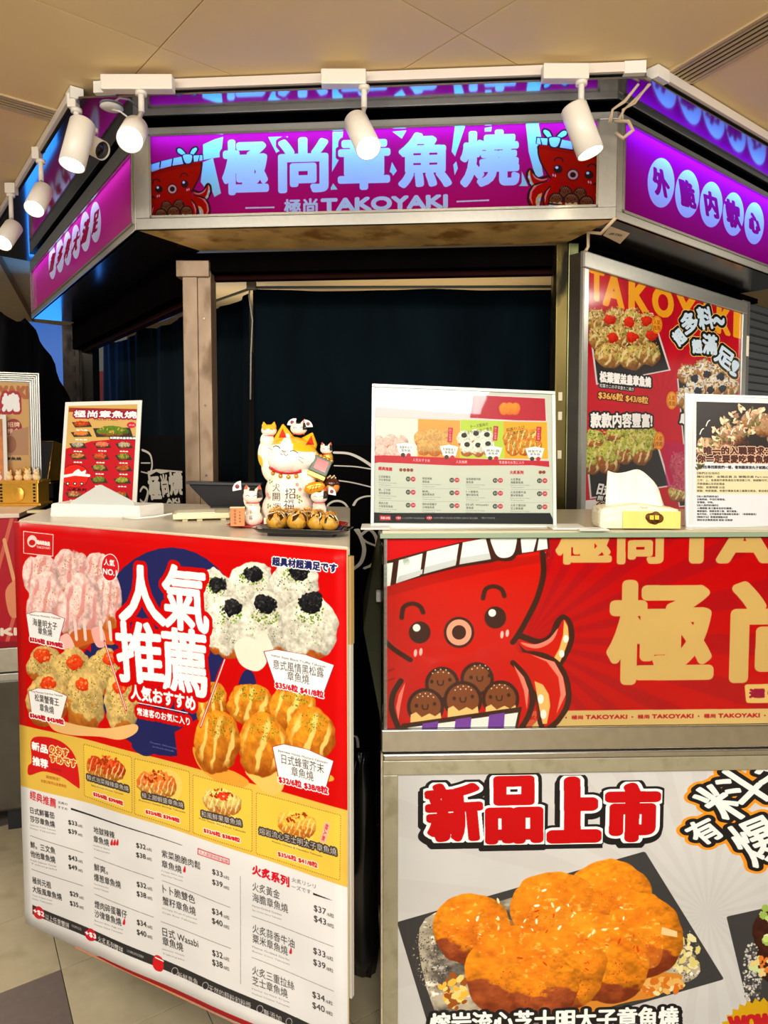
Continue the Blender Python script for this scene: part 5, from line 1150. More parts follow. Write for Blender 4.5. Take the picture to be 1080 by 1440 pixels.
J0 = Mq @ Vector((Lq+.008, .02, 0)); J1 = Mq @ Vector((Lq+.10, .02, 0))
jm = thing('door_jamb_post', 'grey steel jamb post between takoyaki poster and roller shutter', 'post'); jm.matrix_basis = Mq
bm = NB(); box(bm, (Lq+.006, .02, ZF), (Lq+.10, .08, 2.17), bev=.003); obj('post_channel', bm, mat('grey_jamb', (104, 102, 96), .4, .5), jm)
bm = NB(); box(bm, (Lq+.012, .0185, 1.90), (Lq+.09, .0195, 2.0)); obj('sticker', bm, mat('pale_label', (236, 230, 204), .5), jm)
sh = thing('roller_shutter', 'dark grey slatted roller shutter right of the takoyaki poster', 'shutter'); sh.matrix_basis = Mq
bm = NB(); box(bm, (0, .05, 0), (1.1, .062, .036)); box(bm, (0, .044, .004), (1.1, .052, .014)); slat = obj('slat', bm, mat('shutter_slat', (66, 68, 70), .45, .4), sh); slat.location = (Lq+.11, 0, ZF+.01)
for k in range(1, 58):
    c = slat.copy(); COL.objects.link(c); c.parent = sh; c.location = (Lq+.11, 0, ZF+.01+k*.04)
bm = NB(); box(bm, (Lq+.10, .07, ZF), (Lq+1.3, .09, 2.19)); obj('shutter_back', bm, black, sh)

# ------------------------------------------------------------------ left counter with the menu poster
tc_ = thing('service_counter', 'cream topped counter holding the cat figure and faced with the menu poster', 'counter', (-.6, 2.0, 0))
def polyslab(pts, z0, z1, name, m, par, bev=0):
    bm = NB(); n = len(pts); add_geo(bm, [(x, y, z0) for x, y in pts]+[(x, y, z1) for x, y in pts], [tuple(range(n-1, -1, -1)), tuple(range(n, 2*n))]+[(i, (i+1) % n, n+(i+1) % n, n+i) for i in range(n)])
    if bev: bmesh.ops.bevel(bm, geom=bm.edges[:], offset=bev, segments=2, affect='EDGES')
    return kid(name, bm, m, par)
off = Vector((.441, .897, 0))
tpts = [(PL.x, PL.y), (PR.x, PR.y), (-.115, 2.30), (-1.17, 2.50)]
polyslab(tpts, ZT-.022, ZT, 'table_top', cream_top, tc_, .004)
bpts = [(PL.x+.02, PL.y+.02), (PR.x-.006, PR.y+.024), (-.14, 2.26), (-1.13, 2.46)]
polyslab(bpts, .16, ZT-.022, 'cabinet_body', mat('table_body', (70, 34, 22), .5), tc_)
for x, y in ((-.72, 2.38), (-.26, 2.12), (-.2, 2.22), (-1.0, 2.43)):
    bm = NB(); tube(bm, [(x, y, ZF), (x, y, .165)], .022, 12); kid('foot', bm, black, tc_)
Mp, Lp = face_frame(PL, PR)
pm = thing('menu_poster', 'large red, yellow and white menu poster board with prices and takoyaki photos', 'poster'); 
pm.matrix_basis = Mp
q = [(0, -.012, ZT-.004), (Lp, -.012, ZT-.004), (Lp, -.012, .075), (0, -.012, .075)]
s = sheet('poster_print', *q, [print_menu_poster([projpx(Mp @ Vector(v)) for v in q]), mat('board_edge', (214, 196, 156), .6)], pm, .006, 30, 30, lambda u, v: .0016*math.sin(u*7+v*4)*math.sin(v*6)+.0012*math.sin(u*21))
bm = NB(); box(bm, (Lp-.004, -.004, 1.05), (Lp+.005, .010, ZT-.02)); obj('edge_tape', bm, mat('brown_tape', (170, 140, 84), .4), pm)
bm = NB(); box(bm, (Lp-.004, -.004, .25), (Lp+.004, .008, 1.05)); obj('edge_film', bm, mat('milky_film', (190, 188, 176), .35), pm)
bm = NB(); box(bm, (.2, -.004, .062), (Lp, .004, .076)); obj('lower_batten', bm, mat('orange_wood', (206, 130, 90), .5), pm)

# ------------------------------------------------------------------ right counter: glass case over a steel cabinet
Mr, Lr = face_frame(RL, RR)
gc = thing('glass_case_counter', 'glass counter case with octopus banner hung behind its front pane', 'counter'); gc.matrix_basis = Mr
def gl(name, lo, hi, m, bev=0):
    bm = NB(); box(bm, lo, hi, bev=bev); return obj(name, bm, m, gc)
gl('steel_rail', (-.003, -.004, .690), (Lr, .5, .748), steel, .003)
gl('glass_pane', (.002, -.002, .749), (Lr, .0015, ZT-.018), acrylic)
gl('side_pane', (.0, .02, .749), (.004, .49, ZT-.018), acrylic)
gl('top_pane', (-.004, -.006, ZT-.016), (Lr, .5, ZT-.006), mat('pale_counter_glass', (190, 200, 180), .12, spec=.6))
gl('top_edge', (-.006, -.010, ZT-.018), (Lr, -.006, ZT-.006), mat('green_pane_edge', (150, 168, 140), .2, .2))
gl('top_sheet', (.0, .0, ZT-.006), (Lr, .5, ZT-.001), mat('counter_cream', (196, 186, 156), .25, .2))
gl('corner_post', (.004, .004, .749), (.012, .014, ZT-.022), alu)
gl('rear_panel', (.006, .47, .749), (Lr, .48, ZT-.03), mat('olive_panel', (96, 98, 60), .5))
s = local_sheet(gc, Mr, .004, Lr, .750, ZT-.022, .004, print_banner, 'banner_print')
bm = NB(); box(bm, (.016, .006, .750), (Lr, .010, ZT-.024)); obj('banner_backing', bm, mat('banner_back', (200, 60, 40), .7), gc)
bm = NB()
for x, z in ((.06, 1.185), (.42, 1.20)): lathe(bm, [(.009, 0), (.009, .004), (.0065, .005), (.0065, 0)], 20, Matrix.Translation((x, -.003, z)) @ Matrix.Rotation(math.pi/2, 4, 'X'))
obj('suction_hook', bm, acrylic, gc, kind='stuff')
bm = NB(); add_geo(bm, [(-.001, .10, 1.16), (-.001, .40, 1.2), (-.05, .44, .98), (-.048, .30, .92), (-.003, .02, .76)], [(0, 1, 2, 3, 4)]); o = obj('loose_film', bm, mat('cloudy_film', (150, 156, 120), .15, trans=.5), gc)
bm = NB(); box(bm, (-.012, .20, 1.03), (.0, .23, 1.06), bev=.004); obj('white_clip', bm, white_pl, gc)
cb = thing('steel_cabinet', 'steel framed cabinet under the octopus banner holding the new product poster', 'cabinet'); cb.matrix_basis = Mr
def cbx(name, lo, hi, m, bev=0):
    bm = NB(); box(bm, lo, hi, bev=bev); return obj(name, bm, m, cb)
cbx('cabinet_body', (.004, .012, ZF+.08), (Lr, .55, .684), steel_dark)
cbx('edge_strip', (-.004, .0, ZF+.02), (.001, .02, .684), mat('frayed_cream_edge', (206, 190, 160), .6, 0, .2, 40))
cbx('top_highlight_rail', (.001, -.008, .668), (Lr, .012, .686), steel, .004)
cbx('frame_rail', (.001, -.006, .630), (Lr, .012, .668), alu_worn, .002)
cbx('frame_rail', (.001, -.006, ZF+.02), (Lr, .012, ZF+.075), alu_worn, .002)
cbx('frame_stile', (.001, -.0055, ZF+.075), (.040, .012, .630), alu_worn, .002)
local_sheet(cb, Mr, .040, 1.6, ZF+.075, .630, .002, print_lower_poster, 'poster_print')
for x in (.05, 1.8):
    cbx('foot', (x, .05, ZF), (x+.05, .5, ZF+.08), black)
bx = thing('black_crate', 'black plastic crate on the floor in the gap between the counters', 'crate', (-.03, 2.40, ZF+.0))
bm = NB(); box(bm, (-.09, -.1, .01), (.10, .1, .30), bev=.008); box(bm, (-.10, -.11, .27), (.11, .11, .31), bev=.006); box(bm, (-.04, -.112, .20), (.05, -.10, .23)); obj('crate_body', bm, black_gloss, bx)
bg = thing('refuse_bag', 'crumpled black plastic bag beside the steel cabinet edge', 'bag', (-.065, 2.02, ZF))
bm = NB(); rs = random.Random(3)
lathe(bm, [(0, .0), (.035, .005), (.05, .08), (.045, .25), (.05, .42), (.035, .58), (.016, .66), (.024, .70), (0, .69)], 20)
for v in bm.verts: v.co += Vector((rs.uniform(-.006, .006), rs.uniform(-.006, .006), rs.uniform(-.004, .004) if v.co.z > .02 else 0))
obj('bag_film', bm, black_gloss, bg)
# ------------------------------------------------------------------ things on the counters
def solid(name, bms, vox, parent=None, paint=None, m=None, smooth_it=6):
    """fuse overlapping rounded shapes into one continuous skin"""
    me = bpy.data.meshes.new(name); bmesh.ops.recalc_face_normals(bms, faces=bms.faces); bms.to_mesh(me); bms.free()
    o = bpy.data.objects.new(name, me); COL.objects.link(o)
    r = o.modifiers.new('r', 'REMESH'); r.mode = 'VOXEL'; r.voxel_size = vox
    if smooth_it: s_ = o.modifiers.new('s', 'SMOOTH'); s_.iterations = smooth_it; s_.factor = .5
    dg = bpy.context.evaluated_depsgraph_get(); me2 = bpy.data.meshes.new_from_object(o.evaluated_get(dg)); o.modifiers.clear(); o.data = me2; bpy.data.meshes.remove(me)
    me2.name = name
    me2.polygons.foreach_set('use_smooth', [True]*len(me2.polygons))
    if paint:
        ca_ = me2.color_attributes.new('glaze', 'FLOAT_COLOR', 'POINT'); n = len(me2.vertices)
        co = np.zeros(n*3); me2.vertices.foreach_get('co', co); co = co.reshape(-1, 3)
        colr = np.array([lin(c)+(1,) for c in paint(co)], np.float32); ca_.data.foreach_set('color', colr.ravel())
    me2.materials.clear(); me2.materials.append(m)
    if parent: o.parent = parent
    return o
glaze = attr_mat('painted_glaze', .16, .5, .4)
PXM = 1.63/957                                    # metres per photo pixel at the cat
IV = (248, 240, 216)
cbase = at_z(404, 742, ZT)
def cx_(x, z, y=0): return Vector(((x-404)*PXM, y, (742-z)*PXM))
cat = thing('lucky_cat_figure', 'large glazed beckoning cat figure with yellow patches, red collar and raised paw', 'cat figure', (cbase.x, cbase.y+.015, ZT+.007), .05)
bm = NB(); S = PXM
def eb(x, z, y, rx, rz, ry, rot=0): ball(bm, cx_(x, z, y), (rx*S, ry*S, rz*S), Matrix.Rotation(rot, 4, 'Y'), 24, 16)
eb(404, 715, 0, 40, 30, 32); eb(404, 690, 0, 35, 32, 29); eb(403, 665, 0, 30, 26, 25); box(bm, cx_(370, 741, -.05), cx_(438, 728, .05))
eb(378, 655, -.005, 14, 22, 14, -.15); eb(370, 632, -.01, 11, 22, 11, .06); eb(374, 612, -.012, 11, 13, 11)
eb(432, 668, -.02, 18, 14, 14, .5); eb(440, 682, -.035, 14, 11, 11, .6)
for px_, pz, sx in ((388, 738, 14), (424, 738, 14)): eb(px_, pz-2, -.04, sx, 8, 14)
def body_paint(co):
    out = []
    for x, y, z in co:
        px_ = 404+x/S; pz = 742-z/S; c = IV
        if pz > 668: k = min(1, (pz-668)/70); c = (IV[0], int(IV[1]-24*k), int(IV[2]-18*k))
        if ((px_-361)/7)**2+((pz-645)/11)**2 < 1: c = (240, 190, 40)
        if ((px_-448)/16)**2+((pz-683)/9)**2 < 1: c = (232, 150, 30)
        out.append(c)
    return out
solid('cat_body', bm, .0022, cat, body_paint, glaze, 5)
bm = NB(); eb(412, 635, -.012, 39, 29, 31, .1); eb(402, 642, -.02, 28, 20, 29); eb(434, 640, -.01, 20, 18, 24)
for tip, b1, b2, y in (((398, 589), (388, 618), (412, 606), -.01), ((442, 602), (420, 610), (446, 628), -.005)):
    t_, p_, q_ = cx_(*tip, y), cx_(*b1, y), cx_(*b2, y); c_ = (p_+q_)/2
    for k in range(9): f = k/8; ball(bm, c_.lerp(t_, f), ((1-f)*15*S+2.2*S, (1-f)*8*S+2.5*S, (1-f)*10*S+2.2*S), None, 12, 8)
def head_paint(co):
    out = []
    for x, y, z in co:
        px_ = 404+x/S; pz = 742-z/S; c = (250, 244, 230)
        if pz < 616+abs(px_-406)*.12 and not (abs(px_-405) < 2+max(0, pz-602)*.42 and pz > 602): c = (244, 180, 28)
        if px_ > 415 and pz < 628+(px_-412)*.06: c = (244, 180, 28)
        for tx, tz, sl in ((398, 593, 0), (441, 604, -.1)):
            if y < -.004 and 0 < pz-tz < 15 and abs(px_-tx-sl*(pz-tz)) < (pz-tz)*.42: c = (206, 40, 26)
        out.append(c)
    return out
head = solid('cat_head', bm, .0019, cat, head_paint, glaze, 4)
def surf_y(o, x, z):
    ok, loc, n, i = o.ray_cast(Vector((x, -1, z)), Vector((0, 1, 0)))
    return loc.y if ok else None
ink = mat('black_ink_glaze', (24, 20, 18), .3)
def stroke(pts, r, m, name, par, host=None, y=-.05):
    bm = NB(); q = []
    for x, z in pts:
        p = cx_(x, z); yy = surf_y(host, p.x, p.z) if host else y
        q.append(Vector((p.x, (yy if yy is not None else y)-.0004, p.z)))
    tube(bm, q, r, 6); return obj(name, bm, m, par)
for pts in ([(385, 622), (389, 620), (393, 621), (396, 624)], [(411, 628), (416, 627), (420, 629), (423, 631)]): stroke(pts, .0012, ink, 'closed_eye', head, head)
for pts in ([(397, 632), (400, 634), (402, 631), (405, 635), (408, 633)],): stroke(pts, .0009, ink, 'mouth', head, head)
stroke([(399, 627), (402, 629), (405, 628)], .0018, mat('pink_glaze', (220, 120, 110), .3), 'nose', head, head)
for pts in ([(376, 622), (383, 626)], [(375, 628), (382, 630)], [(424, 636), (431, 640)], [(423, 640), (430, 646)]): stroke(pts, .0006, ink, 'whisker', head, head)
# collar with bells, lettering, blossoms
redg = mat('red_glaze', (200, 24, 20), .2, coat=.4); goldg = mat('gold_glaze', (216, 160, 60), .25, .6)
bodyo = cat.children[0]
bm = NB(); pts = []
for k in range(13):
    x = 380+k*3.9; z = 653+10*math.sin(math.pi*k/12)*.5+k*.35; p = cx_(x, z); yy = surf_y(bodyo, p.x, p.z); hy = surf_y(head, p.x, p.z)
    yv = min([v for v in (yy, hy) if v is not None] or [-.04]); pts.append(Vector((p.x, yv+.001, p.z)))
tube(bm, pts, .0062, 8); obj('collar', bm, redg, cat)
for k in (1, 4, 7, 10):
    p = pts[k]; bm = NB(); pz = p.z-.012; yy = surf_y(bodyo, p.x, pz); ball(bm, Vector((p.x, (yy if yy else p.y)-.002, pz)), .0058, None, 12, 8); obj('bell', bm, goldg, cat)
def decal(s, x, z, size, m, host, par, name='lettering'):
    lo, hi, T = glyphs(s); h = hi[1]-lo[1]; bm = NB(); c = cx_(x, z)
    for t in T:
        vs_ = []
        for p in t:
            vx = c.x+(p[0]-(lo[0]+hi[0])/2)*size*S/h; vz = c.z+(p[1]-(lo[1]+hi[1])/2)*size*S/h; yy = surf_y(host, vx, vz)
            vs_.append(bm.verts.new((vx, (yy if yy is not None else -.04)-.0007, vz)))
        try: bm.faces.new(vs_)
        except ValueError: pass
    return obj(name, bm, m, par, kind='stuff')
for s_, x, z, sz in (('犬', 389, 683, 12), ('開', 389, 697, 12), ('運', 390, 713, 12), ('招', 410, 692, 16), ('福', 408, 708, 15)): decal(s_, x, z, sz, ink, bodyo, cat)
def dots(x, z, col, n, r, rr, nm):
    bm = NB()
    for k in range(n):
        p = cx_(x+r*math.cos(k*6.283/n), z+r*math.sin(k*6.283/n)); yy = surf_y(bodyo, p.x, p.z)
        if yy is not None: ball(bm, Vector((p.x, yy, p.z)), (rr, .0008, rr), None, 10, 6)
    obj(nm, bm, mat(nm+'_glaze', col, .3), cat, kind='stuff')
for x, z in ((420, 679), (424, 686), (378, 699), (375, 694)): dots(x, z, (224, 130, 120), 5, 1.6, .0026, 'blossom')
for x, z in ((380, 675), (421, 697), (424, 704), (378, 711)): dots(x, z, (110, 140, 60), 3, 2.2, .0034, 'pine_sprig')
# little cats on the head, the paw and beside
def little_cat(par, x, z, r, fans, patch=(40, 34, 32), nm='small_cat', y=-.03, yel=False):
    bm = NB(); R_ = r*S
    ball(bm, cx_(x, z, y), (R_*1.1, R_*.95, R_*.85), None, 18, 12)
    for sx in (-1, 1):
        for k in range(5): f = k/4; ball(bm, cx_(x+sx*r*(.62+.12*f), z-r*(.55+.65*f), y), ((1-f)*R_*.34+R_*.08,)*3, None, 8, 6)
    def pt(co):
        o_ = []
        for X, Y, Z in co:
            u = (X-cx_(x, z).x)/R_; v = (Z-cx_(x, z).z)/R_; c = (240, 230, 214)
            if yel and v > .15: c = (240, 180, 40)
            elif not yel and ((u > .55 and v > -.2) or (abs(u) < .3 and v > .6)): c = patch
            if v > .75 and abs(u) > .55 and not yel: c = (216, 90, 70)
            o_.append(c)
        return o_
    h = solid(nm, bm, R_*.09, par, pt, glaze, 3)
    for sx in (-1, 1):
        b = NB(); q = []
        for k in range(5):
            p = cx_(x+sx*r*.42+(k-2)*r*.11, z-r*.05-r*.10*math.cos((k-2)*.8)); yy = surf_y(h, p.x, p.z); q.append(Vector((p.x, (yy if yy else y)-.0003, p.z)))
        tube(b, q, .0007, 5); obj('closed_eye', b, ink, h)
    b = NB(); q = []
    for k in range(9):
        a = -1.2+k*.3; q.append(Vector((cx_(x, z).x+R_*.8*math.sin(a), y-R_*.75*math.cos(a), cx_(x, z).z-R_*.72)))
    tube(b, q, .0012, 6); obj('red_collar', b, redg, h)
    for fx, fz, ang in fans:
        b = NB(); poly = [(0, 0)]+[(math.sin(a)*r*.95*S, math.cos(a)*r*.95*S) for a in [ang-.85+i*.17 for i in range(11)]]
        prism(b, poly, -.002, .002, Matrix.Translation(cx_(fx, fz, y-.004))); f_ = obj('paper_fan', b, mat('fan_white', (240, 232, 220), .4), h)
        b = NB(); c_ = cx_(fx+math.sin(ang)*r*.55, fz-math.cos(ang)*r*.55, y-.0066); ball(b, c_, (r*.24*S, .0006, r*.24*S), None, 12, 6); obj('fan_emblem', b, mat('maroon_glaze', (130, 40, 40), .4), f_)
    return h
little_cat(cat, 422, 594, 12, ((416, 590, -.6), (432, 592, .7)), yel=False, y=-.012)
little_cat(cat, 377, 597, 11, (), yel=True, y=-.015)
little_cat(cat, 464, 626, 9, (), y=-.01)
bm = NB(); ball(bm, cx_(466, 640, -.01), (.014, .014, .02), None, 16, 12); obj('small_cat_body', bm, mat('gold_pile', (214, 166, 70), .3, .4), cat)
Rb = Matrix.Translation(cx_(455, 652, -.03)) @ Matrix.Rotation(.42, 4, 'Y') @ Matrix.Rotation(-.3, 4, 'X')
bm = NB(); box(bm, (-.024, -.014, -.022), (.024, .014, .022), Rb, .002); obj('green_box', bm, mat('green_glaze', (44, 70, 40), .3), cat)
bm = NB(); box(bm, (-.024, -.012, -.034), (.024, .012, -.022), Rb, .002); obj('box_base', bm, goldg, cat)
bm = NB(); box(bm, (-.015, -.016, -.014), (.017, -.014, .015), Rb); obj('red_label', bm, redg, cat)
bm = NB()
for k in range(14): ball(bm, Rb @ Vector((-.02+(k % 5)*.01, -.005+(k//5)*.006, .024)), .006, None, 8, 6)
obj('gold_coins', bm, goldg, cat, kind='stuff')
bm = NB(); ball(bm, cx_(472, 682, -.025), .021, None, 20, 14); tk = obj('dumpling', bm, mat('orange_dough_glaze', (222, 138, 60), .25, 0, .12, 60), cat)
bm = NB(); ball(bm, cx_(472, 679, -.025), (.0215, .0215, .019), None, 20, 14)
for v in bm.verts[:]:
    if v.co.z < cx_(472, 682).z-.001+.006*math.sin(math.atan2(v.co.y+.025, v.co.x-cx_(472, 0).x)*6): v.co = v.co.lerp(cx_(472, 682, -.025), .12)
obj('dark_sauce', bm, mat('dark_sauce', (66, 30, 18), .15), tk)
bm = NB()
for k in range(7): ball(bm, cx_(466+k*2, 669-(k % 3)*1.5, -.035), .0025, None, 6, 4)
obj('crumbs', bm, mat('cream_crumb', (224, 196, 150), .5), tk, kind='stuff')
bm = NB(); ball(bm, cx_(447, 683, -.055), (.027, .006, .014), Matrix.Rotation(-.25, 4, 'Y'), 24, 12); kb = obj('gold_coin', bm, mat('orange_gold_glaze', (232, 152, 30), .2, .3), cat)
bm = NB()
for k in range(3):
    c_ = cx_(442+k*5, 684-k*1.5, -.0612); tube(bm, [c_+Vector((-.002, 0, -.006)), c_+Vector((.002, 0, .006))], .0007, 5)
obj('coin_line', bm, ink, kb, kind='stuff')

def side_cat(x, zb, label, fan, r, y, hand):
    base = at_z(x, zb, ZT); t = thing('small_cat_figure', label, 'cat figure', (base.x, base.y+y, ZT+.009), 0)
    O = Vector((cbase.x, cbase.y+.015, ZT+.007)); b = NB()
    def L_(px_, pz, yy=0): return Vector(((px_-x)*PXM, yy, (zb-pz)*PXM))
    for dx, dz, rx, rz in ((0, 9, 14, 12), (0, 20, 12, 14), (-1, 30, 10, 8)): ball(b, L_(x+dx, zb-dz), (rx*S, rx*S*.85, rz*S), None, 20, 14)
    if hand: ball(b, L_(x-10, zb-34, -.008), (4*S, 4*S, 10*S), Matrix.Rotation(-.3, 4, 'Y'), 12, 8)
    solid('cat_body', b, .0016, t, lambda co: [(40, 34, 32) if (X > .018 and Z > .03 and Z < .055) else (240, 222, 204) for X, Y, Z in co], glaze, 3)
    # head built in the same drawing units, then moved on to this figure
    h = little_cat(t, x, zb-44, r, fan, y=-.008)
    for o in [h]: o.location = Vector(((404-x)*PXM, 0, (zb-742)*PXM))
    b = NB()
    return t, L_
t1_, L1 = side_cat(357, 742, 'small white cat figure holding up a fan behind the orange wooden plaque', ((340, 688, -.9),), 14, .0, True)
textmesh('千', .011, ink, t1_, Matrix.Translation(L1(355, 722, -.0225))); textmesh('客', .011, ink, t1_, Matrix.Translation(L1(355, 730, -.0235)))
t2_, L2 = side_cat(452, 740, 'small white cat figure with a fan at the right of the big cat', ((466, 692, .9),), 12, -.048, False)
textmesh('千', .011, ink, t2_, Matrix.Translation(L2(452, 719, -.0225)))
pq = at_z(340, 742, ZT)
plq = thing('wooden_plaque', 'small orange wooden plaque with vertical characters in front of the small cat', 'plaque', (pq.x-.004, pq.y-.03, ZT+.0085), .1)
bm = NB(); box(bm, (-.018, -.006, 0), (.018, .006, .047), bev=.001); obj('board', bm, mat('orange_cedar', (214, 128, 70), .5, 0, .15, 40, stretch=(1, 1, .1)), plq)
for k, ch in enumerate('極尚章魚燒'): textmesh(ch, .0065, mat('brown_ink', (96, 40, 20), .5), plq, Matrix.Translation((-.006, -.0065, .040-k*.008)))
for k, ch in enumerate('招福開運'): textmesh(ch, .005, mat('brown_ink', (96, 40, 20), .5), plq, Matrix.Translation((.006, -.0065, .036-k*.008)))
bm = NB(); box(bm, (-.019, -.007, .0465), (.019, .007, .0495), bev=.001); obj('top_edge', bm, mat('cream_wood', (232, 206, 160), .5), plq)

# red tray and black plate of model takoyaki
trc = at_z(404, 740, ZT)
tray_ = thing('red_tray', 'red lacquer tray under the cat figure and black plate', 'tray', (trc.x, trc.y+.01, ZT), -.14)
bm = NB(); n = 40
def sup(a, rx, ry, e=.45): return (rx*math.copysign(abs(math.cos(a))**e, math.cos(a)), ry*math.copysign(abs(math.sin(a))**e, math.sin(a)))
def rtray(bm, rx, ry, h, th, flare, wav=0):
    rings = []
    for (k, z) in ((.0, .0), (.80, .0), (.88, .001), (.97, h*.8), (1.0, h), (.985, h+.0006), (.95, h*.8+th), (.86, th), (.0, th)):
        rings.append([bm.verts.new((*[c for c in (lambda p: (p[0], p[1]))(sup(2*math.pi*i/n, rx*k, ry*k))], z+(wav*math.sin(i*.9) if k > .9 else 0))) for i in range(n)] if k else None)
    rs_ = [r for r in rings if r]
    for a, b in zip(rs_, rs_[1:]):
        for i in range(n): bm.faces.new((a[i], a[(i+1) % n], b[(i+1) % n], b[i])).smooth = True
    bm.faces.new(rs_[0][::-1]); bm.faces.new(rs_[-1])
rtray(bm, .160, .072, .006, .003, .2); obj('tray_body', bm, mat('red_lacquer', (206, 34, 14), .15, coat=.5), tray_)
pc_ = at_z(425, 752, ZT)
plate = thing('black_plate', 'black ribbed oblong plate holding model takoyaki in front of the cat', 'plate', (pc_.x+.002, pc_.y-.012, ZT+.0085), -.16)
bm = NB(); rtray(bm, .122, .046, .011, .003, .2, .0012); obj('plate_body', bm, mat('black_glazed_plate', (18, 17, 18), .12, coat=.5), plate)
bm = NB(); box(bm, (-.08, -.025, -.0085), (.08, .025, .0), bev=.002); obj('plate_foot', bm, black, plate)
dgh = mat('golden_dough', (206, 152, 50), .35, 0, .25, 70, dirt=(150, 100, 30), dscale=50); sau = mat('brown_sauce', (58, 32, 14), .15); may = mat('mayonnaise', (238, 228, 196), .3); fla = mat('bonito_flake', (222, 170, 76), .5)
bn = at_z
for i, (px_, r) in enumerate(((386, 15), (416, 15), (445, 14.5), (463, 13), (400, 14), (431, 14))):
    back = i >= 4; R_ = r*PXM
    bx_ = at_z(px_, 748 if not back else 744, ZT+.012)
    dy_ = -.012 if not back else .024
    lab = ('leftmost front model takoyaki on the black plate', 'second front model takoyaki from the left on the black plate', 'third front model takoyaki from the left on the black plate', 'rightmost front model takoyaki on the black plate', 'left of two rear model takoyaki on the black plate', 'right of two rear model takoyaki on the black plate')[i]
    t = thing('model_takoyaki', lab, 'takoyaki', (bx_.x, pc_.y+dy_-(px_-425)*.00028, ZT+.0118), i*.7, 'model takoyaki on the black plate')
    bm = NB(); ball(bm, (0, 0, R_*.92), (R_, R_, R_*.92), None, 22, 16); obj('dough_ball', bm, dgh, t)
    bm = NB(); k0 = i
    for k in range(24):
        a0 = k*2*math.pi/24; a1 = (k+1)*2*math.pi/24; b = []
        f0 = .62+.28*math.sin(a0*5+k0)+.12*math.sin(a0*9); f1 = .62+.28*math.sin(a1*5+k0)+.12*math.sin(a1*9)
        for s_ in range(5):
            b.append([])
            for a, f in ((a0, f0), (a1, f1)):
                th = f*1.75*s_/4; b[-1].append(Vector((math.sin(th)*math.cos(a)*R_*1.03, math.sin(th)*math.sin(a)*R_*1.03, R_*.92+math.cos(th)*R_*.95)))
        for s_ in range(4):
            q = [b[s_][0], b[s_][1], b[s_+1][1], b[s_+1][0]]
            if s_ == 0: q = q[1:]
            bm.faces.new([bm.verts.new(v) for v in q]).smooth = True
    bmesh.ops.remove_doubles(bm, verts=bm.verts, dist=1e-6); obj('sauce', bm, sau, t)
    bm = NB()
    for s_ in range(3):
        q = []
        for k in range(9):
            u = -1.0+k*.25; v = (s_-1)*.42+.12*math.sin(k*1.6+i); rr = u*u+v*v
            if rr < 1: q.append(Vector((u*R_, v*R_, R_*.92+math.sqrt(1-rr)*R_*.98)))
        if len(q) > 2: tube(bm, q, .0014, 6)
    obj('mayonnaise', bm, may, t, kind='stuff')
    bm = NB(); rs = random.Random(i)
    for k in range(80):
        u, v = rs.uniform(-.7, .7), rs.uniform(-.7, .7)
        if u*u+v*v > .6: continue
        z = R_*.92+math.sqrt(1-u*u-v*v)*R_*.98; c_ = Vector((u*R_, v*R_, z+rs.uniform(0, .006))); a = rs.random()*6; e = Vector((math.cos(a), math.sin(a), rs.uniform(-.6, .9)))*.0062; g_ = Vector((-math.sin(a), math.cos(a), rs.uniform(-.6, .6)))*.003
        bm.faces.new([bm.verts.new(c_-e), bm.verts.new(c_+g_), bm.verts.new(c_+e), bm.verts.new(c_-g_)])
    obj('bonito_flakes', bm, fla, t, kind='stuff')

# menu card in an acrylic frame on the glass case
def panel_stand(TL, TR, BL, BR=None):
    TL, TR, BL = map(Vector, (TL, TR, BL)); x = (TR-TL); L = x.length; x.normalize(); zd = (TL-BL); zd = (zd-x*zd.dot(x)); Hh = zd.length; zd.normalize(); y = zd.cross(x)
    return Matrix(((x.x, y.x, zd.x, BL.x), (x.y, y.y, zd.y, BL.y), (x.z, y.z, zd.z, BL.z), (0, 0, 0, 1))), L, Hh
bl = at_y(521, 741, 1.80); br = at_y(782.5, 743.5, 1.795); tl = at_y(511.5, 539.5, 1.85); tr = at_y(769.5, 553.5, 1.90)
Mm, Lm, Hm = panel_stand(tl, tl+(br-bl), bl)
Mm = Mm
mb = thing('menu_board', 'landscape menu board in a silver frame leaning on the glass case beside the tissues', 'menu board'); mb.matrix_basis = Mm
quad = [(0, 0, Hm), (Lm, 0, Hm*.955), (Lm, 0, 0), (0, 0, 0)]
def mfr(name, lo, hi, m, bev=.002):
    bm = NB(); box(bm, lo, hi, bev=bev)
    for v in bm.verts: v.co.z *= 1-.045*v.co.x/Lm
    return obj(name, bm, m, mb)
fr = mat('silver_white_frame', (206, 212, 204), .25, .2)
e = .009
mfr('frame_rail', (0, -.005, Hm-e), (Lm, .008, Hm), fr); mfr('frame_rail', (0, -.005, 0), (Lm, .008, e), fr); mfr('frame_stile', (0, -.0048, e), (e, .008, Hm-e), fr); mfr('frame_stile', (Lm-e, -.0048, e), (Lm, .008, Hm-e), fr); mfr('backing', (e, .003, e), (Lm-e, .007, Hm-e), white_pl, 0)
q = [(e, .001, Hm-e), (Lm-e, .001, (Hm-e)*.955), (Lm-e, .001, e), (e, .001, e)]
sheet('menu_print', *q, print_menu_board([projpx(Mm @ Vector(v)) for v in q]), mb)
mfr('cover_pane', (e, -.002, e), (Lm-e, -.0015, Hm-e), acrylic, 0)
bm = NB(); add_geo(bm, [(.05, .008, .02), (.07, .008, .02), (.07, .008, .22), (.05, .008, .22), (.05, .07, -.003), (.07, .07, -.003)], [(0, 1, 2, 3), (3, 2, 5, 4), (0, 4, 5, 1)]); obj('strut', bm, acrylic, mb)
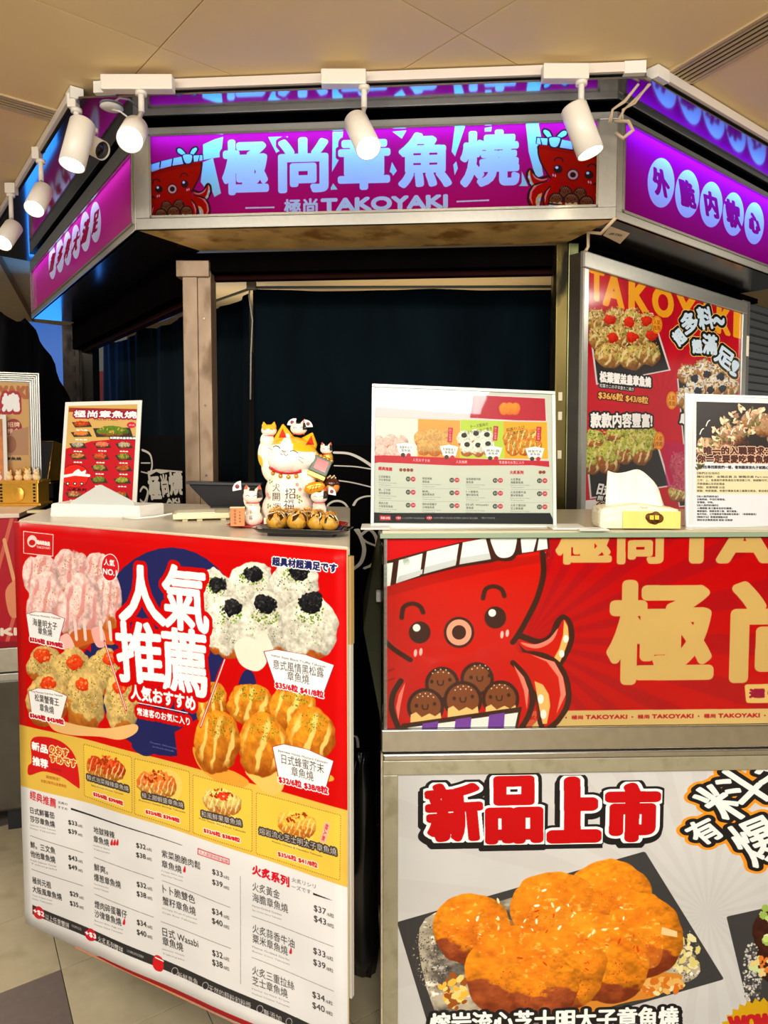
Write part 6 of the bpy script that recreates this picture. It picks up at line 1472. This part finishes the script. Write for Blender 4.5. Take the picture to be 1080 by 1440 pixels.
for x0, lab in ((508, 'thin white acrylic foot plate under the left end of the menu board'), (772, 'thin white acrylic foot plate under the right end of the menu board')):
    p = at_z(x0, 742, ZT); bm = NB(); box(bm, (p.x-.0, p.y-.04, ZT), (p.x+.075 if x0 < 600 else p.x+.09, p.y+.05, ZT+.004), bev=.001); tag(obj('foot_plate', bm, white_pl), lab, 'foot plate')

# portrait menu stand on the left counter
bl = at_y(84, 713, 2.24); br = at_y(188, 713, 2.20); tl = at_y(92, 567, 2.30); 
Mn, Ln, Hn = panel_stand(tl, tl+(br-bl), bl)
ms = thing('menu_stand', 'portrait menu with red and tan print standing in a white plastic base', 'menu stand'); ms.matrix_basis = Mn
bm = NB(); box(bm, (-.006, 0, -.004), (Ln+.008, .006, Hn+.004), bev=.002); obj('card_frame', bm, white_pl, ms)
q = [(.008, -.0008, Hn-.010), (Ln-.006, -.0008, Hn-.010), (Ln-.006, -.0008, -.006), (.008, -.0008, -.006)]
sheet('menu_print', *q, print_left_menu([projpx(Mn @ Vector(v)) for v in q]), ms)
b0 = at_z(70, 727, ZT); b1 = at_z(196, 729, ZT)
Mb, Lb2 = face_frame(Vector((b0.x, b0.y, 0)), Vector((b1.x, b1.y, 0)))
sb = thing('stand_base', 'white plastic base block holding the portrait menu upright', 'base'); sb.matrix_basis = Mb @ Matrix.Translation((0, 0, ZT))
bm = NB(); n_ = add_geo(bm, [(0, 0, 0), (Lb2, 0, 0), (Lb2+.03, .1, 0), (-.0, .1, 0), (.002, .004, .040), (Lb2-.004, .004, .036), (Lb2+.03, .1, .036), (.0, .1, .040)], [(3, 2, 1, 0), (4, 5, 6, 7), (0, 1, 5, 4), (1, 2, 6, 5), (2, 3, 7, 6), (3, 0, 4, 7)])
bmesh.ops.bevel(bm, geom=bm.edges[:], offset=.003, segments=2, affect='EDGES'); obj('base_block', bm, white_pl, sb)
bm = NB(); prism(bm, [(.055, .036), (Lb2-.02, .036), (Lb2-.024, .048), (.158, .096), (.15, .096), (.06, .044)], .012, .0155); obj('card_grip', bm, pane_mat('frosted_acrylic', (226, 232, 226), haze=.6), sb)

# recruiting notice on the glass case, right
bl = at_y(964, 741, 1.80); br = at_y(1180, 745, 1.82); tl = at_y(967, 554, 1.84)
Mn2, Ln2, Hn2 = panel_stand(tl, tl+(br-bl), bl)
nb_ = thing('notice_stand', 'recruiting notice in a clear acrylic stand with a photo of topped takoyaki', 'notice'); nb_.matrix_basis = Mn2
e = .021
bm = NB(); box(bm, (0, -.001, .0), (Ln2, .004, Hn2), bev=.001); obj('acrylic_plate', bm, mat('pale_acrylic', (206, 212, 212), .15, 0), nb_)
for lo, hi in (((0, -.004, Hn2-.006), (Ln2, -.001, Hn2)), ((0, -.004, 0), (Ln2, -.001, .006)), ((0, -.004, .006), (.006, -.001, Hn2-.006))):
    bm = NB(); box(bm, lo, hi); obj('bright_edge', bm, mat('edge_white', (236, 240, 238), .2), nb_)
q = [(e, -.002, Hn2-.02), (Ln2-.02, -.002, Hn2-.02), (Ln2-.02, -.002, .008), (e, -.002, .008)]
sheet('notice_print', *q, print_notice([projpx(Mn2 @ Vector(v)) for v in q]), nb_)
bm = NB(); box(bm, (0, -.004, .001), (Ln2, .07, .004), bev=.001); obj('stand_foot', bm, acrylic, nb_)

# tissue pack
tp0 = at_z(903, 745, ZT); ts = thing('tissue_pack', 'yellow and white pack of tissues with a sheet pulled out, on the glass case', 'tissues', (tp0.x, tp0.y+.045, ZT), -.05)
u_ = 1.76/957
tis = mat('soft_white_tissue', (244, 236, 214), .8, 0, .02, 30, bump=.15); yel = mat('yellow_pack_film', (232, 206, 110), .3, 0, .05, 18, bump=.1); pak = mat('cream_pack_film', (236, 228, 196), .3, 0, .03, 20, bump=.15)
bm = NB(); box(bm, (-.105, -.045, 0), (.098, .045, .052), None, .014)
bmesh.ops.subdivide_edges(bm, edges=bm.edges[:], cuts=4, use_grid_fill=True)
rs = random.Random(8)
for v in bm.verts:
    if v.co.z > .03: v.co.z += .014*math.exp(-((v.co.x+.01)/.07)**2)
    v.co += Vector((rs.uniform(-1, 1), rs.uniform(-1, 1), rs.uniform(-.6, 1) if v.co.z > .01 else 0))*.0016
obj('pack_wrapper', bm, pak, ts, smooth=True)
bm = NB(); box(bm, (-.048, -.0485, .004), (.097, -.047, .048), None, .0005); obj('yellow_front', bm, yel, ts)
bm = NB()
for x, z, r in ((-.005, 0, .014), (.004, .006, .012), (.012, 0, .012), (.002, -.004, .012), (-.012, .003, .010)): lathe(bm, [(0, 0), (r, 0), (r, .0006), (0, .0006)], 18, Matrix.Translation((.030+x, -.0495, .030+z)) @ Matrix.Rotation(math.pi/2, 4, 'X'))
obj('brown_cloud_badge', bm, mat('badge_brown', (110, 66, 20), .4), ts, kind='stuff')
for x in (-.006, .007):
    bm = NB(); box(bm, (.030+x-.005, -.0508, .027), (.030+x+.005, -.0502, .038)); obj('badge_tile', bm, mat('badge_yellow', (240, 196, 50), .4), ts)
textmesh('Facail', .006, mat('grey_print', (150, 140, 110), .5), ts, Matrix.Translation((.005, -.0472, .058)) @ Matrix.Rotation(.05, 4, 'Y'))
bm = NB(); g = []
for j in range(13):
    v = j/12; row = []
    for i in range(17):
        u = i/16; wdt = .072*(1-.30*v); x = -.082+u*.150+.012*v*(1-u); z = .050+v*(.098*math.sqrt(max(0, 1-(max(0, u-.38)/.64)**2.3))-.006*math.sin(u*9)) ; y = .012*math.sin(u*5+v*2)*v+.015*(v-.4)+.006*math.sin(u*13)
        row.append(bm.verts.new((x, y, z)))
    g.append(row)
for j in range(12):
    for i in range(16): bm.faces.new((g[j][i], g[j][i+1], g[j+1][i+1], g[j+1][i])).smooth = True
o = obj('pulled_tissue', bm, tis, ts); md = o.modifiers.new('t', 'SOLIDIFY'); md.thickness = .0035
bm = NB(); box(bm, (-.165, -.03, 0), (-.09, .02, .003), bev=.001); o = obj('plastic_sheet_scrap', bm, white_pl); o.location = (tp0.x, tp0.y+.01, ZT); tag(o, 'flat white plastic scrap left of the tissue pack', 'scrap')

# black tray, cream adapter and cords between the post and the cat
p0_ = at_z(300, 716, ZT); bt = thing('black_terminal_stand', 'black slanted oblong device lying behind the cream box and small cat', 'device', (p0_.x, p0_.y+.05, ZT))
u_ = p0_.y/957
bm = NB(); prism(bm, [(-.092, .078), (.15, .073), (.15, .004), (-.022, .004)], -.012, .03); bmesh.ops.bevel(bm, geom=bm.edges[:], offset=.003, segments=2, affect='EDGES'); obj('device_body', bm, mat('brown_black_plastic', (13, 10, 9), .5, spec=.3), bt)
bm = NB(); prism(bm, [(-.098, .080), (.152, .075), (.152, .083), (-.100, .088)], -.02, .034); obj('device_lip', bm, mat('grey_black_plastic', (30, 27, 25), .4), bt)
bm = NB(); box(bm, (-.02, -.012, -.0), (.15, .04, .006)); obj('device_foot', bm, black, bt)
p1_ = at_z(283, 733, ZT); ad = thing('cream_adapter_box', 'flat cream plastic box lying on the counter in front of the post', 'box', (p1_.x+.01, p1_.y+.035, ZT), .25)
crm = mat('cream_plastic', (226, 214, 170), .4)
bm = NB(); box(bm, (-.095, -.03, .006), (.06, .06, .022), None, .004); obj('box_body', bm, crm, ad)
bm = NB(); box(bm, (-.085, -.025, .0215), (.02, .055, .0245), None, .002); obj('box_lid', bm, mat('pale_cream_plastic', (232, 226, 196), .4), ad)
for x in (-.07, -.03, .035):
    bm = NB(); box(bm, (x, -.02, 0), (x+.015, .04, .008), None, .001); obj('box_foot', bm, crm, ad)
bm = NB(); tube(bm, [(-.1, .05, .015), (-.15, .06, .006), (-.2, .05, .004), (-.24, .08, .004)], .003, 6); obj('cable', bm, white_pl, ad)
p2_ = at_z(345, 728, ZT); bm = NB(); box(bm, (-.05, -.02, 0), (.03, .03, .012), None, .002); o = obj('white_box', bm, mat('pale_cream_plastic', (232, 226, 196), .4)); o.location = (p2_.x-.01, p2_.y+.07, ZT); tag(o, 'small pale box beside the cream box, behind the plaque', 'box')

# ------------------------------------------------------------------ far left counter
fc = thing('corner_counter', 'red fronted steel counter at the far left edge', 'counter', (-1.5, 2.5, ZF))
a_ = at_y(24, 722, 2.75); a2 = at_y(-160, 706, 2.4); zf2 = a_.z
FA_, FB_ = Vector((-2.0, 2.62, 0)), Vector((a_.x, 2.75, 0)); Mf, Lf = face_frame(FA_, FB_)
zt2 = 1.5-(722-614)/957*2.75
fc.matrix_basis = Mf
def fb(name, lo, hi, m, bev=0):
    bm = NB(); box(bm, lo, hi, bev=bev); return obj(name, bm, m, fc)
fb('counter_top', (-.02, -.01, zt2-.018), (Lf+.01, .5, zt2), mat('pale_pink_top', (226, 200, 176), .3), .003)
z3 = 1.5-(914-614)/957*2.75; fb('steel_rail', (0, 0, z3-.10), (Lf+.006, .5, z3), steel, .003); fb('bright_strip', (0, -.004, z3-.135), (Lf+.008, .5, z3-.105), alu, .003)
fb('cabinet_body', (0, .01, .1+ZF), (Lf+.01, .48, z3-.135), steel_dark, .01); fb('case_body', (.002, .01, z3), (Lf-.006, .48, zt2-.018), mat('red_case', (150, 30, 34), .5))
fb('foot', (Lf-.08, .05, ZF), (Lf-.03, .1, ZF+.11), black)
local_sheet(fc, Mf, 0, Lf, z3+.002, zt2-.018, .004, print_far_banner, 'banner_print')
# gold casket with trinkets
gcp = at_z(30, 712, zt2); gb = thing('gold_casket', 'ornate gold casket heaped with little figures at the far left', 'casket', (at_y(30, 700, gcp.y+.06).x, gcp.y+.06, zt2), .08)
U = gcp.y/957
bm = NB(); box(bm, (-31*U, -.05, .012), (30*U, .07, 34*U), None, .003); obj('casket_body', bm, gold, gb)
bm = NB(); box(bm, (-34*U, -.058, 0), (34*U, .078, .012), None, .003); box(bm, (-33*U, -.056, 32*U), (32*U, .076, 36*U), None, .003); obj('casket_moulding', bm, gold, gb)
bm = NB(); ball(bm, (3*U, -.052, 17*U), (9*U, .006, 11*U), None, 20, 12); obj('embossed_figure', bm, gold, gb)
for sx in (-20, 25):
    for k in range(6):
        bm = NB(); box(bm, ((sx-1.6)*U, -.0535, (6+k*4.6)*U), ((sx+1.6)*U, -.050, (8.6+k*4.6)*U), None, .0006); obj('black_stud', bm, black_gloss, gb)
rs = random.Random(12); cols = (('white_figure', (244, 234, 220)), ('orange_figure', (232, 140, 50)), ('yellow_figure', (240, 200, 60)), ('pink_figure', (236, 176, 150)), ('cream_figure', (250, 220, 160)))
for k in range(13):
    nm, c = cols[(k*3+k//4) % 5]; x = (-26+k*4.4)*U; r = rs.uniform(5.0, 7.2)*U; z = 36*U; y = (-.02, .02, .0)[k % 3]
    t = thing('lucky_trinket', '', 'trinket', (gb.location.x+x, gb.location.y+y, zt2+z-.002), 0, 'little lucky figures heaped in the gold casket'); t['label'] = 'tiny glazed figure in the heap filling the gold casket'
    bm = NB(); ball(bm, (0, 0, r*.8), (r, r*.9, r*.95), None, 12, 8); obj('figure_body', bm, mat(nm+'_glaze', c, .25), t)
    bm = NB(); ball(bm, (0, 0, r*2.0), (r*.72, r*.7, r*.65), None, 12, 8)
    for sx in (-1, 1): ball(bm, (sx*r*.42, 0, r*2.6), (r*.2, r*.16, r*.3), None, 8, 6)
    obj('figure_head', bm, mat(nm+'_glaze', c, .25), t)
bm = NB(); box(bm, (-28*U, -.045, 33*U), (27*U, .065, 36.5*U)); obj('inner_bed', bm, mat('amber_bed', (210, 140, 50), .4), gb)
# open black case with gold edges
oc = at_z(58, 706, zt2); bc = thing('open_gift_box', 'open black lined box with a gold trimmed lid, behind the gold casket', 'box', (at_y(58, 700, oc.y+.22).x, oc.y+.22, zt2))
U = (oc.y+.22)/957
bm = NB(); prism(bm, [(-32*U, 22*U), (10*U, 24*U), (20*U, 80*U), (-26*U, 80*U)], .0, .012, Matrix.Translation((0, 0, 0))); obj('lid_lining', bm, black, bc)
gm = mat('gold_trim', (226, 176, 70), .25, .9)
pts = [(-32*U, 0, 22*U), (10*U, 0, 24*U), (20*U, 0, 80*U), (-26*U, 0, 80*U), (-32*U, 0, 22*U)]
bm = NB(); tube(bm, pts, .004, 8); obj('lid_trim', bm, gm, bc)
bm = NB(); add_geo(bm, [(10*U, 0, 24*U), (20*U, 0, 80*U), (31*U, .07, 72*U), (24*U, .07, 24*U)], [(0, 1, 2, 3)]); add_geo(bm, [(10*U, .01, 24*U), (20*U, .01, 80*U), (31*U, .08, 72*U), (24*U, .08, 24*U)], [(3, 2, 1, 0)]); obj('lid_side', bm, gm, bc)
bm = NB(); box(bm, (-34*U, -.05, 0), (24*U, .10, 22*U), None, .004); obj('box_base', bm, black_gloss, bc)
bm = NB()
for k in range(12): ball(bm, ((-30+k*4.6)*U, -.052, 22*U), .005, None, 8, 6)
obj('beaded_edge', bm, gm, bc, kind='stuff')
# tall ribbed frame poster and small card behind
rf = thing('ribbed_poster_frame', 'tan takoyaki poster in a ribbed silver frame at the left edge', 'poster frame', (0, 0, 0))
f0 = at_y(55, 525, 3.15); f1 = at_y(-70, 522, 3.0); Mh, Lh = face_frame(Vector((f1.x, 3.0, 0)), Vector((f0.x, 3.15, 0))); rf.matrix_basis = Mh; ztp = f0.z
bm = NB(); box(bm, (.02, .01, zt2+.002), (Lh-.005, .03, ztp-.01)); obj('case', bm, steel_dark, rf)
for k in range(5):
    o_ = k*.0085; bm = NB(); y = -.012+k*.004
    box(bm, (Lh-o_-.006, y, zt2+.002), (Lh-o_, .02, ztp-o_), None, .001); box(bm, (.02, y, ztp-o_-.006), (Lh-o_-.006, .02, ztp-o_), None, .001); obj('frame_rib', bm, alu, rf)
local_sheet(rf, Mh, .02, Lh-.045, zt2, ztp-.045, .004, print_far_poster, 'poster_print')
pcd = at_z(2, 716, zt2); cd = thing('card_holder', 'small white framed card at the very left edge by the casket', 'card', (at_y(1, 700, pcd.y+.15).x, pcd.y+.15, zt2))
U = (pcd.y+.15)/957
bm = NB(); box(bm, (-.20, 0, 0), (.005+9*U, .006, 128*U), None, .002); obj('card_frame', bm, white_pl, cd)
bm = NB(); box(bm, (-.19, -.0015, .006), (.005+4*U, -.0005, 122*U)); obj('card_print', bm, mat('orange_print', (206, 130, 80), .4, 0, .3, 20), cd)
fx = at_z(60, 722, zt2); bm = NB(); box(bm, (-.09, -.01, 0), (.06, .03, .010), None, .002); o = obj('cream_strip', bm, crm); o.location = (fx.x+.02, fx.y+.02, zt2); tag(o, 'long cream plastic strip lying in front of the gold casket', 'strip')
# ------------------------------------------------------------------ spotlights on the tracks
lampw = mat('lamp_white_paint', (232, 224, 208), .35)
def bulb_mat(name, k, col=(255, 238, 205)):
    if name in MATS: return MATS[name]
    m = bpy.data.materials.new(name); m.use_nodes = True; b = m.node_tree.nodes['Principled BSDF']
    b.inputs['Base Color'].default_value = (.9, .85, .7, 1); b.inputs['Emission Color'].default_value = lin(col)+(1,); b.inputs['Emission Strength'].default_value = k
    MATS[name] = m; return m
def spotlight(label, a0, a1, zb, joint, back, face, Y, d, power, dia=.072, length=.14, lit=True, adapter=True, yb=None):
    """a0,a1: photo x of the adapter's ends; joint, back, face: photo points of stem bottom, rear cap and lens centre"""
    P0 = at_y(*back, Y); d = Vector(d).normalized(); Pf = P0+d*length; J = at_y(*joint, yb or Y)
    t = thing('track_spotlight', label, 'spotlight', tuple(P0))
    def k(name, bm, m, par=None):
        bmesh.ops.translate(bm, verts=bm.verts, vec=-P0); return obj(name, bm, m, par or t)
    if adapter:
        c0 = at_y(a0, zb, yb or Y); c1 = at_y(a1, zb, yb or Y); dv = c1-c0; dv.z = 0; L = dv.length; dv.normalize(); M = Matrix.Translation(Vector((c0.x, c0.y, 2.538))) @ Matrix.Rotation(math.atan2(dv.y, dv.x), 4, 'Z')
        bm = NB(); box(bm, (0, -.02, 0), (L, .016, .044), M, .004); k('adapter', bm, lampw)
        top = Vector((J.x, J.y, 2.540))
    else: top = J+Vector((0, 0, .02))
    bm = NB(); tube(bm, [top, J], .009, 10); q = P0+d*length*.35; tube(bm, [J, q], .007, 8); lathe(bm, [(0, 0), (.017, 0), (.017, .012), (0, .012)], 16, Matrix.Translation(top-Vector((0, 0, .012)))); k('stem', bm, lampw)
    R_ = d.to_track_quat('Z', 'Y').to_matrix().to_4x4(); M = Matrix.Translation(P0) @ R_; r = dia/2
    bm = NB(); lathe(bm, [(0, 0), (r*.86, 0), (r, .006), (r, length), (r*.93, length), (r*.90, length-.012), (r*.3, length-.03), (0, length-.03)], 32, M); k('lamp_housing', bm, lampw if lit != 'off' else lampw)
    bm = NB(); lathe(bm, [(0, length-.006), (r*.88, length-.006), (r*.88, length-.004), (0, length-.004)], 28, M); k('lens', bm, bulb_mat('lit_lens', 30) if lit else mat('dark_lens', (14, 12, 12), .2))
    if lit:
        l = bpy.data.lights.new('spot_beam', 'SPOT'); l.energy = power; l.color = (1, .9, .74); l.spot_size = math.radians(75); l.spot_blend = .6; l.shadow_soft_size = .03
        o = bpy.data.objects.new('spot_beam', l); COL.objects.link(o); o.parent = t; o.location = d*(length+.004); o.rotation_euler = d.to_track_quat('-Z', 'Y').to_euler()
    return t
spotlight('glaring white spotlight at the left end of the main track, beside the sign corner', 145, 245, 140, (199, 158), (191, 180), (203, 212), 2.06, (.16, -.80, -.58), 2.8, yb=2.11, adapter=True)
spotlight('white spotlight in the middle of the main track, lens lit over the shop name', 452, 515, 128, (512, 152), (500, 170), (521, 211), 2.03, (.28, -.55, -.78), 2.8, yb=2.08)
spotlight('white spotlight near the right end of the main track, seen from the side', 762, 826, 122, (817, 148), (806, 150), (828, 213), 2.0, (.33, -.10, -.94), 2.8, .076, .145, yb=2.05)
spotlight('largest white cylinder spotlight on the receding track, nearest the canopy corner', 98, 110, 160, (108, 178), (117, 172), (107, 243), 2.10, (-.12, -.28, -.95), 2.8, .074, .15, yb=2.22)
spotlight('unlit spotlight with a black lens, tucked behind the large cylinder spotlight', 112, 118, 160, (130, 190), (122, 200), (145, 215), 2.22, (.75, -.25, -.45), 0, .06, .07, False, False, 2.22)
spotlight('middle white spotlight on the receding track left of the pink sign', 48, 58, 230, (58, 255), (62, 266), (62, 300), 2.46, (0, -.62, -.78), 2.8, .066, .12, yb=2.62)
spotlight('smallest and farthest white spotlight on the receding track', 10, 24, 280, (16, 308), (20, 318), (16, 345), 2.80, (-.05, -.66, -.75), 2.8, .070, .12, yb=2.98)
# white camera-like disc on the pink soffit, cords at the right corner
p = at_z(157, 150, ZS-.001)
bm = NB(); lathe(bm, [(0, 0), (.034, 0), (.036, -.004), (.02, -.010), (0, -.010)], 28, Matrix.Translation((p.x+.0, p.y, ZS-.001)))
tube(bm, [(p.x, p.y, ZS-.01), (p.x+.03, p.y-.01, ZS-.02), (p.x+.05, p.y+.02, ZS-.03), (p.x+.07, p.y+.06, ZS-.02)], .003, 6)
tag(obj('sensor_disc', bm, white_pl), 'round white sensor disc with a short lead on the polished soffit at the left corner', 'sensor')
cp = at_y(868, 152, 2.12)
bm = NB(); rs = random.Random(2)
for k in range(5):
    x0 = cp.x+rs.uniform(-.02, .02); tube(bm, [(x0+.07, cp.y-.03, ZS-.004), (x0+.04, cp.y-.0, ZS-.03-k*.004), (x0+.01, cp.y+.02, ZS-.055), (x0-.01+k*.006, cp.y+.03, ZS-.09)], .0035, 6)
tube(bm, [(cp.x+.0, cp.y+.02, ZS-.09), (cp.x+.035, cp.y+.0, ZS-.10), (cp.x+.045, cp.y-.01, ZS-.13), (cp.x+.02, cp.y, ZS-.15), (cp.x+.0, cp.y+.01, ZS-.13)], .006, 8)
tag(obj('cable_bundle', bm, mat('aged_cable', (196, 172, 140), .5)), 'tangle of aged pale cables hanging where the two right sign boxes meet', 'cables')
cp = at_z(855, 322, ZB-.008); q = at_y(822, 352, 2.38); r_ = at_y(866, 306, 2.2)
bm = NB(); tube(bm, [r_, (r_.x-.03, r_.y+.05, r_.z-.035), (cp.x-.06, cp.y+.02, ZB-.012), (q.x+.012, q.y, q.z+.012), (q.x+.002, q.y-.006, q.z-.004)], .0055, 8)
tag(obj('cream_cable', bm, mat('aged_cable', (196, 172, 140), .5)), 'cream cable running under the corner between main sign and crisp inside sign', 'cable')
